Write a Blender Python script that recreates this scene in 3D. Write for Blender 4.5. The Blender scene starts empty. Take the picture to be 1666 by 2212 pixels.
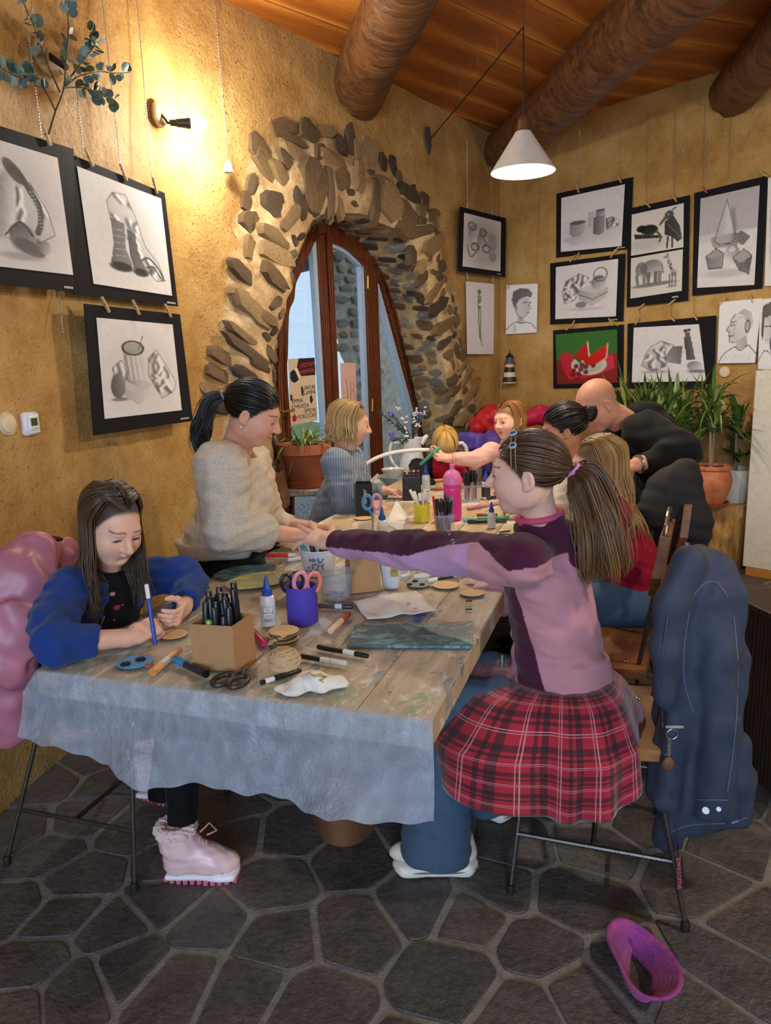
import bpy,bmesh,math,random
import numpy as np
from mathutils import Vector,Matrix
random.seed(7);rng=np.random.default_rng(7)
scene=bpy.context.scene;COL=scene.collection
# ---------------------------------------------------------------- camera
FPX=1600.0;PITCH=math.radians(11.4);ROLL=math.radians(1.72);CAMH=1.5
_f=np.array([0,math.cos(PITCH),-math.sin(PITCH)]);_r=np.array([1.,0,0]);_u=np.array([0,math.sin(PITCH),math.cos(PITCH)])
CR=_r*math.cos(ROLL)-_u*math.sin(ROLL);CU=_u*math.cos(ROLL)+_r*math.sin(ROLL);CF=_f
CAM=np.array([0,0,CAMH])
cam_d=bpy.data.cameras.new('camera');cam=bpy.data.objects.new('camera',cam_d);COL.objects.link(cam)
cam.matrix_world=Matrix(((CR[0],CU[0],-CF[0],CAM[0]),(CR[1],CU[1],-CF[1],CAM[1]),(CR[2],CU[2],-CF[2],CAM[2]),(0,0,0,1)))
cam_d.sensor_fit='VERTICAL';cam_d.sensor_height=36.0;cam_d.lens=36.0*FPX/2212;cam_d.clip_start=.02;cam_d.clip_end=200
scene.camera=cam
def ray(x,y):return CF*FPX+CR*(x-833)-CU*(y-1106)
def Z(x,y,z=0.0):d=ray(x,y);return CAM+d*(z-CAMH)/d[2]
def W(x,y,Y):d=ray(x,y);return CAM+d*Y/d[1]
def PL(x,y,n,c):d=ray(x,y);return CAM+d*((c-n@CAM)/(n@d))
# ---------------------------------------------------------------- view, world, lights
vs=scene.view_settings;vs.view_transform='Standard';vs.look='None';vs.exposure=-.12;vs.gamma=1.0;vs.use_curve_mapping=False
wd=bpy.data.worlds.new('sky');scene.world=wd;wd.use_nodes=True
nt=wd.node_tree;bg=nt.nodes['Background']
tc=nt.nodes.new('ShaderNodeTexCoord');sp=nt.nodes.new('ShaderNodeSeparateXYZ');cr=nt.nodes.new('ShaderNodeValToRGB')
nt.links.new(tc.outputs['Generated'],sp.inputs[0]);nt.links.new(sp.outputs['Z'],cr.inputs[0]);nt.links.new(cr.outputs[0],bg.inputs[0])
cr.color_ramp.elements[0].color=(.62,.78,.95,1);cr.color_ramp.elements[1].color=(.80,.90,1,1)
bg.inputs[1].default_value=1.15
def light(name,kind,loc,energy,color,size=.1,rot=None,size_y=None):
 d=bpy.data.lights.new(name,kind);d.energy=energy;d.color=color
 if kind=='AREA':
  d.size=size
  if size_y:d.shape='RECTANGLE';d.size_y=size_y
 else:d.shadow_soft_size=size
 o=bpy.data.objects.new(name,d);COL.objects.link(o);o.location=loc
 if rot:o.rotation_euler=rot
 return o
WARM=(1.0,.83,.62);NEUT=(1.0,.88,.72);COOL=(.50,.70,1.0)
light('rear_window_daylight','AREA',(-.55,-2.95,1.75),235,COOL,2.4,(math.radians(90),0,0),1.7)
_pt=light('doorway_portal','AREA',(.05,5.75,1.25),1,(1,1,1),2.3,(math.radians(-90),0,math.radians(-35.2+180)),2.5);_pt.data.cycles.is_portal=True
light('room_lamp_right','POINT',(2.3,1.35,2.55),115,WARM,.09)
light('room_lamp_rear','POINT',(.55,-.75,2.75),34,WARM,.10)
# ---------------------------------------------------------------- helpers
def tag(o,label=None,cat=None,group=None,kind=None):
 if label:o['label']=label
 if cat:o['category']=cat
 if group:o['group']=group
 if kind:o['kind']=kind
 return o
def empty(name,loc=(0,0,0),rz=0,label=None,cat=None,group=None):
 o=bpy.data.objects.new(name,None);COL.objects.link(o);o.location=loc;o.rotation_euler=(0,0,rz);o.empty_display_size=.05
 return tag(o,label,cat,group)
def link(name,me,mats,parent=None,smooth=False,loc=None,rot=None):
 o=bpy.data.objects.new(name,me);COL.objects.link(o)
 if mats is not None and not me.materials:
  for m in(mats if isinstance(mats,(list,tuple))else[mats]):me.materials.append(m)
 if parent is not None:o.parent=parent
 if smooth:me.shade_smooth()
 if loc is not None:o.location=loc
 if rot is not None:o.rotation_euler=rot
 return o
def copy_tree(o,parent=None):
 c=o.copy();COL.objects.link(c);c.parent=parent;c.matrix_parent_inverse=o.matrix_parent_inverse.copy()
 for ch in list(o.children):copy_tree(ch,c)
 return c
def nrm(v):v=np.asarray(v,float);return v/max(np.linalg.norm(v),1e-9)
def frame(d,up=(0,0,1)):
 d=nrm(d);up=np.asarray(up,float)
 if abs(d@nrm(up))>.98:up=np.array([1.,0,0])if abs(d[0])<.9 else np.array([0,1.,0])
 s=nrm(np.cross(up,d));return s,np.cross(d,s),d
def rotz(a):c,s=math.cos(a),math.sin(a);return np.array([[c,-s,0],[s,c,0],[0,0,1.]])
def rotx(a):c,s=math.cos(a),math.sin(a);return np.array([[1.,0,0],[0,c,-s],[0,s,c]])
def roty(a):c,s=math.cos(a),math.sin(a);return np.array([[c,0,s],[0,1.,0],[-s,0,c]])
def mesh_np(name,V,Fq,colors=None,mi=None):
 me=bpy.data.meshes.new(name);me.from_pydata([tuple(v)for v in V]if not isinstance(V,np.ndarray)else V.tolist(),[],Fq if isinstance(Fq,list)else Fq.tolist())
 if colors is not None:
  a=me.color_attributes.new('Col','FLOAT_COLOR','POINT');c=np.ones((len(V),4),np.float32);c[:,:3]=colors;a.data.foreach_set('color',c.ravel())
 if mi is not None:me.polygons.foreach_set('material_index',np.asarray(mi,np.int32))
 me.update();return me
class MB:
 def __init__(s):s.v=[];s.f=[];s.m=[];s.c=[];s.n=0;s.col=None
 def add(s,V,Fs,mi=0):
  V=np.asarray(V,float);s.v.append(V);o=s.n;s.f+=[tuple(int(i)+o for i in f)for f in Fs];s.m+=[mi]*len(Fs);s.n+=len(V)
  s.c.append(np.tile(s.col if s.col is not None else(1,1,1),(len(V),1)));return s
 def box(s,c,h,R=None,mi=0,taper=1.0):
  V=np.array([(x*(taper if z>0 else 1),y*(taper if z>0 else 1),z)for x in(-1,1)for y in(-1,1)for z in(-1,1)],float)*np.asarray(h)
  if R is not None:V=V@np.asarray(R).T
  return s.add(V+np.asarray(c),[(0,1,3,2),(4,6,7,5),(0,4,5,1),(2,3,7,6),(0,2,6,4),(1,5,7,3)],mi)
 def bbox(s,c,h,b=.004,R=None,mi=0):
  hx,hy,hz=h;b=min(b,hx*.9,hy*.9,hz*.9);V=[];idx={}
  for sx in(-1,1):
   for sy in(-1,1):
    for sz in(-1,1):
     for k,q in enumerate(((hx,hy-b,hz-b),(hx-b,hy,hz-b),(hx-b,hy-b,hz))):
      idx[sx,sy,sz,k]=len(V);V.append((sx*q[0],sy*q[1],sz*q[2]))
  Fs=[];I=idx
  for sx in(-1,1):Fs.append((I[sx,-1,-1,0],I[sx,1,-1,0],I[sx,1,1,0],I[sx,-1,1,0])[::sx])
  for sy in(-1,1):Fs.append((I[-1,sy,-1,1],I[-1,sy,1,1],I[1,sy,1,1],I[1,sy,-1,1])[::sy])
  for sz in(-1,1):Fs.append((I[-1,-1,sz,2],I[1,-1,sz,2],I[1,1,sz,2],I[-1,1,sz,2])[::sz])
  for a in(-1,1):
   for c2 in(-1,1):
    Fs.append((I[a,c2,-1,0],I[a,c2,-1,1],I[a,c2,1,1],I[a,c2,1,0])[::a*c2])
    Fs.append((I[a,-1,c2,0],I[a,1,c2,0],I[a,1,c2,2],I[a,-1,c2,2])[::a*c2])
    Fs.append((I[-1,a,c2,1],I[-1,a,c2,2],I[1,a,c2,2],I[1,a,c2,1])[::a*c2])
  for sx in(-1,1):
   for sy in(-1,1):
    for sz in(-1,1):Fs.append((I[sx,sy,sz,0],I[sx,sy,sz,1],I[sx,sy,sz,2])[::sx*sy*sz])
  V=np.array(V)
  if R is not None:V=V@np.asarray(R).T
  return s.add(V+np.asarray(c),Fs,mi)
 def tube(s,pts,rad,n=8,caps=True,mi=0,closed=False,flat=None):
  P=np.asarray(pts,float);m=len(P);rad=np.full(m,rad)if np.isscalar(rad)else np.asarray(rad,float)
  T=np.gradient(P,axis=0)if not closed else np.roll(P,-1,0)-np.roll(P,1,0)
  T/=np.maximum(np.linalg.norm(T,axis=1,keepdims=True),1e-9)
  sd,up,_=frame(T[0]);rings=[]
  a=np.arange(n)*2*math.pi/n
  for i in range(m):
   sd=nrm(sd-T[i]*(sd@T[i]));up=np.cross(T[i],sd)
   fx=1 if flat is None else flat
   rings.append(P[i]+rad[i]*(np.cos(a)[:,None]*sd+fx*np.sin(a)[:,None]*up))
  V=np.concatenate(rings);Fs=[]
  for i in range(m if closed else m-1):
   j=(i+1)%m
   for k in range(n):k2=(k+1)%n;Fs.append((i*n+k,i*n+k2,j*n+k2,j*n+k))
  if caps and not closed:Fs.append(tuple(range(n-1,-1,-1)));Fs.append(tuple((m-1)*n+k for k in range(n)))
  return s.add(V,Fs,mi)
 def cyl(s,a,b,r,r2=None,n=16,mi=0):return s.tube([a,b],[r,r if r2 is None else r2],n,True,mi)
 def lathe(s,prof,c=(0,0,0),n=24,R=None,mi=0,cap0=True,cap1=False,wob=None):
  a=np.arange(n)*2*math.pi/n;V=[]
  for r_,z_ in prof:
   rr=r_ if wob is None else r_*(1+wob(a,z_))
   V.append(np.stack([np.cos(a)*rr,np.sin(a)*rr,np.full(n,z_)],1))
  V=np.concatenate(V);m=len(prof);Fs=[]
  for i in range(m-1):
   for k in range(n):k2=(k+1)%n;Fs.append((i*n+k,i*n+k2,(i+1)*n+k2,(i+1)*n+k))
  if cap0:Fs.append(tuple(range(n-1,-1,-1)))
  if cap1:Fs.append(tuple((m-1)*n+k for k in range(n)))
  if R is not None:V=V@np.asarray(R).T
  return s.add(V+np.asarray(c),Fs,mi)
 def ell(s,c,r,R=None,n=14,m=9,mi=0):
  r=np.full(3,r)if np.isscalar(r)else np.asarray(r,float);V=[(0,0,-1)]
  for i in range(1,m):
   ph=-math.pi/2+math.pi*i/m
   for k in range(n):th=2*math.pi*k/n;V.append((math.cos(ph)*math.cos(th),math.cos(ph)*math.sin(th),math.sin(ph)))
  V.append((0,0,1));V=np.array(V)*r;Fs=[]
  for k in range(n):Fs.append((0,1+(k+1)%n,1+k));Fs.append((len(V)-1,1+(m-2)*n+k,1+(m-2)*n+(k+1)%n))
  for i in range(m-2):
   for k in range(n):k2=(k+1)%n;Fs.append((1+i*n+k,1+i*n+k2,1+(i+1)*n+k2,1+(i+1)*n+k))
  if R is not None:V=V@np.asarray(R).T
  return s.add(V+np.asarray(c),Fs,mi)
 def prism(s,poly,t0,t1,mp=None,mi=0,bev=0.0):
  poly=np.asarray(poly,float);n=len(poly);c=poly.mean(0);V=[]
  def ring(p,t):V.extend([(x,y,t)for x,y in p])
  ring(poly,t0)
  if bev>0:
   ring(poly,t1-bev);d=poly-c;L=np.linalg.norm(d,axis=1,keepdims=True);ring(c+d*np.maximum(0,(L-bev)/np.maximum(L,1e-6)),t1);k=3
  else:ring(poly,t1);k=2
  Fs=[tuple(range(n-1,-1,-1)),tuple((k-1)*n+i for i in range(n))]
  for j in range(k-1):
   for i in range(n):i2=(i+1)%n;Fs.append((j*n+i,j*n+i2,(j+1)*n+i2,(j+1)*n+i))
  V=np.array(V)
  if mp is not None:V=np.array([mp(*v)for v in V])
  return s.add(V,Fs,mi)
 def grid(s,Pm,mi=0,cu=False):
  a,b=Pm.shape[:2];Fs=[]
  for i in range(a-1):
   for j in range(b-1):Fs.append((i*b+j,(i+1)*b+j,(i+1)*b+j+1,i*b+j+1))
   if cu:Fs.append((i*b+b-1,(i+1)*b+b-1,(i+1)*b,i*b))
  return s.add(Pm.reshape(-1,3),Fs,mi)
 def mesh(s,name='mesh',use_col=False):
  V=np.concatenate(s.v);return mesh_np(name,V,s.f,np.concatenate(s.c)if use_col else None,s.m)
 def build(s,name,mats,parent=None,smooth=False,use_col=False,loc=None,rot=None):
  o=link(name,s.mesh(name,use_col),mats,parent,False,loc,rot)
  if smooth:
   o.data.shade_smooth()
   if smooth!='all':o.data.set_sharp_from_angle(angle=math.radians(38 if smooth is True else smooth))
  return o
def spline(pts,n):
 P=np.asarray(pts,float);m=len(P);t=np.linspace(0,m-1,n);i=np.clip(t.astype(int),0,m-2);u=(t-i)[:,None]
 p0=P[np.clip(i-1,0,m-1)];p1=P[i];p2=P[i+1];p3=P[np.clip(i+2,0,m-1)]
 return.5*((2*p1)+(-p0+p2)*u+(2*p0-5*p1+4*p2-p3)*u*u+(-p0+3*p1-3*p2+p3)*u**3)
_ph=np.random.default_rng(3).uniform(0,6.28,(40,4));_dr=np.random.default_rng(4).normal(size=(40,3));_dr/=np.linalg.norm(_dr,axis=1,keepdims=True)
def wnoise(P,freq,seed=0,n=5):
 P=np.asarray(P,float);out=np.zeros(P.shape[:-1])
 for k in range(n):
  j=(seed*7+k*3)%40;j2=(j+11)%40
  w=np.sin(P@_dr[j2]*freq*.63+_ph[j2,1])
  out+=np.sin(P@_dr[j]*freq*(1+.35*k)+_ph[j,0]+1.4*w)
 return out/(n*.62)
 # ---------------------------------------------------------------- materials
def hexc(h):return tuple(((int(h[i:i+2],16)/255.0+.055)/1.055)**2.4 if int(h[i:i+2],16)>10 else int(h[i:i+2],16)/255/12.92 for i in(0,2,4))
class NT:
 def __init__(s,name):
  s.mat=bpy.data.materials.new(name);s.mat.use_nodes=True;s.t=s.mat.node_tree;s.n=s.t.nodes;s.p=s.n['Principled BSDF'];s.out=s.n['Material Output']
  s._co=None
 def node(s,k,**kw):
  o=s.n.new(k)
  for a,b in kw.items():setattr(o,a,b)
  return o
 def L(s,a,b):s.t.links.new(a,b)
 def co(s,kind='Object'):
  if s._co is None:s._co=s.node('ShaderNodeTexCoord')
  return s._co.outputs[kind]
 def map(s,scale=(1,1,1),rot=(0,0,0),kind='Object',src=None):
  m=s.node('ShaderNodeMapping');s.L(src or s.co(kind),m.inputs[0]);m.inputs['Scale'].default_value=scale;m.inputs['Rotation'].default_value=rot;return m.outputs[0]
 def noise(s,scale,detail=4,rough=.55,vec=None,dist=0):
  o=s.node('ShaderNodeTexNoise');s.L(vec or s.co(),o.inputs['Vector']);o.inputs['Scale'].default_value=scale;o.inputs['Detail'].default_value=detail
  o.inputs['Roughness'].default_value=rough;o.inputs['Distortion'].default_value=dist;return o.outputs['Fac']
 def voro(s,scale,feature='F1',vec=None,out='Distance'):
  o=s.node('ShaderNodeTexVoronoi',feature=feature);s.L(vec or s.co(),o.inputs['Vector']);o.inputs['Scale'].default_value=scale;return o.outputs[out]
 def wave(s,scale,dist=2,detail=2,vec=None,direction='X',kind='BANDS'):
  o=s.node('ShaderNodeTexWave',wave_type=kind);s.L(vec or s.co(),o.inputs['Vector']);o.inputs['Scale'].default_value=scale;o.inputs['Distortion'].default_value=dist;o.inputs['Detail'].default_value=detail
  if kind=='BANDS':o.bands_direction=direction
  return o.outputs['Fac']
 def ramp(s,fac,stops):
  o=s.node('ShaderNodeValToRGB');e=o.color_ramp.elements
  while len(e)<len(stops):e.new(.5)
  for q,(p,c)in zip(e,stops):q.position=p;q.color=(*c,1)if len(c)==3 else c
  s.L(fac,o.inputs[0]);return o.outputs[0]
 def mix(s,fac,a,b,mode='MIX'):
  o=s.node('ShaderNodeMix',data_type='RGBA',blend_type=mode)
  for i,v in((0,fac),(6,a),(7,b)):
   if hasattr(v,'is_linked'):s.L(v,o.inputs[i])
   elif i==0:o.inputs[0].default_value=v
   else:o.inputs[i].default_value=(*v,1)
  return o.outputs[2]
 def math(s,op,a,b=0.0):
  o=s.node('ShaderNodeMath',operation=op)
  for i,v in enumerate((a,b)):
   if hasattr(v,'is_linked'):s.L(v,o.inputs[i])
   else:o.inputs[i].default_value=v
  return o.outputs[0]
 def set(s,color=None,rough=None,metal=None,spec=None,sheen=None,trans=None,coat=None,alpha=None,sss=None,emit=None):
  def put(nm,v):
   i=s.p.inputs[nm]
   if hasattr(v,'is_linked'):s.L(v,i)
   else:i.default_value=(*v,1)if isinstance(v,tuple)and len(v)==3 and nm in('Base Color','Emission Color')else v
  for nm,v in(('Base Color',color),('Roughness',rough),('Metallic',metal),('Specular IOR Level',spec),('Sheen Weight',sheen),('Transmission Weight',trans),('Coat Weight',coat),('Alpha',alpha),('Subsurface Weight',sss)):
   if v is not None:put(nm,v)
  if emit:put('Emission Color',emit[0]);put('Emission Strength',emit[1])
  return s
 def bump(s,h,strength=.3,dist=.01):
  o=s.node('ShaderNodeBump');s.L(h,o.inputs['Height']);o.inputs['Strength'].default_value=strength;o.inputs['Distance'].default_value=dist
  s.L(o.outputs[0],s.p.inputs['Normal']);return s
_mc={}
def plain(name,hx,rough=.5,var=.08,nscale=30,bump=0,bscale=200,**kw):
 key=(name,hx)
 if key in _mc:return _mc[key]
 c=hexc(hx);n=NT(name)
 col=n.ramp(n.noise(nscale),[(.3,tuple(x*(1-var)for x in c)),(.7,tuple(min(1,x*(1+var))for x in c))])
 n.set(color=col,rough=rough,**kw)
 if bump:n.bump(n.noise(bscale,3),bump,.004)
 _mc[key]=n.mat;return n.mat
def vcol(name,rough=.6,bump=0,bscale=300,var=.0,nscale=40,**kw):
 n=NT(name);a=n.node('ShaderNodeAttribute',attribute_name='Col');c=a.outputs['Color']
 if var:c=n.mix(1.0,c,n.ramp(n.noise(nscale),[(.3,(1-var,)*3),(.7,(1+var,)*3)]),'MULTIPLY')
 n.set(color=c,rough=rough,**kw)
 if bump:n.bump(n.noise(bscale,3),bump,.003)
 return n.mat
def wood(name,stops,scale=(1,8,8),wscale=2.5,rough=.55,bump=.25,dist=6):
 n=NT(name);v=n.map(scale);w=n.wave(wscale,dist,3,v,'Y');n2=n.noise(3,6,.6,n.map((scale[0]*1.5,scale[1]*3,scale[2]*3)))
 f=n.math('ADD',n.math('MULTIPLY',w,.5),n.math('MULTIPLY',n2,.55))
 n.set(color=n.ramp(f,stops),rough=rough);n.bump(f,bump,.006);return n.mat
 # ================================================================ THE ROOM
CEIL=3.36
n=NT('ochre_plaster');big=n.noise(1.6,5,.6);mid=n.noise(7,5,.65);fine=n.noise(55,4,.7);spk=n.noise(95,2,.5);pit=n.noise(9,3,.6)
c=n.ramp(n.math('ADD',n.math('MULTIPLY',big,.6),n.math('MULTIPLY',mid,.4)),[(.30,hexc('8E6834')),(.44,hexc('AF8548')),(.56,hexc('C29A5A')),(.70,hexc('D2B278'))])
c=n.mix(n.math('MULTIPLY',n.math('GREATER_THAN',spk,.655),n.math('MULTIPLY',pit,1.1)),c,hexc('4E3517'))
n.set(color=c,rough=.62,spec=.35);n.bump(n.math('ADD',n.math('MULTIPLY',fine,.6),n.math('MULTIPLY',mid,1.2)),.75,.012);M_PLASTER=n.mat
n=NT('pale_lime_mortar');c=n.ramp(n.noise(9,5,.65),[(.3,hexc('9C7C4E')),(.5,hexc('C2A272')),(.72,hexc('DCC69C'))]);n.set(color=c,rough=.85);n.bump(n.noise(40,5,.7),.8,.012);M_MORTAR=n.mat
def stone_mat(name,cols,bs=.6):
 n=NT(name);oi=n.node('ShaderNodeObjectInfo');v=n.map((1,1,1))
 vv=n.node('ShaderNodeVectorMath',operation='ADD');n.L(v,vv.inputs[0]);n.L(oi.outputs['Location'],vv.inputs[1])
 a=n.noise(6,6,.7,vv.outputs[0]);b=n.noise(45,4,.7,vv.outputs[0])
 base=n.ramp(oi.outputs['Random'],[(i/(len(cols)-1),hexc(x))for i,x in enumerate(cols)])
 c=n.mix(1.0,base,n.ramp(n.math('ADD',n.math('MULTIPLY',a,.6),n.math('MULTIPLY',b,.4)),[(.32,(.42,.42,.42)),(.5,(1,1,1)),(.70,(1.8,1.75,1.65))]),'MULTIPLY')
 n.set(color=c,rough=.7);n.bump(n.math('ADD',a,n.math('MULTIPLY',b,.5)),bs,.012);return n.mat
M_STONE=stone_mat('schist_stone',['4A3822','7A6040','3A2E22','94764C','56462F','A4875C','40372C','6E5638'])
M_OUTSTONE=stone_mat('outdoor_stone',['7A7468','9C9486','8A7B68','A89E8C','6E675E'])
M_FLOORSTONE=stone_mat('floor_stone',['46423F','514B48','564E49','434145','5C524B','4C4645','534D4B'],1.0);M_FLOORSTONE.node_tree.nodes['Principled BSDF'].inputs['Roughness'].default_value=.48
n=NT('floor_grout');n.set(color=n.ramp(n.noise(25,5,.7),[(.3,hexc('666058')),(.7,hexc('8A837A'))]),rough=.85);n.bump(n.noise(120,3),.5,.005);M_GROUT=n.mat
# ---- floor of irregular slabs
ROOM=[(-1.72,-3.2),(4.3,-3.2),(4.3,3.5),(1.22,7.02),(.88,7.22),(-1.42,4.28),(-1.72,2.0)]
mb=MB();mb.add([(x,y,-.006)for x,y in ROOM],[tuple(range(len(ROOM)))])
floor=tag(mb.build('floor',M_GROUT),'irregular dark stone slab floor with pale grout',kind='structure')
def clip(poly,n2,c2):
 out=[]
 for i in range(len(poly)):
  a,b=poly[i],poly[(i+1)%len(poly)];da,db=a@n2-c2,b@n2-c2
  if da<=0:out.append(a)
  if(da<0)!=(db<0)and abs(da-db)>1e-12:out.append(a+(b-a)*da/(da-db))
 return out
zl=[(270,680),(470,585),(560,680),(430,880),(60,960),(660,930),(1150,820),(1180,980),(1500,960),(240,1060),(120,1150),(400,1190),(60,1340),(300,1370),(505,1285),(830,1310),(590,1440),(1050,1420),(1400,1210),(1420,1520),(1630,1400),(140,1640),(380,1760),(660,1630),(900,1720),(1260,1760),(560,1860),(1580,1850),(1630,1700),(30,1890),(900,1110),(1130,1640)]
zr=[(100,620),(370,780),(540,830),(110,880),(650,720),(800,950),(480,1050),(930,760),(30,1040),(80,1170),(740,1190),(1100,830),(1000,560),(1150,1050),(1400,700),(1500,1020),(1620,850),(1370,1150),(1610,1150),(1200,470),(1080,470),(950,420),(1500,560),(1600,650),(980,1130),(720,560)]
seeds=[Z(x/2.38,1400+y/2.38)[:2]for x,y in zl]+[Z(700+x/1.7246,1500+y/1.7246)[:2]for x,y in zr]
_s=[]
for p in seeds:
 if all((p-q)@(p-q)>.13**2 for q in _s):_s.append(p)
seeds=_s;tries=0
while tries<9000 and len(seeds)<330:
 p=np.array([rng.uniform(-1.75,3.3),rng.uniform(.55,6.6)]);tries+=1
 if p[1]>4.8 and p[0]>.2*p[1]+1.9:continue
 if all((p-q)@(p-q)>(.215+.02*p[1])**2 for q in seeds):seeds.append(p)
seeds=np.array(seeds)
for i,p in enumerate(seeds):
 if p[0]<-1.62 or p[1]>6.9:continue
 poly=[p+np.array(q)for q in((-.5,-.5),(.5,-.5),(.5,.5),(-.5,.5))]
 d2=((seeds-p)**2).sum(1)
 for j in np.argsort(d2)[1:18]:
  q=seeds[j]-p;L=np.linalg.norm(q);nn=q/L;gap=.006+.007*((i*7+j*3)%5)/4+.002*p[1]/3
  poly=clip(poly,nn,nn@p+L/2-gap)
  if len(poly)<3:break
 if len(poly)<3:continue
 P=np.array(poly)
 for _ in range(2):
  Q=[]
  for k in range(len(P)):
   a,b=P[k],P[(k+1)%len(P)];L=np.linalg.norm(b-a);t=min(.3,.010/max(L,1e-6));Q+=[a+(b-a)*t,b-(b-a)*t]
  P=np.array(Q)
 e=wnoise(np.c_[P,np.zeros(len(P))],38,i%9)[:,None];dd=P-p;P=P+dd/np.maximum(np.linalg.norm(dd,axis=1,keepdims=True),1e-6)*e*.006
 m=MB();hz=random.uniform(-.0008,.0016);m.prism(P-p,-.01,hz,bev=.002)
 m.build('floor_slab',M_FLOORSTONE,floor,loc=(p[0],p[1],0))
 # ---- left wall (curves into the wall with the arch)
P0=np.array([-.95,4.0]);P1=np.array([1.09,6.89]);TA=(P1-P0)/np.linalg.norm(P1-P0);LA=np.linalg.norm(P1-P0)
NA=np.array([TA[1],-TA[0],0.0]);cA=NA[:2]@P0
def A3(s,z,o=0.0):return np.array([P0[0]+TA[0]*s+NA[0]*o,P0[1]+TA[1]*s+NA[1]*o,z])
wl=spline([(-1.62,-3.2),(-1.58,-1.2),(-1.52,.6),(-1.44,1.7),(-1.375,2.33),(-1.29,2.83),(-1.19,3.2),(-1.07,3.62),(-.95,4.0)],120)
zs=np.linspace(-.02,CEIL+.1,56);G=np.zeros((len(zs),len(wl),3))
for i,z in enumerate(zs):G[i,:,0]=wl[:,0];G[i,:,1]=wl[:,1];G[i,:,2]=z
nz=wnoise(G,2.2,1)*.012+wnoise(G,9,2)*.004;fade=np.clip((4.0-G[:,:,1])/.4,0,1);G[:,:,0]+=nz*fade
mb=MB();mb.grid(G[:,::-1]);wall_left=tag(mb.build('wall_left',M_PLASTER,smooth='all'),'curved ochre plaster wall with speckled rough finish',kind='structure')
# ---- wall with the arched door
def zz(x,y):return 430+x/2.563,200+y/2.563
fl=[zz(*p)for p in[(370,1560),(400,1480),(405,1380),(430,1240),(430,1150),(465,1080),(462,1000),(500,930),(545,810),(600,700),(660,678),(780,672),(880,680),(980,728),(1140,810),(1175,880),(1205,960),(1222,1040),(1243,1130),(1275,1230),(1310,1400),(1340,1560),(1380,1680),(1420,1840)]]
op=[]
for x,y in fl:q=PL(x,y,NA,cA);op.append(((q[:2]-P0)@TA,q[2]))
op=[(op[0][0]-.10,0.0),(op[0][0]-.07,.55)]+op+[(op[-1][0]+.16,.5),(op[-1][0]+.24,0.0)]
op=np.array(op)
NOP=120;opc=spline(op,NOP);opc[:,1]=np.maximum(opc[:,1],0)
ctr=np.array([1.45,.7]);ang=np.minimum.accumulate(np.unwrap(np.arctan2(opc[:,1]-ctr[1],opc[:,0]-ctr[0])));ang=np.convolve(np.r_[[ang[0]]*3,ang,[ang[-1]]*3],np.ones(7)/7,'valid')
def outer(a):
 d=np.array([math.cos(a),math.sin(a)]);ts=[]
 for lim,k in((-.0,0),(LA,0),(CEIL+.1,1),(0.0,1)):
  if abs(d[k])>1e-6:
   t=(lim-ctr[k])/d[k]
   if t>0:ts.append(t)
 return ctr+d*min(ts)
outc=np.array([outer(a)for a in ang])
# keep order monotone and snap the ends to the floor corners
outc[0]=(0,0);outc[-1]=(LA,0)
for k,cpt in((None,(0,CEIL+.1)),(None,(LA,CEIL+.1))):j=np.argmin(((outc-np.array(cpt))**2).sum(1));outc[j]=cpt
UPV=np.array([0,0,1.]);NR_=34;G=np.zeros((NR_,NOP,3));u=np.linspace(0,1,NR_)**1.35
def surround(s_,z_):
 return np.min(np.hypot(opc[:,0]-s_,opc[:,1]-z_))
for i in range(NR_):
 for j in range(NOP):
  q=opc[j]*(1-u[i])+outc[j]*u[i];dd=surround(*q);b=.075*math.exp(-(max(0,dd-.22)/.12)**2)if dd>.22 else.075
  b*=1-.35*math.exp(-(dd/.03)**2)
  p=A3(q[0],q[1]);nzv=wnoise(p,7,3)*.022*math.exp(-(dd/.45)**2)+wnoise(p,3,4)*.008+wnoise(p,22,5)*.006*math.exp(-(dd/.4)**2)
  ed=min(1,min(q[0],LA-q[0])/.15+.0)if i else 1
  G[i,j]=A3(q[0],q[1],(b+nzv)*max(0,ed))
FRONT=G[0].copy();GF=G.reshape(-1,3);GS=np.stack([(GF[:,:2]-P0)@TA,GF[:,2]],1);GO=GF@NA-cA
def FZ(s_,z_):d=((GS-np.array([s_,z_]))**2).sum(1);k=np.argsort(d)[:4];return float(GO[k].mean())
mb=MB();mb.grid(G);faces_front=len(mb.f)
# reveal: from the front edge back to the door
DEPTH=.40
dpx=[zz(*p)for p in[(420,1560),(425,1400),(432,1240),(440,1150),(468,1085),(480,1000),(520,920),(570,815),(612,742),(660,735),(705,748),(800,790),(880,860),(950,940),(1000,1040),(1050,1180),(1100,1380),(1160,1640),(1200,1840)]]
cB=cA-DEPTH;dop=[]
for x,y in dpx:q=PL(x,y,NA,cB);dop.append(((q[:2]-(P0-NA[:2]*DEPTH))@TA,q[2]))
dop=[(dop[0][0]-.03,0.0),(dop[0][0]-.02,.5)]+dop+[(dop[-1][0]+.10,.5),(dop[-1][0]+.16,0.0)]
dopc=spline(np.array(dop),NOP);dopc[:,1]=np.maximum(dopc[:,1],0)
BACK=np.array([A3(s_,z_,-DEPTH)for s_,z_ in dopc])
R_=np.zeros((9,NOP,3))
for i,v in enumerate(np.linspace(0,1,9)):R_[i]=FRONT*(1-v)+BACK*v
R_[1:-1]+=(wnoise(R_[1:-1],12,6)*.010)[...,None]*np.array([0,0,1])
mb.grid(R_[::-1],1)
wall_arch=link('wall_arch',mb.mesh('wall_arch'),None,smooth=True)
n=NT('plaster_to_mortar');big=n.noise(1.6,5,.6);mid=n.noise(7,5,.65);fine=n.noise(55,4,.7);spk=n.noise(95,2,.5)
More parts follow.
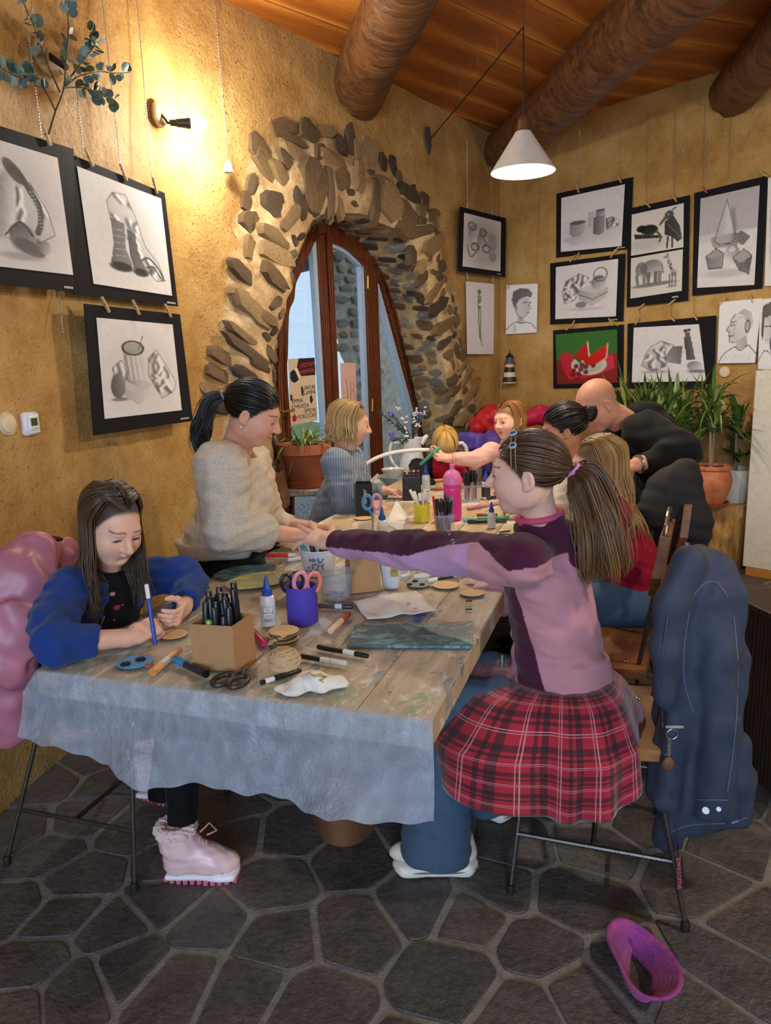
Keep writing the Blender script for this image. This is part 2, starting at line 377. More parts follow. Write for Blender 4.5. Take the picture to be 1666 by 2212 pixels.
c=n.ramp(n.math('ADD',n.math('MULTIPLY',big,.6),n.math('MULTIPLY',mid,.4)),[(.30,hexc('8E6834')),(.44,hexc('AF8548')),(.56,hexc('C29A5A')),(.70,hexc('D2B278'))]);c=n.mix(n.math('GREATER_THAN',spk,.66),c,hexc('5E4320'))
c2_=n.ramp(n.noise(9,5,.65),[(.3,hexc('94744A')),(.5,hexc('BE9E70')),(.72,hexc('DCC8A2'))]);at_=n.node('ShaderNodeAttribute',attribute_name='Col');fm_=n.math('ADD',at_.outputs['Fac'],n.math('MULTIPLY',n.math('SUBTRACT',mid,.5),1.2))
n.set(color=n.mix(n.ramp(fm_,[(.40,(0,0,0)),(.62,(1,1,1))]),c,c2_),rough=.75);n.bump(n.math('ADD',n.math('MULTIPLY',fine,.6),n.math('MULTIPLY',mid,1.2)),.85,.014)
wall_arch.data.materials.append(n.mat);wall_arch.data.materials.append(M_MORTAR)
tag(wall_arch,'ochre plaster wall with rough stone arch around the door',kind='structure')
# mortar where the stones sit: faces close to the opening take the lime mortar
me=wall_arch.data;ca_=me.color_attributes.new('Col','FLOAT_COLOR','POINT');cv_=np.ones((len(me.vertices),4),np.float32)
for k,p in enumerate(me.vertices):
 c=np.array(p.co);s_=(c[:2]-P0)@TA;dd=surround(s_,c[2]);lim=.32+.05*math.sin(5*s_)+.04*math.sin(7*c[2]+1)+(.12 if s_<1.2 and c[2]>2.2 else 0)+(.05 if s_>2 else 0)
 cv_[k,:3]=min(1,max(0,.5+(lim-dd)/.16))
ca_.data.foreach_set('color',cv_.ravel())
# stone shapes, shared
STONES=[]
for k in range(12):
 r2=np.random.default_rng(100+k);m=11;a=np.arange(m)*2*math.pi/m+r2 .uniform(-.12,.12,m)
 ex=3.2;rr=(np.abs(np.cos(a))**ex+np.abs(np.sin(a))**ex)**(-1/ex)*r2 .uniform(.76,1.10,m)
 poly=np.stack([np.cos(a)*rr,np.sin(a)*rr],1)
 tl=r2 .uniform(-.35,.35,2);fz=lambda x,y:.55+tl[0]*x+tl[1]*y+r2 .uniform(-.16,.16)
 V=[(x,y,-1.6)for x,y in poly*1.04]+[(x,y,fz(x,y))for x,y in poly*.93]+[(x,y,fz(x,y)+.15)for x,y in poly*.55]+[(0,0,.7)]
 Fs=[]
 for j in range(2):
  for i in range(m):i2=(i+1)%m;Fs.append((j*m+i,j*m+i2,(j+1)*m+i2,(j+1)*m+i))
 for i in range(m):Fs.append((2*m+i,2*m+(i+1)%m,3*m))
 me=mesh_np('stone',np.array(V),Fs);me.shade_smooth();me.set_sharp_from_angle(angle=math.radians(48));STONES.append(me)
def put_stone(c,ax,ay,nn,hx,hy,hz,parent,m,nm='stone'):
 o=bpy.data.objects.new(nm,random.choice(STONES));COL.objects.link(o)
 if not o.data.materials:o.data.materials.append(m)
 o.material_slots[0].link='OBJECT';o.material_slots[0].material=m
 ax,ay,nn=np.asarray(ax)*hx,np.asarray(ay)*hy,np.asarray(nn)*hz
 o.matrix_world=Matrix(((ax[0],ay[0],nn[0],c[0]),(ax[1],ay[1],nn[1],c[1]),(ax[2],ay[2],nn[2],c[2]),(0,0,0,1)))
 o.parent=parent;return o
front_st=[(510,185,140,80,-10),(645,205,95,100,10),(560,335,110,70,15),(425,420,160,105,45),(505,390,55,150,-35),(330,505,60,110,20),(300,595,55,95,15),(318,715,75,110,-25),(622,525,110,250,12),(703,560,36,250,2),(778,480,70,110,0),(768,640,36,110,-8),(740,370,120,60,20),(815,300,60,120,-25),(872,275,60,180,-4),(980,325,70,130,5),(1097,400,46,110,-10),(1043,385,50,90,0),(1012,490,80,55,5),(955,600,52,200,5),(1050,610,110,170,18),(1135,700,100,160,15),(1158,560,115,65,10),(1275,590,60,70,0),(1213,660,60,60,0),(1295,680,80,50,-15),(1220,712,60,35,-10),(1332,740,45,70,10),(1232,765,120,50,-15),(1290,840,95,70,-30),(1195,905,60,90,0),(1250,950,70,60,-40),(1335,960,50,60,-20),(1255,1020,90,40,-35),(1300,1100,120,40,-35),(1320,1180,90,60,-30),(1380,1200,30,50,-20),(1395,1140,20,40,-10),(1350,1290,120,50,-20),(1432,1260,30,60,-10),(1425,1335,40,40,-20),(1362,1380,70,40,-25),(1452,1460,60,50,-30),(1385,1450,60,45,-25),(1445,1520,70,30,-35),(1400,1590,60,50,-30),(1468,1580,80,35,-35),(1420,1640,70,35,-30),(1490,1660,110,40,-35),(1440,1720,100,40,-35),(1460,1790,80,50,-35),(1530,1760,70,45,-35),(1500,1850,90,45,-35),(1440,1880,80,50,-30),(410,900,170,90,20),(300,860,60,120,10),(270,1010,170,70,35),(395,1030,130,90,40),(255,1110,120,60,20),(300,1200,180,80,35),(375,1250,90,60,35),(245,1340,150,45,30),(270,1432,230,50,28),(175,1470,170,70,28),(330,1510,110,45,28),(150,1560,150,70,25),(260,1570,140,60,28),(110,1650,140,70,25),(230,1660,120,60,25),(60,1740,120,70,25),(170,1750,150,70,22),(400,800,150,60,25),(470,470,60,180,-30),(870,470,60,140,5),(900,330,40,120,0),(690,330,60,110,30),(480,700,120,60,-40),(540,620,60,150,-30),(560,250,120,50,10),(370,300,90,110,30),(740,200,90,60,-10),(420,620,80,120,-20),(1120,470,40,70,-10),(590,440,40,120,25)]
for zx,zy,w_,h_,an in front_st:
 x,y=zz(zx,zy);q=PL(x,y,NA,cA+.06);s_,z_=(q[:2]-P0)@TA,q[2];dist=q[1];px=dist/1640/2.563
 a=math.radians(-an);fs=1/max(.35,abs(NA@nrm(q-CAM)))
 T3=np.array([TA[0],TA[1],0]);ax=T3*math.cos(a)+np.array([0,0,1])*math.sin(a);ay=np.cross(-NA,ax);ay=-ay if ay[2]<0 else ay
 ax=np.cross(ay,NA)
 q0=FZ(s_,z_);put_stone(A3(s_,z_,q0+.006),ax,ay,NA,w_*px*.60*(fs if w_>60 else 1.25),h_*px*.60,random.uniform(.012,.022),wall_arch,M_STONE)
_rs=random.Random(17);_pl=[((PL(*zz(a,b),NA,cA+.06)[:2]-P0)@TA,PL(*zz(a,b),NA,cA+.06)[2],.5*max(w_,h_)*.0012*1.2)for a,b,w_,h_,_ in front_st];_tr=0
while _tr<2600 and len(_pl)<230:
 _tr+=1;j=_rs.randrange(NOP);dd=_rs.uniform(.05,.36 if opc[j,0]<2 else.30);v_=opc[j]-ctr;q=opc[j]+v_/np.linalg.norm(v_)*dd;rr=_rs.uniform(.028,.06)
 if q[1]<.05 or any((q[0]-a)**2+(q[1]-b)**2<(rr+c_)**2*.8 for a,b,c_ in _pl):continue
 _pl.append((q[0],q[1],rr));a=math.atan2(v_[1],v_[0])+_rs.uniform(-.3,.3)+(1.57 if _rs.random()<.6 else 0);T3_=np.array([TA[0],TA[1],0]);ax=T3_*math.cos(a)+UPV*math.sin(a);ay=np.cross(NA,ax);put_stone(A3(q[0],q[1],FZ(*q)+.004),ax,ay,NA,rr*1.25,rr*.62,_rs.uniform(.010,.018),wall_arch,M_STONE)
 # stones of the reveal, in courses across the wall's thickness
seg=np.linalg.norm(np.diff(BACK,axis=0),axis=1);cum=np.r_[0,np.cumsum(seg)];pos=.05
def at_rev(L_,v):
 j=np.interp(L_,cum,np.arange(NOP));i=min(int(j),NOP-2);t=j-i
 return(FRONT[i]*(1-t)+FRONT[i+1]*t)*(1-v)+(BACK[i]*(1-t)+BACK[i+1]*t)*v
while pos<cum[-1]-.05:
 hh=random.uniform(.05,.105);v=random.uniform(.02,.10)
 while v<.93:
  wv=random.uniform(.22,.5);wv=min(wv,.97-v);a=at_rev(pos,v+wv/2);b=at_rev(pos+.01,v+wv/2);e=at_rev(pos,min(1,v+wv/2+.05))
  ay=nrm(b-a);ax=nrm(e-a);nn=nrm(np.cross(ay,ax));
  if nn@(np.array([*A3(1.5,.9)])-a)<0:nn=-nn
  width=np.linalg.norm(at_rev(pos,0)-at_rev(pos,1))
  if random.random()<.9:put_stone(a+nn*.004,ax,nrm(np.cross(nn,ax)),nn,wv*width*.44,hh*.42,.012,wall_arch,M_STONE if random.random()<.55 else M_OUTSTONE)
  v+=wv+.03
 pos+=hh
 # ---- wall on the right with the gallery of drawings, and the unseen rest of the room
NRW=np.array([-.743,-.669,0.0]);cR=-5.42;TR=np.array([.669,-.743,0.0])
def R3(s,z,o=0.0):return np.array([P1[0],P1[1],0])+TR*s+NRW*o+np.array([0,0,z])
G=np.array([[R3(s,z)for s in np.linspace(-.05,4.6,90)]for z in np.linspace(-.02,CEIL+.1,50)]);G+=(wnoise(G,2.4,8)*.010+wnoise(G,10,9)*.003)[...,None]*NRW
mb=MB();mb.grid(G[:,::-1]);wall_right=tag(mb.build('wall_right',M_PLASTER,smooth='all'),'ochre plaster wall hung with framed drawings',kind='structure')
e=R3(4.6,0);mb=MB();mb.grid(np.array([[(e[0],y,z)for y in(e[1],-3.2)]for z in(-.02,CEIL+.1)])[:,::-1]);mb.grid(np.array([[(x,-3.2,z)for x in(e[0],-1.7)]for z in(-.02,CEIL+.1)])[:,::-1])
tag(mb.build('wall_rear',M_PLASTER),'ochre plaster walls behind the viewpoint',kind='structure')
# ---- ceiling boards and log beams
M_BOARD=wood('ceiling_board',[(.25,hexc('9A5418')),(.45,hexc('BC6E26')),(.62,hexc('CC8436')),(.8,hexc('D89848'))],(.7,4,4),.35,.5,.2,9)
n=NT('log_bark');v=n.map((1.0,7,7));f1=n.noise(2.2,6,.7,v,1.2);n.set(color=n.ramp(f1,[(.3,hexc('2E190C')),(.45,hexc('5E3A1E')),(.6,hexc('7E5430')),(.75,hexc('94693F'))]),rough=.5);n.bump(f1,.6,.02);M_LOG=n.mat
mb=MB();mb.add([(x,y,CEIL+.028)for x,y in ROOM[::-1]],[tuple(range(len(ROOM)))]);ceiling=tag(mb.build('ceiling',plain('dark_gap','2A160A',.9)),'wooden board ceiling on log beams',kind='structure')
BEAM=[]
for(a,b,r0,r1)in(((772,200),(858,0),.165,.185),((1092,322),(1440,0),.165,.195),((1608,175),(1690,80),.15,.17)):
 p,q=Z(*a,CEIL-.15),Z(*b,CEIL-.15);d=nrm(q-p);BEAM.append((p,d,r0,r1))
def boards(ang,polyfun,off,wdt):
 d=np.array([math.cos(ang),math.sin(ang)]);nn=np.array([-d[1],d[0]])
 for k in range(-60,60):
  c0=off+k*wdt;lo,hi=c0-wdt/2+.005,c0+wdt/2-.005
  L0=-9
  poly=[d*-9+nn*lo,d*9+nn*lo,d*9+nn*hi,d*-9+nn*hi]
  for(n2,c2)in polyfun:
   poly=clip(poly,n2,c2)
   if len(poly)<3:break
  if len(poly)<3:continue
  poly=np.array(poly);c=poly.mean(0);loc=np.array([*c,CEIL+random.uniform(-.002,.006)])
  if np.ptp(poly@d)<.15:continue
  m=MB();R2=np.array([[d[0],d[1]],[-d[1],d[0]]]);m.prism((poly-c)@R2 .T,0,.022)
  m.build('ceiling_board',M_BOARD,ceiling,loc=loc,rot=(0,0,ang))
def side(i,sgn):
 p,d,_,_=BEAM[i];n2=np.array([d[1],-d[0]])*sgn;return(n2,n2@p[:2])
lim=[(np.array([0,-1.]),-2.2),(-NA[:2],-cA+.05),(-NRW[:2],-cR+.05),(np.array([-1.,0]),1.6)]
s0=side(0,1)if side(0,1)[0][0]>0 else side(0,-1)
def left_of(i):n2,c2=side(i,1);return(n2,c2)if n2[0]>0 else(-n2,-c2)
def right_of(i):n2,c2=left_of(i);return(-n2,-c2)
boards(math.radians(43),[left_of(0)]+lim,.07,.30)
boards(math.radians(44),[right_of(0),left_of(1)]+lim,.0,.30)
boards(math.radians(19),[right_of(1),left_of(2)]+lim,.05,.30)
boards(math.radians(10),[right_of(2)]+lim+[(np.array([1.,0]),4.4)],.05,.24)
for i,(p,d,r0,r1)in enumerate(BEAM):
 L_=4.6;st=p-d*.25;m=44;t=np.linspace(0,L_,m);pts=st+d*t[:,None];nn_=20;a=np.arange(nn_)*2*math.pi/nn_
 s_,u_,_=frame(d);Gm=np.zeros((m,nn_,3))
 for k in range(m):
  rr=r0+(r1-r0)*t[k]/L_;q=pts[k]+rr*(np.cos(a)[:,None]*s_+np.sin(a)[:,None]*u_);w_=wnoise(q*np.array([1,.35,1]),9,i+2)*.010-.02*np.exp(-((a-4.1+.15*math.sin(t[k]*1.3))/.06)**2)
  Gm[k]=q+(np.cos(a)[:,None]*s_+np.sin(a)[:,None]*u_)*w_[:,None]
 mb=MB();mb.grid((Gm-st),cu=True);mb.add(Gm[0]-st,[tuple(range(nn_))])
 o=mb.build('ceiling_beam',M_LOG,smooth=50);o.location=st
 tag(o,['thick log beam above the stone arch, leftmost of three','thick log beam running above the white pendant lamp','log beam end at the upper right above the cone drawing'][i],'beam','log beams under the ceiling')
 # ---- outdoors seen through the door
n=NT('gravel');n.set(color=n.ramp(n.voro(38,out='Distance'),[(.0,hexc('C9C6C4')),(.4,hexc('8E8B8C')),(.8,hexc('5A585A'))]),rough=.9);n.bump(n.voro(38),.8,.02);M_GRAVEL=n.mat
n=NT('grass_ground');n.set(color=n.ramp(n.noise(30,5),[(.3,hexc('4E6138')),(.7,hexc('7D8F55'))]),rough=.95);M_GRASS=n.mat
mb=MB();a0,a1=A3(-3,0,-.42),A3(9,0,-.42);b1,b0=A3(9,0,-3.2),A3(-4,0,-3.2)
mb.add([a0-np.array([0,0,.03]),a1-np.array([0,0,.03]),b1-np.array([0,0,.03]),b0-np.array([0,0,.03])],[(0,1,2,3)]);tag(mb.build('ground_gravel',M_GRAVEL),'pale gravel yard outside the glass door',kind='structure')
c1,c0=A3(40,0,-60),A3(-60,0,-60);mb=MB();mb.add([b0-np.array([0,0,.03]),b1-np.array([0,0,.03]),c1,c0],[(0,1,2,3)]);tag(mb.build('ground_grass',M_GRASS),'green lawn beyond the gravel yard',kind='structure')
# outside pier and vault of stone
n=NT('outdoor_mortar');n.set(color=n.ramp(n.noise(12,5),[(.3,hexc('9C927F')),(.7,hexc('CFC6B2'))]),rough=.9);n.bump(n.noise(40,4),.6,.01);M_OMORT=n.mat
DO=-1.55;pier=[]
for p in[(470,760),(545,860),(610,930),(680,1010),(730,1220),(775,1420),(812,1530),(806,1700),(800,1850)]:
 q=PL(*zz(*p),NA,cA+DO);pier.append(((q[:2]-P0)@TA,q[2]))
pier.append((pier[-1][0],0.0));pe=spline(np.array(pier),40)
def O3(s,z,o=DO):return A3(s,z,o)
G=np.zeros((40,26,3))
for i in range(40):
 for j,v in enumerate(np.linspace(0,1,26)):G[i,j]=O3(pe[i,0]+v*3.6,pe[i,1])
G+=(wnoise(G,10,12)*.02)[...,None]*NA
mb=MB();mb.grid(G);mb.grid(np.stack([G[:,0],np.array([O3(a_+.75,b_+.1,DO-.4)for a_,b_ in pe])],1)[:,::-1])
top=np.array([[O3(s,z)for s in np.linspace(-1.2,4.9,30)]for z in np.linspace(pe[0,1],pe[0,1]+1.2,8)]);mb.grid(top[:,::-1])
owall=tag(mb.build('wall_outside',M_OMORT,smooth=True),'outdoor stone pier seen through the glass door',kind='structure')
z_=.05
while z_<pe[0,1]:
 hh=random.uniform(.07,.13);s_=float(np.interp(z_+hh/2,pe[::-1,1],pe[::-1,0]))+random.uniform(0,.04)
 while s_<3.6:
  wv=random.uniform(.14,.34)
  if random.random()<.93:put_stone(O3(s_+wv/2,z_+hh/2,DO+.01),np.array([TA[0],TA[1],0]),np.array([0,0,1.]),NA,wv*.46,hh*.40,.03,owall,M_OUTSTONE)
  s_+=wv+.02
 z_+=hh+.012
 # a roof log outside
mb=MB();p=W(640,560,6.6);mb.tube(spline([p+np.array([-.55,.1,.62]),p+np.array([-.15,0,.18]),p,p+np.array([.03,0,-.10])],10),[.16,.16,.15,.15,.14,.13,.12,.12,.11,.09],12)
mb.tube([p+np.array([-.9,.2,.5]),p+np.array([.9,.2,.62])],.07,8)
tag(mb.build('roof_post',plain('wet_timber','4A5A78',.6),smooth=True),'dark blue-grey timber bracket outside the left door pane','timber')
# ---- the door: leaf frames, glass
M_DOOR=wood('door_wood',[(.25,hexc('32160A')),(.5,hexc('5A2A14')),(.75,hexc('7E4220'))],(9,9,1.2),2,.35,.12,4)
n=NT('window_glass');tr=n.node('ShaderNodeBsdfTransparent');gl=n.node('ShaderNodeBsdfGlossy');gl.inputs['Roughness'].default_value=.02;mx=n.node('ShaderNodeMixShader');mx.inputs[0].default_value=.05
tr.inputs[0].default_value=(.93,.97,1,1);n.L(tr.outputs[0],mx.inputs[1]);n.L(gl.outputs[0],mx.inputs[2]);n.L(mx.outputs[0],n.out.inputs[0]);M_GLASS=n.mat
M_SEAL=plain('pale_seal','AFC2D6',.4)
door=tag(bpy.data.objects.new('door_1',None),'arched brown wooden glass door in the stone arch',kind='structure');COL.objects.link(door)
def dz(x,y,o=0.0):
 q=PL(*zz(x,y),NA,cB+.02+o);return q
def dsz(x,y):q=PL(*zz(x,y),NA,cB+.02);return np.array([(q[:2]-(P0-NA[:2]*(DEPTH-.02)))@TA,q[2]])
def d3(sz,o=0.0):return A3(sz[0],sz[1],-DEPTH+.02+o)
# outer frame follows the reveal
mb=MB();fw=.075;cen=np.array([1.5,.8]);inn=dopc+(cen-dopc)/np.linalg.norm(cen-dopc,axis=1,keepdims=True)*fw;inn[0]=dopc[0]+np.array([fw,0]);inn[-1]=dopc[-1]-np.array([fw,0])
fa=np.stack([np.array([d3(p,.05)for p in dopc]),np.array([d3(p,.05)for p in inn]),np.array([d3(p,-.04)for p in inn])],1);mb.grid(fa)
mb.build('door_frame',M_DOOR,door,smooth=True)
def below(p,q,z):t=(z-p[1])/(q[1]-p[1]);return p+(q-p)*t
def bar(name,a_top,a_bot,b_top,b_bot,o0,o1,m=M_DOOR):
 at,ab,bt,bb=dsz(*a_top),dsz(*a_bot),dsz(*b_top),dsz(*b_bot)
 ab,bb=below(at,ab,.03),below(bt,bb,.03);m_=MB();poly=[at,bt,bb,ab]
 m_.prism(np.array(poly),o0,o1,lambda x,y,t:d3((x,y),t));return m_.build(name,m,door)
bar('door_stile',(628,790),(678,1700),(664,780),(712,1700),-.02,.05)
bar('door_stile',(668,780),(716,1700),(700,790),(742,1700),-.02,.06)
bar('door_stile',(893,930),(922,1750),(958,950),(985,1800),-.02,.05)
bar('door_stile',(415,1240),(405,1800),(446,1180),(462,1845),-.02,.05)
bar('glazing_seal',(606,800),(664,1700),(628,790),(678,1700),-.01,.03,M_SEAL)
bar('glazing_seal',(874,920),(908,1750),(893,930),(922,1750),-.01,.03,M_SEAL)
m_=MB();poly=np.array([dsz(*p)for p in[(960,1050),(975,1060),(1195,1860),(1160,1840)]]);poly[2]=below(poly[1],poly[2],.05);poly[3]=below(poly[0],poly[3],.05);m_.prism(poly,-.01,.035,lambda x,y,t:d3((x,y),t));m_.build('glazing_seal',M_SEAL,door)
m_=MB();poly=np.array([dsz(*p)for p in[(965,985),(1005,1050),(1235,1860),(1195,1860)]]);poly[2]=below(poly[1],poly[2],.03);poly[3]=below(poly[0],poly[3],.03);m_.prism(poly,-.02,.05,lambda x,y,t:d3((x,y),t));m_.build('door_stile',M_DOOR,door)
# curved head of the right leaf
hd=[dsz(*p)for p in[(700,838),(745,850),(800,880),(850,925),(893,965)]];ho=[dsz(*p)for p in[(660,730),(720,750),(800,790),(880,860),(955,950)]]
hd=spline(np.array(hd),14);ho=spline(np.array(ho),14);mb=MB()
mb.grid(np.stack([np.array([d3(p,.052)for p in ho]),np.array([d3(p,.052)for p in hd]),np.array([d3(p,-.02)for p in hd])],1));mb.build('door_head',M_DOOR,door,smooth=True)
mb=MB();sl=hd-np.array([.0,.022]);mb.grid(np.stack([np.array([d3(p,.03)for p in hd]),np.array([d3(p,.03)for p in sl]),np.array([d3(p,-.01)for p in sl])],1));mb.build('glazing_seal',M_SEAL,door,smooth=True)
m_=MB();m_.prism(np.array([dsz(*p)for p in[(520,930),(610,742),(632,742),(632,828),(548,828)]]),-.02,.05,lambda x,y,t:d3((x,y),t));m_.build('door_head',M_DOOR,door)
for k,poly in enumerate(([(430,1140),(560,800),(640,790),(690,1720),(450,1800)],[(690,820),(900,900),(930,1760),(735,1710)],[(955,1000),(1210,1860),(975,1790)])):
 P=np.array([dsz(*p)for p in poly]);
 if k==0:P[3]=below(P[2],P[3],.05);P[4]=np.array([P[4][0]-.05,.05])
 if k==1:P[2]=below(P[1],P[2],.05);P[3]=below(P[0],P[3],.05)
 if k==2:P[1]=below(P[0],P[1],.05);P[2]=below(P[0],P[2],.05)
 m_=MB();m_.prism(P,.0,.006,lambda x,y,t:d3((x,y),t));m_.build('pane',M_GLASS,door)
for(x,y)in((935,1050),(960,1730)):
 m_=MB();m_.cyl(dz(x,y-35,.055),dz(x,y+35,.055),.008);m_.build('hinge',plain('brass','C9A24A',.3,metal=.9),door,smooth=True)
m_=MB();p=dz(440,1790,.07);m_.bbox(p,(.02,.012,.11),.004,np.stack([np.array([TA[0],TA[1],0]),NA,np.array([0,0,1])],1));m_.cyl(p+np.array([0,0,.03]),p+np.array([0,0,.03])+NA*.05,.008);m_.cyl(p+np.array([0,0,.03])+NA*.05,p+np.array([0,0,.03])+NA*.05+np.array([TA[0],TA[1],0])*.1,.008);m_.build('door_handle',plain('brass','C9A24A',.3,metal=.9),door)
# ================================================================ implicit surfaces: one smooth skin over limbs, clothes, cloth lumps
def _smin(a,b,k):
 h=np.maximum(k-np.abs(a-b),0)/k;return np.minimum(a,b)-h*h*k*.25
class SDF:
 def __init__(s,k=.02):s.p=[];s.k=k;s.disp=None
 def _a(s,kind,data,lo,hi,k,op):s.p.append((kind,data,np.asarray(lo,float),np.asarray(hi,float),s.k if k is None else k,op));return s
 def cap(s,a,b,ra,rb=None,k=None,op='+'):
  a,b=np.asarray(a,float),np.asarray(b,float);rb=ra if rb is None else rb;r=max(ra,rb);return s._a('cap',(a,b,ra,rb),np.minimum(a,b)-r,np.maximum(a,b)+r,k,op)
 def chain(s,pts,rs,k=None,op='+'):
  for i in range(len(pts)-1):s.cap(pts[i],pts[i+1],rs[i],rs[i+1],k,op)
  return s
 def ell(s,c,r,R=None,k=None,op='+'):
  c=np.asarray(c,float);r=np.full(3,float(r))if np.isscalar(r)else np.asarray(r,float);R=np.eye(3)if R is None else np.asarray(R,float);m=r.max()
  return s._a('ell',(c,r,R),c-m,c+m,k,op)
 def box(s,c,h,R=None,rd=.01,k=None,op='+'):
  c=np.asarray(c,float);h=np.asarray(h,float);R=np.eye(3)if R is None else np.asarray(R,float);m=np.linalg.norm(h);return s._a('box',(c,h,R,rd),c-m,c+m,k,op)
 def cone(s,a,b,ra,rb,rd=.004,k=None,op='+'):
  a,b=np.asarray(a,float),np.asarray(b,float);r=max(ra,rb);return s._a('cone',(a,b,ra,rb,rd),np.minimum(a,b)-r,np.maximum(a,b)+r,k,op)
 def half(s,p,n,k=None):return s._a('half',(np.asarray(p,float),nrm(n)),[-99]*3,[99]*3,k,'-')
 def ev1(s,kind,D,P):
  D=tuple(x.astype(np.float32)if isinstance(x,np.ndarray)else np.float32(x)for x in D)
  if kind=='cap':
   a,b,ra,rb=D;ba=b-a;t=np.clip(((P-a)@ba)/max(ba@ba,1e-9),0,1);q=P-a;q-=t[:,None]*ba;return np.sqrt(np.einsum('ij,ij->i',q,q))-(ra+(rb-ra)*t)
  if kind=='ell':
   c,r,R=D;q=(P-c)@R;q/=r;k0=np.sqrt(np.einsum('ij,ij->i',q,q));q/=r;k1=np.sqrt(np.einsum('ij,ij->i',q,q));return k0*(k0-1)/np.maximum(k1,1e-6)
  if kind=='box':
   c,h,R,rd=D;q=np.abs((P-c)@R)-(h-rd);return np.linalg.norm(np.maximum(q,0),axis=1)+np.minimum(q.max(1),0)-rd
  if kind=='cone':
   a,b,ra,rb,rd=D;ba=b-a;L=np.linalg.norm(ba);u=ba/L;x=(P-a)@u;t=np.clip(x/L,0,1);rr=np.linalg.norm(P-a-x[:,None]*u,axis=1)-(ra+(rb-ra)*t)+rd;y=np.abs(x-L/2)-L/2+rd
   return np.minimum(np.maximum(rr,y),0)+np.hypot(np.maximum(rr,0),np.maximum(y,0))-rd
  p,nn=D;return-((P-p)@nn)
 def ev(s,P,sel=None):
  P=P.astype(np.float32);d=np.full(len(P),1.0,np.float32)
  for kind,D,lo,hi,k,op in s.p:
   if sel is not None and kind!='half':
    m=sel(lo-k-.012,hi+k+.012)
    if m is None:continue
    D3=d.reshape(-1,sel.npb);e=s.ev1(kind,D,P.reshape(-1,sel.npb,3)[m].reshape(-1,3)).reshape(-1,sel.npb);v=D3[m]
    D3[m]=_smin(v,e,k)if op=='+' else-_smin(-v,e,k)
   else:
    e=s.ev1(kind,D,P);d=_smin(d,e,k)if op=='+' else-_smin(-d,e,k)
  if s.disp is not None:d=d+s.disp(P,d)
  return d
 def mesh(s,name,h,colfn=None):
  lo=np.min([p[2]for p in s.p if p[0]!='half' and p[5]=='+'],axis=0)-3*h;hi=np.max([p[3]for p in s.p if p[0]!='half' and p[5]=='+'],axis=0)+3*h
  B=8;nb=np.ceil((hi-lo)/(B*h)).astype(int)+1;N=nb*B+1
  bi=np.stack(np.meshgrid(*[np.arange(x)for x in nb],indexing='ij'),-1).reshape(-1,3);bc=lo+(bi+.5)*B*h
  rad=B*h*.5*1.733
  d=s.ev(bc);act=np.abs(d)<rad*1.25+.012
  vol=np.empty(tuple(N),np.float32);
  dd=d.reshape(tuple(nb));vol[:]=1
  vol[:-1,:-1,:-1]=np.repeat(np.repeat(np.repeat(dd,B,0),B,1),B,2)
  A=bi[act];o=np.arange(B+1);loc=np.stack(np.meshgrid(o,o,o,indexing='ij'),-1).reshape(-1,3);npb=len(loc)
  CH=max(1,900000//npb)
  for i0 in range(0,len(A),CH):
   a=A[i0:i0+CH];idx=(a[:,None,:]*B+loc[None]).reshape(-1,3);P=lo+idx*h;bl=lo+a*B*h;bh=bl+B*h
   def sel(l,u_):
    m=np.all((bl<=u_)&(bh>=l),axis=1)
    if not m.any():return None
    return np.where(m)[0]
   sel.npb=npb
   vol[idx[:,0],idx[:,1],idx[:,2]]=s.ev(P,sel)
  S=vol<0
  n8=sum(S[i:N[0]-1+i,j:N[1]-1+j,k:N[2]-1+k].astype(np.int8)for i in(0,1)for j in(0,1)for k in(0,1))
  cells=np.argwhere((n8>0)&(n8<8));cid=-np.ones(tuple(N-1),np.int32);cid[tuple(cells.T)]=np.arange(len(cells))
  acc=np.zeros((len(cells),3));cnt=np.zeros(len(cells));cor=[(i,j,k)for i in(0,1)for j in(0,1)for k in(0,1)]
  for c0 in cor:
   for ax in range(3):
    if c0[ax]:continue
    c1=list(c0);c1[ax]=1;v0=vol[tuple((cells+c0).T)];v1=vol[tuple((cells+c1).T)];m=(v0<0)!=(v1<0)
    t=np.where(m,v0/np.where(m,v0-v1,1),0);q=np.tile(np.array(c0,float),(len(cells),1));q[:,ax]=t;acc[m]+=q[m];cnt[m]+=1
  V=lo+(cells+acc/np.maximum(cnt,1)[:,None])*h;Fs=[]
  for ax in range(3):
   b1,b2=[(1,2),(2,0),(0,1)][ax];sl0=[slice(1,-1)]*3;sl0[ax]=slice(0,-1);sl1=[slice(1,-1)]*3;sl1[ax]=slice(1,None)
   s0,s1=S[tuple(sl0)],S[tuple(sl1)];e=np.argwhere(s0!=s1)
   if not len(e):continue
   fl=s0[tuple(e.T)];off=np.ones(3,int);off[ax]=0;e=e+off
   def c(d1,d2):q=e.copy();q[:,b1]-=d1;q[:,b2]-=d2;return cid[tuple(q.T)]
   Q=np.stack([c(1,1),c(0,1),c(0,0),c(1,0)],1);Q[~fl]=Q[~fl][:,::-1];Fs.append(Q)
  Fq=np.concatenate(Fs);ok=(Fq>=0).all(1);Fq=Fq[ok]
  # one light smoothing pass
  for _ in range(1):
   ac=np.zeros_like(V);ct=np.zeros(len(V))
   for i in range(4):np.add.at(ac,Fq[:,i],V[Fq[:,(i+1)%4]]+V[Fq[:,(i-1)%4]]);np.add.at(ct,Fq[:,i],2)
   V=V*.5+.5*ac/np.maximum(ct,1)[:,None]
   # flat numpy mesh creation
  me=bpy.data.meshes.new(name);me.vertices.add(len(V));me.vertices.foreach_set('co',V.astype(np.float32).ravel());me.loops.add(len(Fq)*4);me.loops.foreach_set('vertex_index',Fq.astype(np.int32).ravel())
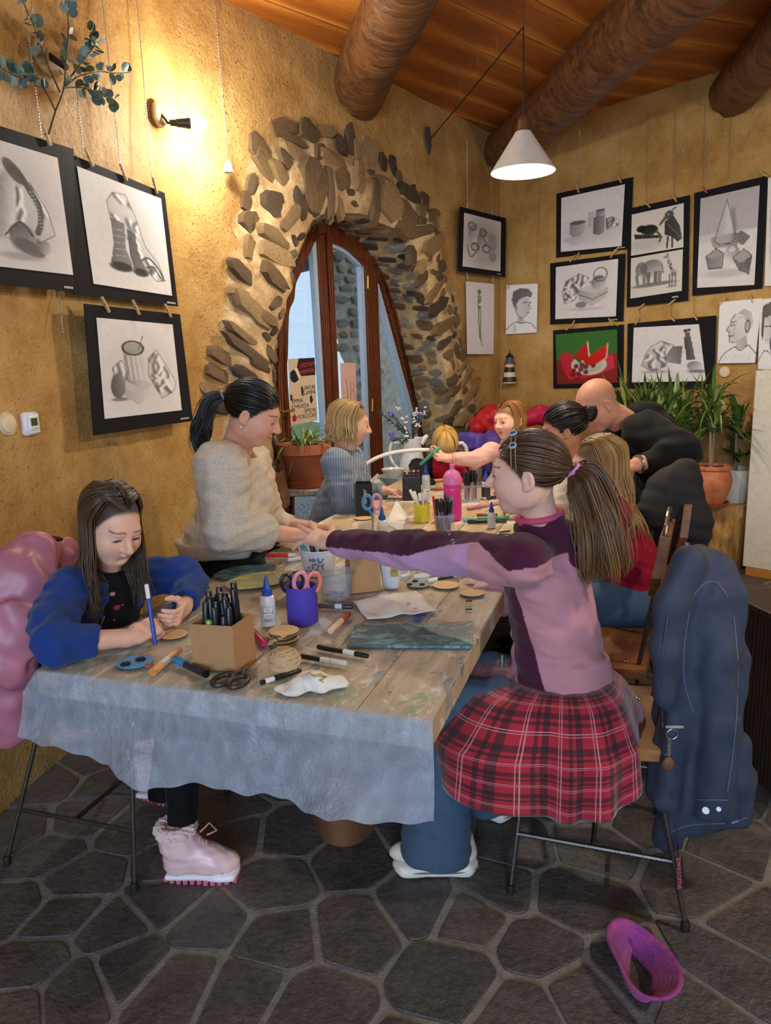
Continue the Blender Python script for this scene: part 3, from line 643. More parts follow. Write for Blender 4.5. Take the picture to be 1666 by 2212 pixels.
  me.polygons.add(len(Fq));me.polygons.foreach_set('loop_start',np.arange(0,len(Fq)*4,4,dtype=np.int32));me.polygons.foreach_set('loop_total',np.full(len(Fq),4,np.int32));me.update(calc_edges=True)
  if colfn is not None:
   cc=np.ones((len(V),4),np.float32);cc[:,:3]=colfn(V);at=me.color_attributes.new('Col','FLOAT_COLOR','POINT');at.data.foreach_set('color',cc.ravel())
  me.shade_smooth();return me
 def build(s,name,mat,parent,h=.005,colfn=None,loc=None):
  o=link(name,s.mesh(name,h,colfn),mat,parent)
  if loc is not None:o.location=loc
  return o
  # ================================================================ people: shared anatomy
def under(o,root):o.parent=root;o.matrix_parent_inverse=root.matrix_basis.inverted();return o
def wpart(mb_,name,mats,root,smooth=True,use_col=False):return under(mb_.build(name,mats,None,smooth,use_col),root)
M_SKIN=vcol('skin',.52,.12,420,.05,60,spec=.35,sheen=.1)
M_HAIR=vcol('hair_strands',.42,spec=.5)
M_CLOTH=vcol('fabric',.85,.25,500,.06,70,sheen=.05,spec=.2)
M_SMOOTHCLOTH=vcol('smooth_fabric',.6,.08,200,.05,40,spec=.3)
n=NT('eyeball');a=n.node('ShaderNodeAttribute',attribute_name='Col');n.set(color=a.outputs['Color'],rough=.08,spec=.6);M_EYE=n.mat
n=NT('fleece');a=n.node('ShaderNodeAttribute',attribute_name='Col');n.set(color=n.mix(1.0,a.outputs['Color'],n.ramp(n.noise(420,3),[(.3,(.90,)*3),(.7,(1.1,)*3)]),'MULTIPLY'),rough=.95,sheen=.12,spec=.1);n.bump(n.noise(600,3,.7),.3,.003);M_FLEECE=n.mat
n=NT('cable_knit');a=n.node('ShaderNodeAttribute',attribute_name='Col');v=n.map((60,60,130));w1=n.wave(1.0,1.5,1,v,'Z');w2=n.voro(150);n.set(color=n.mix(1.0,a.outputs['Color'],n.ramp(n.math('ADD',n.math('MULTIPLY',w2,.9),n.math('MULTIPLY',n.noise(40),.6)),[(.25,(.72,)*3),(.75,(1.16,)*3)]),'MULTIPLY'),rough=.95,sheen=.1,spec=.1);n.bump(n.math('ADD',w2,n.math('MULTIPLY',w1,.5)),.55,.006);M_KNIT=n.mat
def hcol(h):return np.array(hexc(h))
def headR(yaw,pitch,roll=0):return rotz(math.radians(yaw-90))@rotx(math.radians(-pitch))@roty(math.radians(roll))
class Person:
 def __init__(s,label,loc,skin='D9A78C',hair='4A3524',lips='B8625A',seated=True):
  s.root=empty('person',loc,0,label,'person','people around the craft table');s.skin=hcol(skin);s.hair=hcol(hair);s.lipc=hcol(lips);s.sd=SDF(.012);s.top=None;s.scalp=True;s.brow=None
 def L(s,x,y,z):return s.hc+s.R@(np.array([x,y,z])*s.hs)
 def head(s,c,yaw,pitch,roll=0,sc=1.0,open_=.0035,mouth=0.0,neck=None,nr=.05,slim=1.0,nose=1.0):
  s.hc=np.asarray(c,float);s.R=headR(yaw,pitch,roll);s.hs=sc;S=s.sd;L=s.L;R=s.R;k=lambda v:v*sc
  rr=lambda*a:np.array(a)*sc
  S.ell(L(0,-.018,.032),rr(.076*slim,.094,.083),R,k(.01))
  S.ell(L(0,.026,-.022),rr(.0625*slim,.066,.088),R,k(.035))
  S.ell(L(0,.05,-.088),rr(.030,.028,.024),R,k(.04))
  for q in(-1,1):
   S.ell(L(q*.034,.052,-.03),rr(.030,.034,.032),R,k(.03));S.ell(L(q*.048,.0,-.055),rr(.018,.040,.036),R,k(.035))
   S.ell(L(q*.031,.101,.004),rr(.019,.016,.0125),R,k(.018),'-')
  S.cap(L(-.030,.079,.024),L(.030,.079,.024),k(.010),None,k(.03))
  for q in(-1,1):S.ell(L(q*.031,.0765,.002),rr(.0155,.014,.0135),R,k(.006))
  if open_>0:
   for q in(-1,1):S.ell(L(q*.031,.093,-.0025),rr(.0125,.012,open_),R,k(.003),'-')
  S.cap(L(0,.088,.014),L(0,.113*nose+.0,-.024),k(.0075),k(.0100),k(.012));S.ell(L(0,.111*nose,-.027),rr(.0115,.012,.0095),R,k(.008))
  for q in(-1,1):S.ell(L(q*.0115,.097,-.031),rr(.0075,.010,.0075),R,k(.008))
  S.cap(L(-.018,.083,-.0548),L(0,.0935,-.054),k(.0042),k(.0062),k(.006));S.cap(L(.018,.083,-.0548),L(0,.0935,-.054),k(.0042),k(.0062),k(.006))
  S.cap(L(-.013,.084,-.066-mouth),L(.013,.084,-.066-mouth),k(.0068),None,k(.007))
  S.cap(L(-.019,.092,-.0605-mouth*.5),L(.019,.092,-.0605-mouth*.5),k(.0016+mouth*.5),None,k(.004),'-')
  S.ell(L(0,.090,-.078-mouth),rr(.02,.01,.006),R,k(.012),'-')
  for q in(-1,1):
   Re=R@rotz(q*.35)@rotx(-.2)
   S.ell(L(q*.079*slim,-.012,-.012),rr(.010,.019,.031),Re,k(.006));S.ell(L(q*.091*slim,-.009,-.010),rr(.008,.011,.020),Re,k(.004),'-');S.ell(L(q*.078*slim,-.004,-.036),rr(.007,.009,.010),Re,k(.006))
  if neck is not None:s.neck=np.asarray(neck,float);S.cap(L(0,-.022,-.045),s.neck,k(nr),nr*1.12,k(.025))
  return s
 def eyes(s,iris='4A3A2A',down=.35,r=.0128,side=0.0):
  for q in(-1,1):
   c=s.L(q*.031,.0755,.0015);m,n_=16,12;V=[];
   f=s.R@nrm((side,1,-down));sx,up,_=frame(f,s.R[:,2]);mb=MB();mb.ell((0,0,0),r*s.hs,None,18,14)
   P=np.concatenate(mb.v);a=np.arccos(np.clip(P[:,2]/(r*s.hs),-1,1));Rm=np.stack([sx,up,f],1)
   colr=np.where(a[:,None]<.22,np.array([[.004]*3]),np.where(a[:,None]<.52,hcol(iris)[None],np.array([[.72,.70,.68]])))
   o=link('eye',mesh_np('eye',P@Rm.T+c,mb.f,colr),M_EYE);o.data.shade_smooth();under(o,s.root)
   mb=MB();pts=[s.L(q*.031+x*.0128,.0915-.0055*x*x,.0012-.0032*x*x+.0)for x in np.linspace(-1.05,1.05,8)];mb.tube(pts,[.0008*s.hs]+[.0019*s.hs]*6+[.0008*s.hs],5);wpart(mb,'eyelashes',plain('lash','1E1512',.6),s.root)
  return s
 def arm(s,sh,el,wr,r=(.045,.036,.026)):s.sd.chain([sh,el,wr],r,.012);return s
 def hand(s,wr,d,nn,side,sc=1.0,curl=(.5,.5,.5,.5),spread=.0,thumb=(.75,.25),tcurl=.3,tip=1.0):
  S=s.sd;d=nrm(d);nn=np.asarray(nn,float);nn=nrm(nn-d*(nn@d));l=np.cross(nn,d)*side;k=sc;wr=np.asarray(wr,float)
  S.cap(wr-d*.02*k,wr+d*.02*k,.024*k,.025*k,.012)
  Rm=np.stack([l,d,nn],1);S.box(wr+d*.052*k,(.037*k,.045*k,.014*k),Rm,.012*k,.012);S.ell(wr+d*.03*k+l*.022*k+nn*.008*k,(.018*k,.03*k,.014*k),Rm,.012)
  tips=[]
  for i,(lat,ln)in enumerate(((.027,.072),(.009,.080),(-.009,.075),(-.026,.060))):
   p=wr+d*.088*k+l*lat*k;a=curl[i];sp=spread*(1.5-i)*.5;dd=nrm(d+l*sp);prev=p-dd*.02*k;rad=[.0105,.0092,.0083,.0072]
   S.cap(prev,p,.0110*k,.0105*k,.008);ang=0
   for j,fr in enumerate((.46,.30,.24)):
    ang+=a*(1.0 if j==0 else 1.15 if j==1 else.7);q=p+(dd*math.cos(ang)+nn*math.sin(ang))*ln*fr*k*1.08;S.cap(p,q,rad[j]*k,rad[j+1]*k,.0035);p=q
   tips.append(p)
  b=wr+d*.022*k+l*.026*k;d1=nrm(d*.6+l*thumb[0]+nn*thumb[1]);p1=b+d1*.042*k;d2=nrm(d1+d*tcurl+nn*tcurl*.6-l*tcurl*.5);p2=p1+d2*.030*k;d3_=nrm(d2+d*tcurl*.7+nn*tcurl*.3-l*tcurl*.4);p3=p2+d3_*.024*k
  S.chain([b,p1,p2,p3],[.015*k,.0118*k,.0102*k,.0085*k],.007);s.tips=tips;s.thumb=p3
  return s
 def hairmask(s,q,line=.062,low=-.03):
  x,y,z=q[:,0],q[:,1],q[:,2]
  lim=np.where(y>.0,np.interp(y,[0,.03,.055,.085],[-.02,.016,line*.72,line]),np.interp(y,[-.12,-.03,0],[low-.03,low,-.02]))
  return 1/(1+np.exp(-(z-lim)/.0035))
 def body(s,h=.003,blush=.25,stubble=None,freck=0,**kw):
  def cf(V):
   q=((V-s.hc)@s.R)/s.hs;c=np.tile(s.skin,(len(V),1));x,y,z=q[:,0],q[:,1],q[:,2];near=(np.abs(q).max(1)<.16)
   bl=np.exp(-(((np.abs(x)-.04)/.02)**2+((z+.028)/.02)**2))*near*(y>.02)*blush;c=c*(1-bl[:,None]*.35)+np.array([.62,.22,.18])*bl[:,None]*.35
   nb=np.exp(-((x/.014)**2+((z+.028)/.012)**2))*near*(y>.08)*.18;c=c*(1-nb[:,None])+np.array([.6,.24,.19])*nb[:,None]
   lp=np.clip(1.3-np.abs((z+.0605)/np.where(z>-.0605,.0085,.0115))-np.abs(x/.024)**2*1.0,0,1)*(y>.07)*near;lp=np.clip(lp*2.5,0,1)*.75;c=c*(1-lp[:,None])+s.lipc*lp[:,None]
   br=np.clip(1-np.abs((z-.0295+7*(np.abs(x)-.026)**2)/.0040),0,1)*((np.abs(x)>.012)&(np.abs(x)<.052)&(y>.05));br=np.clip(br*1.6,0,1)*.7;bc=s.hair*.8 if s.brow is None else s.brow;c=c*(1-br[:,None])+bc*br[:,None]
   if s.scalp:m=s.hairmask(q,**kw)*near*(np.abs(x)<.0785);c=c*(1-m[:,None])+s.hair*.8*m[:,None]
   if stubble is not None:m=s.hairmask(q,**kw)*near*stubble;c=c*(1-m[:,None])+s.hair*m[:,None]
   return c
  o=s.sd.build('body',M_SKIN,None,h,cf);under(o,s.root);return o
 def garment(s,name,sd,mat,col,h=.005):
  cf=col if callable(col)else(lambda V,c=hcol(col):np.tile(c,(len(V),1)))
  return under(sd.build(name,mat,None,h,cf),s.root)
  # ---- hair
 def sk(s,az,el,inf=1.06):
  return np.stack([np.sin(az)*np.cos(el)*.078,np.cos(az)*np.cos(el)*.097-.018,np.sin(el)*.087+.032],-1)*np.array([inf,inf,inf])
 def locks(s,name,P,w,var=.22,tipc=None,taper=.35,thick=.42,mat=None,push=True,seed=1,lift=.007):
  r=np.random.default_rng(seed);nS,m,_=P.shape
  if push and s.top is not None:
   for _ in range(2):
    F=P.reshape(-1,3);d=s.top.ev(F);ii=np.where(d<lift)[0]
    if len(ii):
     Q=F[ii];e=.004;g=np.stack([s.top.ev(Q+np.eye(3)[k]*e)-d[ii]for k in range(3)],1);g/=np.maximum(np.linalg.norm(g,axis=1,keepdims=True),1e-6);F[ii]=Q+g*(lift-d[ii])[:,None];P=F.reshape(nS,m,3)
  T=np.gradient(P,axis=1);T/=np.maximum(np.linalg.norm(T,axis=2,keepdims=True),1e-9)
  Nn=P-(s.hc+s.R@np.array([0,-.02,0]));Nn-=T*(Nn*T).sum(2,keepdims=True);Nn/=np.maximum(np.linalg.norm(Nn,axis=2,keepdims=True),1e-9);Sd=np.cross(T,Nn)
  tw=r.uniform(-.5,.5,(nS,1,1));Sd2=Sd*np.cos(tw)+Nn*np.sin(tw);N2=np.cross(Sd2,T)
  t=np.linspace(0,1,m);prof=np.interp(t,[0,.12,.7,1],[.55,1,.9,taper])[None,:,None]*(w*r.uniform(.6,1.25,nS))[:,None,None]
  V=np.stack([P+Sd2*prof*.5,P+N2*prof*thick*.5,P-Sd2*prof*.5,P-N2*prof*thick*.5],2).reshape(-1,3)
  b=(np.arange(nS)*m*4)[:,None,None]+(np.arange(m-1)*4)[None,:,None];k=np.arange(4);k2=(k+1)%4
  Fq=np.stack([b+k,b+k2,b+4+k2,b+4+k],-1).reshape(-1,4)
  base=s.hair[None]*(1+r.normal(0,var,(nS,1)));base=np.clip(base,.002,1);tc_=(s.hair*1.25 if tipc is None else hcol(tipc));cc=base[:,None]*(1-t[None,:,None]*.6)+(tc_*(1+r.normal(0,var,(nS,1))))[:,None]*t[None,:,None]*.6
  cc=np.repeat(np.clip(cc,.001,1).reshape(-1,3),4,0)
  o=link(name,mesh_np(name,V,Fq,cc),mat or M_HAIR);o.data.shade_smooth();return under(o,s.root)
 def resamp(s,C,m):
  nS,k,_=C.shape;t=np.linspace(0,k-1,m);i=np.clip(t.astype(int),0,k-2);u=(t-i)[None,:,None]
  p0,p1,p2,p3=C[:,np.clip(i-1,0,k-1)],C[:,i],C[:,i+1],C[:,np.clip(i+2,0,k-1)]
  return.5*((2*p1)+(-p0+p2)*u+(2*p0-5*p1+4*p2-p3)*u*u+(-p0+3*p1-3*p2+p3)*u**3)
 def hair_long(s,n=500,length=.30,w=.0085,az0=62,part=0.0,seed=1,tipc=None,wave=.006,flare=.02,m=16,front_extra=0.0,az1=180,name='hair',lenvar=.12,clump=0.0):
  r=np.random.default_rng(seed);sg=np.where(r.random(n)<.5,-1,1.);t=r.random(n)**.85
  y0=.060-.146*t+r.normal(0,.004,n);az=np.radians(az0+(az1-az0)*t)*sg+r.normal(0,.05,n)
  top=np.stack([part+sg*r.uniform(.0,.020,n),y0,np.zeros(n)],1);top[:,2]=.032+.089*np.sqrt(np.clip(1-((y0+.018)/.102)**2-(part/.08)**2,.02,1))*1.05
  inf=r.uniform(1.03,1.16,n)[:,None]
  g=s.R.T@np.array([0,0,-1.]);L_=(length*(1+r.normal(0,lenvar,n)))[:,None]/s.hs
  a1=s.sk(az*.80,np.full(n,.80),1.0)*inf;a2=s.sk(az*.95,np.full(n,.32),1.0)*inf;a3=s.sk(az,np.full(n,-.15),1.0)*inf
  out=np.stack([np.sin(az),np.cos(az),np.zeros(n)],1);out-=g*(out@g)[:,None]
  f1=a3+g*L_*.33+out*.006;f2=a3+g*L_*.66+out*(flare*.6)+r.normal(0,wave,(n,3));f3=a3+g*L_+out*flare*r.uniform(.2,1.3,(n,1))+r.normal(0,wave*1.6,(n,3))
  C=np.stack([top,a1,a2,a3,f1,f2,f3],1);P=s.resamp(C,m)*s.hs;P=P@s.R.T+s.hc
  return s.locks(name,P,w*s.hs,tipc=tipc,seed=seed)
 def hair_back(s,tie,n=420,w=.008,line=.066,seed=2,m=10,inf0=1.05,name='hair',low=-.045,puff=.0):
  r=np.random.default_rng(seed);tie=np.array(tie,float);az=r.uniform(-np.pi,np.pi,n*4);el=np.arcsin(r.uniform(-.75,1,n*4));q=s.sk(az,el,1.0);msk=s.hairmask(q,line,low)
  keep=np.where((msk>.5)&(np.linalg.norm(q-tie,axis=1)>.02))[0][:n];q=q[keep];cen=np.array([0,-.018,.032]);rad=np.array([.078,.097,.087])
  a=(q-cen)/rad;b=(tie-cen)/rad;bl=np.linalg.norm(b);b=b/bl;a/=np.linalg.norm(a,axis=1,keepdims=True);om=np.arccos(np.clip(a@b,-.999,.999))[:,None];P=[]
  inf=r.uniform(inf0-.015,inf0+.05,(len(a),1))
  for t in np.linspace(0,1,m):
   d=(np.sin((1-t)*om)*a+np.sin(t*om)*b)/np.sin(om);rr=inf+puff*math.sin(math.pi*t)+(bl-inf)*max(0,(t-.72)/.28)**1.5;P.append((cen+d*rad*rr)*s.hs)
  P=np.stack(P,1)@s.R.T+s.hc
  return s.locks(name,P,w*s.hs,taper=.5,push=False,seed=seed)
 def hair_cap(s,n=360,w=.011,seed=5,m=10,rim=-.45,fringe=.25,tipc=None,name='hair',inf=(1.06,1.15),push=True):
  r=np.random.default_rng(seed);az=r.uniform(-np.pi,np.pi,n);e1=np.where(np.abs(az)<.75,fringe,rim)+r.normal(0,.06,n);cen=np.array([0,-.018,.032]);rad=np.array([.078,.097,.087]);cr_=nrm([0,-.35,.95])
  b=np.stack([np.sin(az)*np.cos(e1),np.cos(az)*np.cos(e1),np.sin(e1)],1);om=np.arccos(np.clip(b@cr_,-.99,.99))[:,None];k=r.uniform(*inf,(n,1));t0=r.uniform(0,.35,(n,1));P=[]
  for t in np.linspace(0,1,m):u=t0+(1-t0)*t;P.append((cen+(np.sin((1-u)*om)*cr_+np.sin(u*om)*b)/np.sin(om)*rad*(k+.05*u*u))*s.hs)
  return s.locks(name,np.stack(P,1)@s.R.T+s.hc,w*s.hs,tipc=tipc,push=push,seed=seed)
 def tail(s,guide,n=220,w=.009,r0=.012,r1=.05,seed=3,m=22,wave=.012,tipc=None,name='ponytail',r2=None):
  r=np.random.default_rng(seed);G=spline(np.asarray(guide,float),m);nc=16;ca,cr2=r.uniform(0,2*np.pi,nc),np.sqrt(r.random(nc));ci=r.integers(0,nc,n);cx_,cy_=np.cos(ca)*cr2,np.sin(ca)*cr2;qx,qy=cx_[ci]+r.normal(0,.17,n),cy_[ci]+r.normal(0,.17,n);a=np.arctan2(qy,qx);rho=np.hypot(qx,qy);t=np.linspace(0,1,m)
  T=np.gradient(G,axis=0);P=np.zeros((n,m,3));sd,_,_=frame(T[0])
  rad=np.interp(t,[0,.18,.55,.85,1],[r0,r1*.7,r1,r1*.85,(r1*.5 if r2 is None else r2)]);ln=r.uniform(.80,1.04,n);ph=r.uniform(0,6.28,(nc,2))[ci]+r.normal(0,.25,(n,2));fq=r.uniform(6,10,nc)[ci]
  for i in range(m):
   Ti=nrm(T[i]);sd=nrm(sd-Ti*(sd@Ti));up=np.cross(Ti,sd)
   P[:,i]=G[i]+(np.cos(a)*rho*rad[i]+wave*t[i]*np.sin(fq*t[i]+ph[:,0]))[:,None]*sd+(np.sin(a)*rho*rad[i]+wave*t[i]*np.sin(fq*t[i]+ph[:,1]))[:,None]*up
  Q=np.zeros_like(P)
  for i in range(n):
   tt=t*min(ln[i],1.0)*(m-1);j=np.clip(tt.astype(int),0,m-2);u=(tt-j)[:,None];Q[i]=P[i,j]*(1-u)+P[i,j+1]*u
  return s.locks(name,Q,w,tipc=tipc,seed=seed,taper=.25)
def bodyR(side,axis):side=nrm(side);axis=nrm(axis);side=nrm(side-axis*(side@axis));return np.stack([side,np.cross(axis,side),axis],1)
def torso(S,pel,chest,shl,shr,wh=.13,dh=.10,wc=.14,dc=.095,rs=.05,g=0.0,belly=0.0):
 pel,chest,shl,shr=[np.asarray(v,float)for v in(pel,chest,shl,shr)];ax=nrm(chest-pel);side=nrm(shr-shl);R=bodyR(side,ax);L_=np.linalg.norm(chest-pel);fw=R[:,1]
 S.ell(pel,(wh+g,dh+g,.12+g),R,.05);S.ell(pel+(chest-pel)*.5+fw*belly,((wh+wc)/2*.95+g,(dh+dc)/2+g+belly*.6,L_*.5+g),R,.06);S.ell(chest,(wc+g,dc+g,.14+g),R,.05)
 top=chest+ax*.07
 for sh in(shl,shr):S.cap(top+(sh-top)*.35,sh,rs*1.15+g,rs+g,.05)
 return R
def wrinkle(amp,f=(26,26,60),seed=0,amp2=0.0,f2=14):
 f=np.array(f,float)*2.4;f2=f2*2
 def fn(P,d):
  near=np.abs(d)<.05;o=np.zeros(len(P));Q=P[near]
  o[near]=amp*wnoise(Q*f,1.0,seed,4)+(amp2*wnoise(Q,f2,seed+3,3)if amp2 else 0);return o
 return fn
 # ================================================================ the people
TD=np.array([.321,.947,0]);TN=np.array([.947,-.321,0])
UP=np.array([0,0,1.])
# ---- girl in the navy fleece, drawing at the near left corner
g=Person('girl in navy fleece drawing on a disc at the near left table corner',(-.93,2.2,0),'DBAA90','3A2A1C','B4706A')
shr,shl=W(150,1272,2.03),W(318,1245,2.30);chest=(shr+shl)/2+np.array([-.035,.01,-.07]);pel=np.array([-1.0,2.22,.53])
hc=W(243,1133,2.06)
g.head(hc,-42,25,-4,.93,.0052,neck=(shr+shl)/2+np.array([-.01,.0,.035]),nr=.044,slim=.97)
elr,wrr=Z(118,1392,.815),Z(285,1376,.785);ell_,wrl=Z(412,1262,.82),Z(398,1312,.80)
g.arm(shr,elr,wrr,(.04,.034,.023));g.arm(shl,ell_,wrl,(.036,.026,.022));g.sd.chain([chest,pel],[.08,.08],.03)
g.hand(wrr,Z(340,1348,.80)-wrr,(.25,.75,-.35),-1,.80,(.75,.85,.95,1.0),0,(.55,.65),.5)
g.hand(wrl,Z(372,1352,.79)-wrl,(-.75,.1,.30),1,.78,(.45,.5,.6,.7),.1,(.5,.6),.4)
T_=SDF(.02);torso(T_,pel,chest,shl,shr,.135,.105,.135,.095,.052,.0);cuff=wrr+(elr-wrr)*.48
T_.chain([shr,shr*.45+elr*.55+np.array([-.02,-.01,-.01]),elr],[.062,.058,.054],.03);T_.cone(elr-(cuff-elr)*.12,cuff,.052,.043,.006,.03)
cuf2=wrl+(ell_-wrl)*.22;T_.chain([shl,shl*.4+ell_*.6+np.array([.02,.03,.01]),ell_],[.062,.058,.052],.03);T_.cone(ell_-(cuf2-ell_)*.2,cuf2,.050,.041,.006,.025)
nk=g.neck;T_.cone(nk+np.array([-.006,.004,-.045]),nk+np.array([.010,-.008,.036]),.070,.066,.008,.022);T_.cone(nk+np.array([.012,-.010,.0]),nk+np.array([.03,-.02,.08]),.056,.060,.004,.008,'-')
fdir=nrm(np.array([.80,-.58,0]));T_.ell(chest+fdir*.105+UP*(-.03),(.052,.05,.16),bodyR((.58,.8,0),(0,0,1.)),.02,'-')
T_.disp=wrinkle(.0045,(22,22,46),1,.003,30);g.top=T_
g.garment('fleece_jacket',T_,M_FLEECE,'1F3A78',.0045)
S2=SDF(.02);torso(S2,pel,chest,shl,shr,.125,.095,.125,.086,.04,0);S2 .cone(nk+np.array([0,0,-.05]),nk+np.array([.008,-.006,.005]),.062,.054,.004,.02);S2 .ell(chest+fdir*.05-UP*.05,(.08,.06,.15),bodyR((.58,.8,0),(0,0,1.)),.03)
g.garment('shirt',S2,M_CLOTH,'0E0C10',.006);SH2=S2
for q,pts in((0,[(253,1265),(238,1290),(226,1330),(219,1348)]),(1,[(262,1290),(275,1318),(287,1342)])):
 P=[W(x,y,2.0)for x,y in pts];C_=[]
 for p in P:
  d=nrm(p-CAM);t=np.linspace(1.6,2.6,120);v=T_.ev(CAM+d*t[:,None]);k=np.argmax(v<.001);C_.append(CAM+d*(t[k]-.003))
 mb=MB();mb.tube(spline(C_,14),.0028,6);wpart(mb,'zip',plain('coral_zip','B0504F',.6),g.root)
g.body(.0027,.30,line=.096);g.eyes('3A3028',.55)
g.hair_long(680,.255,.0085,70,.004,11,'5E4630',.006,.012,16)
Lg=SDF(.02)
for q in(-1,1):hip=pel+np.array([.02,.09*q,-.02]);kn=Z(372+q*-6,1560,.47)+np.array([-.02,.05*q+.02,0]);an=np.array([-.615+.03*(q>0),2.02+.06*(q>0),.20]);Lg.chain([hip,kn,an],[.075,.058,.045],.03);an0=an
Lg2=SDF(.02);kn=np.array([-.64,2.08,.50]);an=Z(395,1778,.17);Lg2 .chain([pel+np.array([.02,-.08,-.02]),kn],[.075,.06],.03);Lg2 .cone(kn,an,.060,.044,.006,.03);kn2=np.array([-.68,2.24,.50]);an2=Z(345,1760,.16)+np.array([-.02,.08,0]);Lg2 .chain([pel+np.array([.02,.08,-.02]),kn2],[.075,.058],.03);Lg2 .cone(kn2,an2,.056,.043,.006,.03)
Lg2 .disp=wrinkle(.0015,(30,30,60),2);g.garment('leggings',Lg2,M_CLOTH,'07070A',.006)
an_fl,an_fl2=an,an2
mb=MB();mb.cyl(an+UP*.03,an-UP*.06,.031,.029,14);wpart(mb,'ankle',plain('ankle_skin','D9A78C',.5),g.root)
def boot(root,toe,heel,col='E9C3BE',sc=1.0):
 d=nrm(toe-heel);L_=np.linalg.norm(toe-heel);s_=np.cross(UP,d);Rb=np.stack([s_,d,UP],1);c=(toe+heel)/2;B=SDF(.02);h0=heel+d*.045
 B.ell(c+d*L_*.16+UP*.052,(.045*sc,L_*.36,.040*sc),Rb,.03);B.cap(h0+UP*.05,h0+UP*.13,.046*sc,.045*sc,.03);B.cap(h0+UP*.10+d*.03,c+d*.03+UP*.065,.044*sc,.038*sc,.03);B.cone(h0+UP*.10,h0+UP*.165,.048*sc,.052*sc,.006,.02);B.half(heel+UP*.024,(0,0,-1))
 B.disp=wrinkle(.0015,(40,40,60),3);up_=under(B.build('boot_upper',plain('pink_leather',col,.35,.05),None,.004),root)
 Fu=SDF(.01)
 for k in range(10):a=k*.6283;q=h0+UP*.165+.047*sc*(math.cos(a)*s_+math.sin(a)*d);q2=h0+UP*.165+.047*sc*(math.cos(a+.63)*s_+math.sin(a+.63)*d);Fu.cap(q,q2,.016,None,.01)
 Fu.disp=wrinkle(.004,(160,160,160),5);under(Fu.build('fur_cuff',plain('pink_fur','EBC9C4',.95,.1,200,.6,500,sheen=.5),None,.004),up_)
 So=SDF(.008);So.box(c+UP*.021,(.040*sc,L_*.46,.009),Rb,.008);So.ell(c+d*L_*.3+UP*.021,(.047*sc,L_*.2,.010),Rb,.02);under(So.build('midsole',plain('white_rubber','E9E6EA',.5),None,.004),up_)
 Tr=MB();
 for k in range(11):
  t=-.46+.092*k;wd_=.044*sc*(1.05 if t>0 else.92)*math.sqrt(max(.15,1-(2*t*.92)**4));Tr.bbox(c+d*t*L_+UP*.008,(wd_,L_*.033,.008),.003,Rb)
 under(Tr.build('outsole',plain('rose_rubber','C9657A',.6)),up_)
 La=MB()
 for k in range(5):
  t0,t1=-.02+.085*k,.06+.085*k;z0=.128-.014*k;z1=.118-.016*k;sgn=1 if k%2 else-1
  La.tube([c+d*(t0)*L_+s_*sgn*.036*sc+UP*(z0-.035),c+d*(t0+.03)*L_+UP*(z0+.006),c+d*t1*L_-s_*sgn*.036*sc+UP*(z1-.035)],.0026,6);La.tube([c+d*(t0)*L_-s_*sgn*.036*sc+UP*(z0-.035),c+d*(t0+.03)*L_+UP*(z0+.006),c+d*t1*L_+s_*sgn*.036*sc+UP*(z1-.035)],.0026,6)
 lp=c+d*.02*L_+UP*.15;La.tube([lp,lp+d*.03+UP*.03,lp+d*.05+UP*.005,lp+d*.02-UP*.01],.003,6);under(La.build('laces',plain('rose_lace','C58E8A',.7),None,True),up_)
boot(g.root,Z(518,1893),Z(352,1908)+np.array([0,.03,0]));boot(g.root,Z(395,1800)+np.array([-.03,.13,.03]),Z(330,1800)+np.array([-.09,.16,.05]))
# ---- girl in pink fleece and tartan skirt, reaching across
f=Person('girl in pink and plum fleece and red tartan skirt reaching across the table',(.52,2.04,0),'DDAE98','4E3520','B8726A')
hc=W(1138,1022,2.03);sh_l,sh_r=W(1128,1212,1.90),W(1215,1170,2.20);pel=np.array([.500,2.03,.54]);chest=(sh_l+sh_r)/2+np.array([.012,.0,-.085])
f.head(hc,163,4,2,.96,.003,neck=(sh_l+sh_r)/2+np.array([.0,0,.05]),nr=.045)
el_,wr_=W(885,1188,2.17),W(716,1172,2.42);f.arm(sh_l,el_,wr_,(.042,.034,.024));f.hand(wr_,W(650,1150,2.50)-wr_,(.10,.45,-.85),1,1.0,(.08,.02,.08,.28),.85,(.85,.25),.1)
elr,wrr=W(1085,1300,2.42),W(1062,1252,2.40);f.arm(sh_r,elr,wrr,(.042,.034,.024));f.hand(wrr,W(1042,1250,2.42)-wrr,(.2,.2,-.9),-1,.8,(.6,.6,.6,.6),.1)
f.sd.chain([chest,pel],[.08,.08],.03)
T_=SDF(.02);Rb=torso(T_,pel+UP*.06,chest,sh_l,sh_r,.140,.125,.140,.118,.055,0,.0)
T_.chain([sh_l,el_],[.070,.058],.035);cuff=wr_+(el_-wr_)*.06;T_.cone(el_-(cuff-el_)*.08,cuff,.056,.045,.005,.03);T_.chain([sh_r,elr],[.064,.05],.03);T_.cone(elr,wrr,.05,.038,.005,.03)
nk=f.neck;T_.cone(nk-UP*.05,nk+np.array([-.012,0,.058]),.085,.070,.01,.03);T_.cone(nk+np.array([-.01,0,.01]),nk+np.array([-.03,0,.10]),.058,.066,.004,.008,'-')
T_.ell(nk+np.array([.075,.0,-.055]),(.07,.10,.055),bodyR((.32,.95,0),(.35,-.1,1)),.03)
T_.cone(pel+UP*.02,pel+UP*.12,.150,.135,.006,.03);T_.half(pel-UP*.015,(0,0,-1))
T_.disp=wrinkle(.0042,(14,14,62),4,.0025,26);f.top=T_
PK,PL_,LIL=hcol('BF868E'),hcol('4A1F33'),hcol('BE93B4')
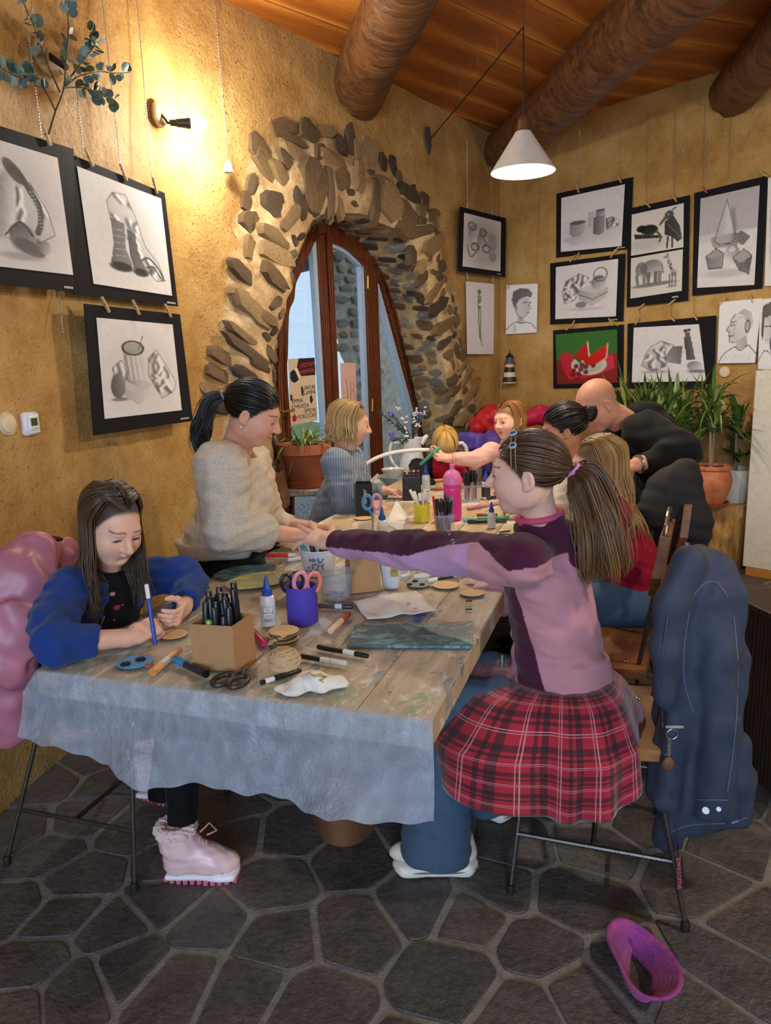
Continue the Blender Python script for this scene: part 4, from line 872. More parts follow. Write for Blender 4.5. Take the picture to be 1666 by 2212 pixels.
def fcol(V):
 c=np.tile(PK,(len(V),1));a=sh_l-nrm(el_-sh_l)*.02;ba=wr_-a;t=np.clip(((V-a)@ba)/(ba@ba),-.3,1.2);onarm=(np.linalg.norm(V-(a+np.clip(t,0,1)[:,None]*ba),axis=1)<.085)&(t>.04);
 off=V-(a+t[:,None]*ba);upper=off[:,2]>-.006+.085*np.clip((.42-t)/.42,0,1)
 b2=(wr_-nk)*np.array([1,1,0]);t2=((V-nk)@b2)/(b2@b2);zl=np.interp(t2,[-.3,-.08,.02,.16,.30,.48,1.1],[nk[2]-.02,nk[2]-.035,nk[2]-.045,sh_l[2]+.045,sh_l[2]+.022,el_[2]+.004,wr_[2]-.012]);c[onarm&(t2>.2)]=LIL;dk=(V[:,2]>zl)
 c[dk&((t2<.22)|onarm)]=PL_
 q=(V-chest);ax_=nrm(chest-pel);z_=q@ax_;fw_=np.array([-.947,.321,0]);x_=q@fw_;s_=q@np.array([-.321,-.947,0])
 yoke=dk&~onarm
 hood=np.linalg.norm(V-(nk+np.array([.075,0,-.055])),axis=1)<.10;c[hood&~onarm]=PL_*1.1
 mid=.052-.06*np.clip((z_+.30)/.3,0,1)**2+.05;side_=(~onarm)&(~yoke)&(s_>0)&(np.abs(x_-(.052-.10*np.clip(-z_/.36,0,1)+.05))<.028+.016*np.clip(-z_/.4,0,1))&(z_<.06);c[side_]=PL_
 return c
f.garment('fleece_jacket',T_,M_FLEECE,fcol,.0042)
mb=MB();P=spline([nk+np.array([math.cos(a)*.061-.012,math.sin(a)*.061,.052+.010*math.cos(a)])for a in np.linspace(0,2*math.pi,14)[:-1]],40);mb.tube(P,.010,8,closed=True);wpart(mb,'collar_trim',plain('coral_fleece','C64A70',.9),f.root)
f.body(.0028,.25);f.eyes('4A5A68',.1)
tie=(0.012,-.128,.002);f.hair_back(tie,620,.0075,.060,21,12,1.05,low=-.05)
tp=f.L(*tie);tg=[tp,tp+np.array([.035,-.005,-.035]),tp+np.array([.065,-.035,-.12]),tp+np.array([.075,-.06,-.21]),tp+np.array([.085,-.055,-.29])]
f.tail(tg,460,.0085,.014,.072,22,24,.014,'96693A',r2=.05)
mb=MB();d_=nrm(tg[1]-tg[0]);sx,uy,_=frame(d_);mb.tube([tp+d_*.004+.019*(math.cos(a)*sx+math.sin(a)*uy)for a in np.linspace(0,2*math.pi,17)[:-1]],.007,8,closed=True);wpart(mb,'hair_tie',plain('pink_elastic','D583B8',.7),f.root)
for off in(-.006,.006):
 P=[]
 for a in np.linspace(-1.75,1.75,30):q=f.sk(np.array(math.copysign(math.pi/2,a)),np.array(math.pi/2-abs(a)),1.13);P.append(f.L(q[0],q[1]+.045+off,q[2]))
 mb=MB();mb.tube(P,.0016,5);wpart(mb,'headband',plain('silver_wire','C8CCD2',.25,metal=.9),f.root)
for a in(-.62,-1.05):
 q=f.sk(np.array(-math.pi/2),np.array(math.pi/2-abs(a)),1.16);p=f.L(q[0],q[1]+.045,q[2]);nn_=nrm(p-f.hc);sx,uy,_=frame(nn_);mb=MB();mb.cyl(p-nn_*.001,p+nn_*.0025,.0105,n=18);o=wpart(mb,'headband_disc',plain('pale_blue_enamel','A9C4D2',.35),f.root)
 mb=MB()
 for k in range(6):c_,s_=math.cos(k*math.pi/6),math.sin(k*math.pi/6);mb.tube([p+nn_*.003-(sx*c_+uy*s_)*.0075,p+nn_*.003+(sx*c_+uy*s_)*.0075],.0009,4)
 o2=mb.build('disc_pattern',plain('navy_ink','1E2A48',.5));under(o2,f.root)
 # skirt: hangs from the waist over seat and knees
wc_=pel+UP*.055;NTH,NR2=150,26;G=np.zeros((NR2,NTH,3));fw_=np.array([-.947,.321,0]);sd_=np.array([.321,.947,0])
for j in range(NTH):
 th=2*math.pi*j/NTH;cx,sx_=math.cos(th),math.sin(th);dirv=fw_*cx+sd_*sx_
 reach=.195+.24*max(0,cx)**1.5+.055*max(0,-sx_)+.030*max(0,-cx);drop=.02+.215*max(0,-sx_)**1.1*(1-.25*max(0,cx))+.10*max(0,cx)**2+.12*max(0,sx_)+.045*max(0,-cx)
 for i in range(NR2):
  t=i/(NR2-1);fold=math.sin(th*11+2.2*math.sin(th*3))*.016*t**1.5+math.sin(th*5+.8)*.020*t
  r0=.128+.02*abs(sx_);rr=r0+(reach-r0)*min(1,(t*1.9))**.75+fold
  z_=wc_[2]-.065*min(1,t*2.2)**1.2-drop*max(0,(t-.22)/.78)**1.1-.02*t
  G[i,j]=wc_*np.array([1,1,0])+dirv*rr+UP*(z_+fold*.25)
mb=MB();mb.grid(G,cu=True);sk_me=mb.mesh('tartan_skirt');uvl=sk_me.uv_layers.new(name='UVMap')
lv=np.zeros(len(sk_me.loops),np.int32);sk_me.loops.foreach_get('vertex_index',lv);uu=(lv%NTH)/NTH;vv_=(lv//NTH)/(NR2-1)
pi_=np.repeat(np.arange(len(sk_me.polygons)),4);wrap=np.zeros(len(lv),bool)
for p_ in range(0,len(lv),4):
 if np.ptp(uu[p_:p_+4])>.5:uu[p_:p_+4]=np.where(uu[p_:p_+4]<.5,uu[p_:p_+4]+1,uu[p_:p_+4])
uvl.data.foreach_set('uv',np.stack([uu,vv_],1).astype(np.float32).ravel())
n=NT('red_tartan');uvn=n.co('UV');sep=n.node('ShaderNodeSeparateXYZ');n.L(uvn,sep.inputs[0]);U_=n.math('MULTIPLY',sep.outputs[0],16);V_=n.math('MULTIPLY',sep.outputs[1],5.2)
def band(src,c0,wdt):
 fr_=n.math('FRACT',src);return n.math('LESS_THAN',n.math('ABSOLUTE',n.math('SUBTRACT',fr_,c0)),wdt)
col=hexc('A5122C')
dk=n.math('ADD',n.math('ADD',band(U_,.22,.10),band(U_,.47,.05)),n.math('ADD',band(V_,.22,.10),band(V_,.47,.05)));c_=n.mix(n.math('MINIMUM',n.math('MULTIPLY',dk,.74),.95),col,hexc('1A0A12'))
wh=n.math('MAXIMUM',n.math('MAXIMUM',band(U_,.72,.014),band(V_,.72,.014)),n.math('MAXIMUM',band(U_,.80,.010),band(V_,.80,.010)));c_=n.mix(n.math('MULTIPLY',wh,.6),c_,hexc('D9A6A0'))
n.set(color=c_,rough=.85,sheen=.3);n.bump(n.noise(500,2),.2,.002);M_TARTAN=n.mat
o=link('tartan_skirt',sk_me,M_TARTAN);sk_me.shade_smooth();under(o,f.root);so=o.modifiers.new('thickness','SOLIDIFY');so.thickness=.004
J=SDF(.02)
kn1,an1=np.array([.17,2.02,.52]),Z(935,1850,.09)+np.array([.005,.02,0]);J.chain([pel+np.array([0,-.07,-.02]),kn1],[.085,.068],.03);J.cone(kn1,an1-UP*.02,.072,.105,.01,.03);kn2,an2=np.array([.26,2.22,.52]),Z(1040,1735,.09)+np.array([.01,.03,0]);J.chain([pel+np.array([0,.08,-.02]),kn2],[.085,.068],.03);J.cone(kn2,an2-UP*.02,.07,.10,.01,.03)
J.disp=wrinkle(.004,(16,16,40),6);f.garment('jeans',J,M_CLOTH,'43566A',.006)
def sneaker(root,toe,heel,sc=1.0):
 d=nrm(toe-heel);L_=np.linalg.norm(toe-heel);s_=np.cross(UP,d);Rb=np.stack([s_,d,UP],1);c=(toe+heel)/2;B=SDF(.02)
 B.ell(c+UP*.06+d*.02,(.046*sc,L_*.46,.045),Rb,.02);B.cap(heel+d*.05+UP*.06,heel+d*.06+UP*.11,.044,.042,.03);B.half(heel+UP*.042,(0,0,-1));up_=under(B.build('shoe_upper',plain('cream_suede','D8CDBB',.8),None,.005),root)
 So=SDF(.006);So.box(c+UP*.023,(.044*sc,L_*.40,.021),Rb,.012);So.ell(c+d*L_*.30+UP*.023,(.050*sc,L_*.20,.022),Rb,.02);So.ell(c-d*L_*.32+UP*.023,(.044*sc,L_*.17,.022),Rb,.02);So.half(heel+UP*.004,(0,0,-1));So.half(heel+UP*.043,(0,0,1));under(So.build('sole',plain('cream_rubber','E8DFCF',.6),None,.004),up_)
 mb=MB();mb.tube([c+d*L_*t+s_*q*.0515*sc*math.sqrt(max(.05,1-(2*t*.98)**4))+UP*.026 for q in(1,)for t in np.linspace(-.48,.48,14)]+[c+d*L_*t-s_*.0515*sc*math.sqrt(max(.05,1-(2*t*.98)**4))+UP*.026 for t in np.linspace(.48,-.48,14)],.002,5,closed=True);under(mb.build('welt_line',plain('tan_line','8C7358',.7)),up_)
sneaker(f.root,Z(848,1880),Z(1036,1878));sneaker(f.root,Z(1010,1738)+np.array([-.03,.02,0]),Z(1095,1775)+np.array([.02,0,0]))
mb=MB();P=[W(1085,y,1.6)for y in range(1415,1447,8)];C_=[]
for p in P:
 d=nrm(p-CAM);t=np.linspace(1.4,2.6,160);v=T_.ev(CAM+d*t[:,None]);k=int(np.argmax(v<.001));C_.append(CAM+d*(t[k]-.004))
mb.tube(C_,.004,6);wpart(mb,'zip_pull',plain('black_plastic','121214',.4),f.root)
def on_surface(S,x,y,lift=.003,t0=1.4,t1=6.0):
 d=nrm(ray(x,y));t=np.linspace(t0,t1,500);v=S.ev(CAM+d*t[:,None]);k=int(np.argmax(v<0));return CAM+d*(t[k]-lift)
for x,y,hx_,r_ in((242,1283,'B08A78',.010),(251,1312,'8A2A44',.013),(262,1306,'8A2A44',.009),(245,1338,'9A6A5A',.009)):
 p=on_surface(SH2,x,y,.0);mb=MB();mb.ell(p,(r_,r_,r_*.7),None,10,7);wpart(mb,'shirt_print',plain('print_'+hx_,hx_,.8),g.root)
 # ---- woman in the cream cable-knit sweater
w=Person('woman in cream cable-knit sweater with dark ponytail sitting beside the wall',(-.66,2.9,0),'D0977C','0B0908','A85A58')
hc=W(548,892,2.86);sh_r,sh_l=W(478,1010,2.74),W(535,1000,3.06);pel=W(487,1215,2.92);chest=(sh_r+sh_l)/2+np.array([.01,0,-.13])
w.head(hc,-3,26,2,1.0,.0022,neck=(sh_r+sh_l)/2+np.array([.005,0,.05]),nr=.055)
el_r,wr_r=W(490,1140,2.70),W(652,1158,2.87);el_l,wr_l=W(575,1130,3.1),W(668,1140,3.02)
w.arm(sh_r,el_r,wr_r,(.05,.045,.029));w.arm(sh_l,el_l,wr_l,(.05,.042,.028));w.sd.chain([chest,pel],[.1,.1],.03)
w.hand(wr_r,W(715,1160,2.93)-wr_r,(.1,.4,-.8),-1,.95,(.35,.4,.45,.5),.1);w.hand(wr_l,W(715,1140,3.0)-wr_l,(.1,-.3,-.9),1,.95,(.4,.45,.5,.55),.1)
T_=SDF(.03);torso(T_,pel+UP*.09,chest,sh_l,sh_r,.175,.155,.175,.135,.07,.0,.012)
cuff=wr_r+(el_r-wr_r)*.40;T_.chain([sh_r,el_r],[.10,.088],.05);T_.chain([el_r,el_r*.3+cuff*.7],[.085,.072],.04);T_.cone(el_r*.35+cuff*.65,cuff,.056,.052,.006,.02)
T_.chain([sh_l,el_l],[.095,.08],.05);T_.cone(el_l,wr_l+(el_l-wr_l)*.4,.07,.05,.006,.03);T_.cone(pel+UP*.040,pel+UP*.11,.178,.188,.008,.03)
nk=w.neck;T_.cone(nk-UP*.075,nk-UP*.018,.125,.092,.008,.03);T_.cone(nk-UP*.04,nk+UP*.06,.078,.085,.004,.01,'-');T_.half(pel+UP*.045,(0,0,-1))
T_.disp=wrinkle(.005,(13,13,32),7,.004,22);w.top=T_;w.garment('cable_knit_sweater',T_,M_KNIT,'C9BDA9',.0055)
S2=SDF(.02);S2 .cone(nk-UP*.09,nk+np.array([-.02,0,.018]),.10,.074,.006,.02);S2 .half(nk+np.array([.035,0,-.03]),(1,0,.25));w.garment('shirt_collar',S2,M_CLOTH,'7A4A86',.005)
w.body(.003,.2);w.eyes('2A1E16',.6)
tie=(0,-.13,.012);w.hair_back(tie,640,.0085,.064,31,12,1.06,low=-.05);tp=w.L(*tie)
w.tail([tp,tp+np.array([-.05,.0,-.02]),tp+np.array([-.085,-.01,-.09]),tp+np.array([-.10,-.02,-.16]),tp+np.array([-.085,-.02,-.215])],260,.010,.014,.038,32,18,.012,'1A1210',r2=.03)
mb=MB();d_=nrm(np.array([-.05,0,-.02]));sx,uy,_=frame(d_);mb.tube([tp+.019*(math.cos(a)*sx+math.sin(a)*uy)for a in np.linspace(0,2*math.pi,13)[:-1]],.005,6,closed=True);wpart(mb,'hair_tie',plain('clear_elastic','A88A8E',.5),w.root)
mb=MB();mb.ell(w.L(.085,-.008,-.052),.0055);wpart(mb,'earring',plain('pearl','C9D3DC',.2),w.root)
Lg=SDF(.03);kn=np.array([-.30,2.72,.60]);kn2=np.array([-.22,3.05,.60]);Lg.ell(pel-UP*.01,(.18,.18,.15),None,.05);Lg.chain([pel+np.array([.03,-.09,-.03]),kn,kn+np.array([.05,.02,-.5])],[.105,.085,.06],.04);Lg.chain([pel+np.array([.03,.1,-.03]),kn2,kn2+np.array([.05,.02,-.5])],[.105,.085,.06],.04);Lg.disp=wrinkle(.003,(14,14,30),8)
w.garment('trousers',Lg,M_CLOTH,'08080A',.008)
for q,k_ in((0,kn),(1,kn2)):
 c=k_+np.array([.08,.02,0]);c[2]=0;mb=SDF(.02);mb.ell(c+UP*.04,(.12,.045,.04),rotz(-.1),.02);mb.half(c,(0,0,-1));under(mb.build('shoe',plain('black_shoe','0C0C0D',.5),None,.008),w.root)
 # ---- blonde woman in a striped shirt
b=Person('blonde woman in blue-grey striped shirt sitting by the glass door',(-.32,3.95,0),'D8A288','9A7A48','B0685E')
hc=W(757,913,3.90);sh_r,sh_l=W(728,1000,3.78),W(755,990,4.08);pel=np.array([-.30,3.98,.58]);chest=(sh_r+sh_l)/2+np.array([-.0,0,-.13])
b.head(hc,8,14,0,.98,.003,neck=(sh_r+sh_l)/2+np.array([.01,0,.05]),nr=.052)
el_r,wr_r=W(742,1080,3.74),W(800,1095,3.80);b.arm(sh_r,el_r,wr_r,(.048,.04,.028));el_l,wr_l=W(790,1075,4.15),W(830,1060,4.1);b.arm(sh_l,el_l,wr_l,(.048,.04,.028));b.sd.chain([chest,pel],[.09,.09],.03)
b.hand(wr_r,(1,.1,-.1),(0,.3,-1),-1,.92,(.5,)*4);b.hand(wr_l,(1,-.1,-.1),(0,-.3,-1),1,.92,(.5,)*4)
T_=SDF(.03);torso(T_,pel+UP*.06,chest,sh_l,sh_r,.16,.125,.16,.115,.06);T_.chain([sh_r,el_r],[.078,.066],.04);T_.cone(el_r,wr_r+(el_r-wr_r)*.1,.064,.046,.006,.03);T_.chain([sh_l,el_l],[.078,.066],.04);T_.cone(el_l,wr_l,.064,.046,.006,.03)
nk=b.neck;T_.cone(nk-UP*.08,nk+np.array([.01,0,.012]),.11,.068,.006,.03);T_.half(pel-UP*.03,(0,0,-1));T_.disp=wrinkle(.004,(14,14,40),9,.003,24);b.top=T_
n=NT('pinstripe_shirt');a=n.node('ShaderNodeAttribute',attribute_name='Col');st=n.wave(26,.4,0,n.map((1,1,1)),'X');n.set(color=n.mix(1.0,a.outputs['Color'],n.ramp(st,[(.4,(.62,.66,.72)),(.6,(1.15,1.15,1.15))]),'MULTIPLY'),rough=.8,sheen=.2);M_STRIPE=n.mat
b.garment('striped_shirt',T_,M_STRIPE,'76828F',.007);b.body(.004,.3);b.eyes('4A5A68',.3)
b.hair_long(460,.115,.010,66,.002,41,'C9AE78',.006,.010,14,lenvar=.10)
Lg=SDF(.03);Lg.chain([pel,pel+np.array([.34,-.16,-.03]),np.array([.06,3.8,.08])],[.12,.08,.055],.04);Lg.chain([pel,pel+np.array([.38,.08,-.03]),np.array([.1,4.05,.08])],[.12,.08,.055],.04);b.garment('trousers',Lg,M_CLOTH,'2A2E38',.012)
# ---- small blonde child bent over the table end
k=Person('small child with pale blonde hair bent over the far table end',(.45,4.92,0),'E0AE92','C99A48','B8706A')
hc=W(962,962,4.72);pel=np.array([.47,5.0,.52]);sh_r,sh_l=W(905,1010,4.78),W(1015,1008,4.80);chest=(sh_r+sh_l)/2+np.array([.0,.06,-.05])
k.head(hc,-93,52,0,.92,.0,neck=(sh_r+sh_l)/2+np.array([0,.03,.02]),nr=.042)
el_r,wr_r=W(905,1040,4.62),W(935,1050,4.55);el_l,wr_l=W(1022,1040,4.64),W(990,1048,4.55);k.arm(sh_r,el_r,wr_r,(.036,.03,.022));k.arm(sh_l,el_l,wr_l,(.036,.03,.022));k.sd.chain([chest,pel],[.07,.07],.03)
k.hand(wr_r,(.3,-.9,-.2),(.2,0,-1),-1,.75,(.4,)*4);k.hand(wr_l,(-.3,-.9,-.2),(-.2,0,-1),1,.75,(.4,)*4)
T_=SDF(.02);torso(T_,pel,chest,sh_l,sh_r,.12,.10,.13,.10,.05);T_.chain([sh_r,el_r,wr_r+(el_r-wr_r)*.1],[.062,.055,.04],.03);T_.chain([sh_l,el_l,wr_l+(el_l-wr_l)*.1],[.062,.055,.04],.03);T_.disp=wrinkle(.005,(20,20,40),10);k.top=T_
def kcol(V):
 c=np.tile(hcol('12161F'),(len(V),1));m=(np.abs(V[:,0]-(chest[0]+.03))<.105)&(V[:,1]<chest[1]+.05);c[m]=hcol('A3142E');return c
k.garment('jacket',T_,M_CLOTH,kcol,.008);k.body(.005,.3)
k.hair_cap(460,.010,51,12,-.55,.18,'E8CC88')
# ---- girl reaching with a green pen
r_=Person('girl in pale pink top holding out a green pen at the far end',(.84,4.62,0),'E2B096','8A5A30','B05A52')
hc=W(1099,908,4.50);pel=np.array([.84,4.68,.55]);sh_r,sh_l=W(1062,975,4.42),W(1128,985,4.60);chest=(sh_r+sh_l)/2+np.array([.03,.05,-.10])
r_.head(hc,-142,6,4,.95,.0042,.006,neck=(sh_r+sh_l)/2+np.array([.0,.02,.03]),nr=.043)
el_r,wr_r=W(1030,992,4.38),W(968,990,4.32);r_.arm(sh_r,el_r,wr_r,(.04,.036,.026));el_l,wr_l=W(1120,1060,4.5),W(1080,1070,4.4);r_.arm(sh_l,el_l,wr_l,(.04,.034,.024));r_.sd.chain([chest,pel],[.08,.08],.03)
r_.hand(wr_r,W(925,985,4.28)-wr_r,(-.1,-.45,.9),-1,.88,(.55,.5,.5,.55),.15,(.8,.3),.3);r_.hand(wr_l,(-.8,-.5,-.1),(0,0,-1),1,.8,(.5,)*4)
gp=r_.tips[0]
T_=SDF(.02);torso(T_,pel,chest,sh_l,sh_r,.125,.10,.13,.09,.05);T_.chain([sh_r,el_r],[.056,.050],.03);T_.cone(el_r,wr_r+(el_r-wr_r)*.18,.049,.038,.004,.02);T_.chain([sh_l,el_l],[.058,.048],.03);T_.cone(el_l,wr_l,.048,.036,.004,.02)
nk=r_.neck;T_.cone(nk-UP*.05,nk+UP*.0,.075,.052,.006,.02);T_.disp=wrinkle(.003,(18,18,40),11);r_.top=T_;r_.garment('pink_top',T_,M_CLOTH,'E2B4A6',.007);r_.body(.004,.5);r_.eyes('4A4038',.1)
r_.hair_long(380,.12,.009,64,.004,61,'B98246',.004,.0,14,lenvar=.15)
mb=MB();sx,uy,_=frame(el_r-wr_r);mb.tube([wr_r+(el_r-wr_r)*.10+.030*(math.cos(a)*sx+math.sin(a)*uy)for a in np.linspace(0,2*math.pi,17)[:-1]],.004,6,closed=True);wpart(mb,'bracelet',plain('pink_band','CF8FA0',.6),r_.root)
# ---- girl with a dark bun
d_p=Person('girl with dark hair in a bun wearing an off-white top',(.98,3.55,0),'C08A6C','17100C','A0584E')
hc=W(1217,927,3.58);pel=np.array([1.0,3.5,.52]);sh_l,sh_r=W(1235,1020,3.45),W(1235,1010,3.72);chest=(sh_r+sh_l)/2+np.array([.03,0,-.11])
d_p.head(hc,168,16,0,.98,.0025,neck=(sh_r+sh_l)/2+np.array([0,0,.04]),nr=.046);el_l,wr_l=W(1200,1090,3.38),W(1140,1085,3.45);d_p.arm(sh_l,el_l,wr_l,(.042,.035,.025));el_r,wr_r=W(1195,1080,3.8),W(1140,1070,3.7);d_p.arm(sh_r,el_r,wr_r,(.042,.035,.025));d_p.sd.chain([chest,pel],[.08,.08],.03)
d_p.hand(wr_l,(-.9,.2,-.1),(0,0,-1),1,.85,(.5,)*4);d_p.hand(wr_r,(-.9,0,-.1),(0,0,-1),-1,.85,(.5,)*4)
T_=SDF(.02);torso(T_,pel,chest,sh_l,sh_r,.14,.11,.135,.10,.055);T_.chain([sh_l,el_l,wr_l+(el_l-wr_l)*.1],[.065,.055,.04],.03);T_.chain([sh_r,el_r,wr_r+(el_r-wr_r)*.1],[.065,.055,.04],.03);nk=d_p.neck;T_.cone(nk-UP*.06,nk,.08,.058,.006,.02);T_.disp=wrinkle(.003,(18,18,40),12)
d_p.top=T_;d_p.garment('white_top',T_,M_KNIT,'D8D0C4',.008);d_p.body(.005,.2)
d_p.hair_back((0,-.125,.035),420,.010,.060,71,10,1.10,puff=.03);tp=d_p.L(0,-.135,.035);rr_=np.random.default_rng(72)
P=[]
for i in range(150):
 a=rr_.uniform(0,6.28);e=rr_.uniform(-1.2,1.2);c_=[]
 for t in np.linspace(0,3.2,9):c_.append(tp+.036*np.array([math.cos(a+t)*math.cos(e),math.sin(a+t)*math.cos(e),math.sin(e+t*.25)])*rr_.uniform(.92,1.12))
 P.append(c_)
d_p.locks('hair_bun',np.array(P),.010,push=False,seed=73)
# ---- girl with glasses and long fair hair
gl_=Person('girl with glasses and long fair hair in a crimson top',(.98,2.86,0),'E0B09A','7E6038','B8706A')
hc=W(1290,1003,2.86);pel=np.array([1.02,2.86,.54]);sh_l,sh_r=W(1325,1112,2.74),W(1318,1090,3.02);chest=(sh_r+sh_l)/2+np.array([.03,0,-.10])
gl_.head(hc,172,12,0,.95,.003,neck=(sh_r+sh_l)/2+np.array([-.005,0,.045]),nr=.044);el_l,wr_l=W(1262,1195,2.68),W(1180,1190,2.75);gl_.arm(sh_l,el_l,wr_l,(.04,.034,.024));el_r,wr_r=W(1260,1180,3.1),W(1190,1170,3.0);gl_.arm(sh_r,el_r,wr_r,(.04,.034,.024));gl_.sd.chain([chest,pel],[.08,.08],.03)
gl_.hand(wr_l,(-.9,.3,-.1),(0,0,-1),1,.85,(.5,)*4);gl_.hand(wr_r,(-.9,-.1,-.1),(0,0,-1),-1,.85,(.5,)*4)
T_=SDF(.02);torso(T_,pel+UP*.05,chest,sh_l,sh_r,.14,.115,.135,.105,.055);T_.chain([sh_l,el_l,wr_l+(el_l-wr_l)*.15],[.062,.052,.04],.03);T_.chain([sh_r,el_r,wr_r+(el_r-wr_r)*.15],[.062,.052,.04],.03);nk=gl_.neck;T_.cone(nk-UP*.06,nk-UP*.005,.08,.056,.006,.02);T_.half(pel-UP*.01,(0,0,-1));T_.disp=wrinkle(.0035,(16,16,44),13)
gl_.top=T_;gl_.garment('crimson_top',T_,M_CLOTH,'93102F',.006);gl_.body(.0035,.35);gl_.eyes('4A5A68',.2)
gl_.hair_long(620,.27,.0085,84,.0,81,'B08A50',.008,.035,16,az1=178)
mb=MB()
for q in(-1,1):
 mb.tube([gl_.L(q*.033+.021*math.cos(a),.118,.0+.021*math.sin(a))for a in np.linspace(0,2*math.pi,25)[:-1]],.0012,6,closed=True);mb.tube([gl_.L(q*.054,.117,.006),gl_.L(q*.075,.09,.008),gl_.L(q*.083,.0,.006)],.0012,5)
mb.tube([gl_.L(-.012,.118,.006),gl_.L(0,.120,.009),gl_.L(.012,.118,.006)],.0012,5);gf=wpart(mb,'glasses_frame',plain('gold_wire','C8A070',.25,metal=.9),gl_.root)
J=SDF(.03);kn=pel+np.array([-.36,.02,-.02]);J.chain([pel+np.array([0,-.07,0]),kn+np.array([0,-.05,0]),np.array([.62,2.82,.1])],[.10,.075,.06],.04);J.chain([pel+np.array([0,.08,0]),kn+np.array([0,.12,0]),np.array([.62,3.0,.1])],[.10,.075,.06],.04);gl_.garment('jeans',J,M_CLOTH,'46627E',.009)
# ---- man in the black hoodie leaning over
m_p=Person('man with shaved head in black hoodie leaning over the girls',(1.42,3.98,0),'C98C70','6A4A38','B0685E');m_p.scalp=False;m_p.brow=hcol('6A4632')
hc=W(1288,875,3.76);pel=np.array([1.62,4.25,.82]);sh_l,sh_r=W(1392,935,3.62),W(1345,930,4.02);chest=(sh_l+sh_r)/2+np.array([.12,.06,-.06])
m_p.head(hc,196,34,6,1.08,.002,neck=(sh_l+sh_r)/2+np.array([-.0,0,.02]),nr=.062)
el_l,wr_l=W(1478,975,3.42),W(1378,1003,3.34);el_r,wr_r=W(1300,1040,4.05),W(1230,1060,3.95);m_p.arm(sh_l,el_l,wr_l,(.06,.05,.034));m_p.arm(sh_r,el_r,wr_r,(.06,.05,.034));m_p.sd.chain([chest,pel],[.12,.12],.03)
m_p.hand(wr_l,(-.95,.1,-.25),(.1,.3,-1),1,1.05,(.4,)*4);m_p.hand(wr_r,(-.9,0,-.3),(0,0,-1),-1,1.05,(.4,)*4)
T_=SDF(.03);torso(T_,pel,chest,sh_l,sh_r,.18,.14,.19,.14,.085);T_.chain([sh_l,el_l],[.105,.085],.05);T_.cone(el_l,wr_l+(el_l-wr_l)*.1,.082,.050,.008,.03);T_.chain([sh_r,el_r],[.10,.08],.05);T_.cone(el_r,wr_r,.08,.05,.008,.03)
nk=m_p.neck;hp=nk+np.array([.085,.02,.045]);T_.ell(hp,(.10,.12,.085),bodyR((0,1,0),(.5,0,1)),.04);T_.cone(nk-UP*.06,nk+np.array([-.02,0,.035]),.125,.088,.012,.03)
T_.disp=wrinkle(.007,(11,11,17),14,.004,18);m_p.top=T_;m_p.garment('black_hoodie',T_,M_CLOTH,'0D0C0D',.0075);m_p.body(.004,.5,.22,line=.082)
J=SDF(.03);J.chain([pel+np.array([0,-.1,0]),np.array([1.5,4.15,.48]),np.array([1.62,4.3,.08])],[.12,.09,.07],.04);J.chain([pel+np.array([0,.1,0]),np.array([1.5,4.38,.48]),np.array([1.65,4.5,.08])],[.12,.09,.07],.04);m_p.garment('trousers',J,M_CLOTH,'15161A',.012)
mb=MB();wc_=wr_l+(el_l-wr_l)*.02;sx,uy,ax_=frame(el_l-wr_l);mb.tube([wc_+.036*(math.cos(a)*sx+math.sin(a)*uy)for a in np.linspace(0,2*math.pi,25)[:-1]],.009,6,closed=True);wt=wpart(mb,'watch',plain('steel_watch','B8B4AA',.25,metal=.9),m_p.root)
for P_,pl_,dr_,hx_ in((k,(.47,5.0,.50),(0,-1,0),'20242E'),(r_,(.84,4.68,.52),(-.7,-.7,0),'2E3A52'),(d_p,(1.0,3.5,.52),(-.95,.3,0),'26262C')):
 J=SDF(.03);pl_=np.array(pl_);dr_=np.array(dr_);sd2=np.cross(UP,dr_)
 for q in(-.08,.08):kn=pl_+dr_*.30+sd2*q;J.chain([pl_+sd2*q,kn,kn+dr_*.04-UP*(kn[2]-.07)],[.085,.065,.048],.03);J.ell(kn+dr_*.09-UP*(kn[2]-.035),(.045,.10,.035),np.stack([sd2,dr_,UP],1),.02)
 P_.garment('trousers',J,M_CLOTH,hx_,.012)
 # ================================================================ furniture
def T3(a,b,z=.75):return TD*a+TN*b+UP*z
TZ=.75;A0,A1,B0,B1=1.405,4.62,-1.44,-.388
n=NT('paint_stained_board');v=n.map((3,3,1),(0,0,math.radians(-18.7)))
g1=n.noise(2.2,6,.65,n.map((9,1.3,1),(0,0,0)));base=n.ramp(g1,[(.3,hexc('A08C72')),(.45,hexc('BCA684')),(.6,hexc('CCB795')),(.75,hexc('DECFB4'))])
for i,(hx_,sc_,th_)in enumerate((('2F5F86',5.5,.635),('E4E0D6',4.3,.55),('2E2A28',11.0,.63),('7FA06A',6.3,.63),('B0557A',7.2,.65),('4E8FA8',4.9,.63),('D7A64A',6.8,.65))):
 mp=n.node('ShaderNodeMapping');n.L(n.co(),mp.inputs[0]);mp.inputs['Location'].default_value=(i*3.7,i*1.9,0);mp.inputs['Scale'].default_value=(1.8,1.0,1);mp.inputs['Rotation'].default_value=(0,0,.3+i*.5)
 f_=n.noise(sc_,5,.7,mp.outputs[0],.6);base=n.mix(n.ramp(f_,[(th_,(0,0,0)),(th_+.035,(.75,)*3)]),base,hexc(hx_))
n.set(color=base,rough=.5);n.bump(g1,.15,.004);M_TABLE=n.mat
tb=empty('craft_table',tuple(T3((A0+A1)/2,(B0+B1)/2,0)),0,'long craft table with paint-stained top on log legs','table')
RT=np.stack([TN,TD,UP],1);NPL=6
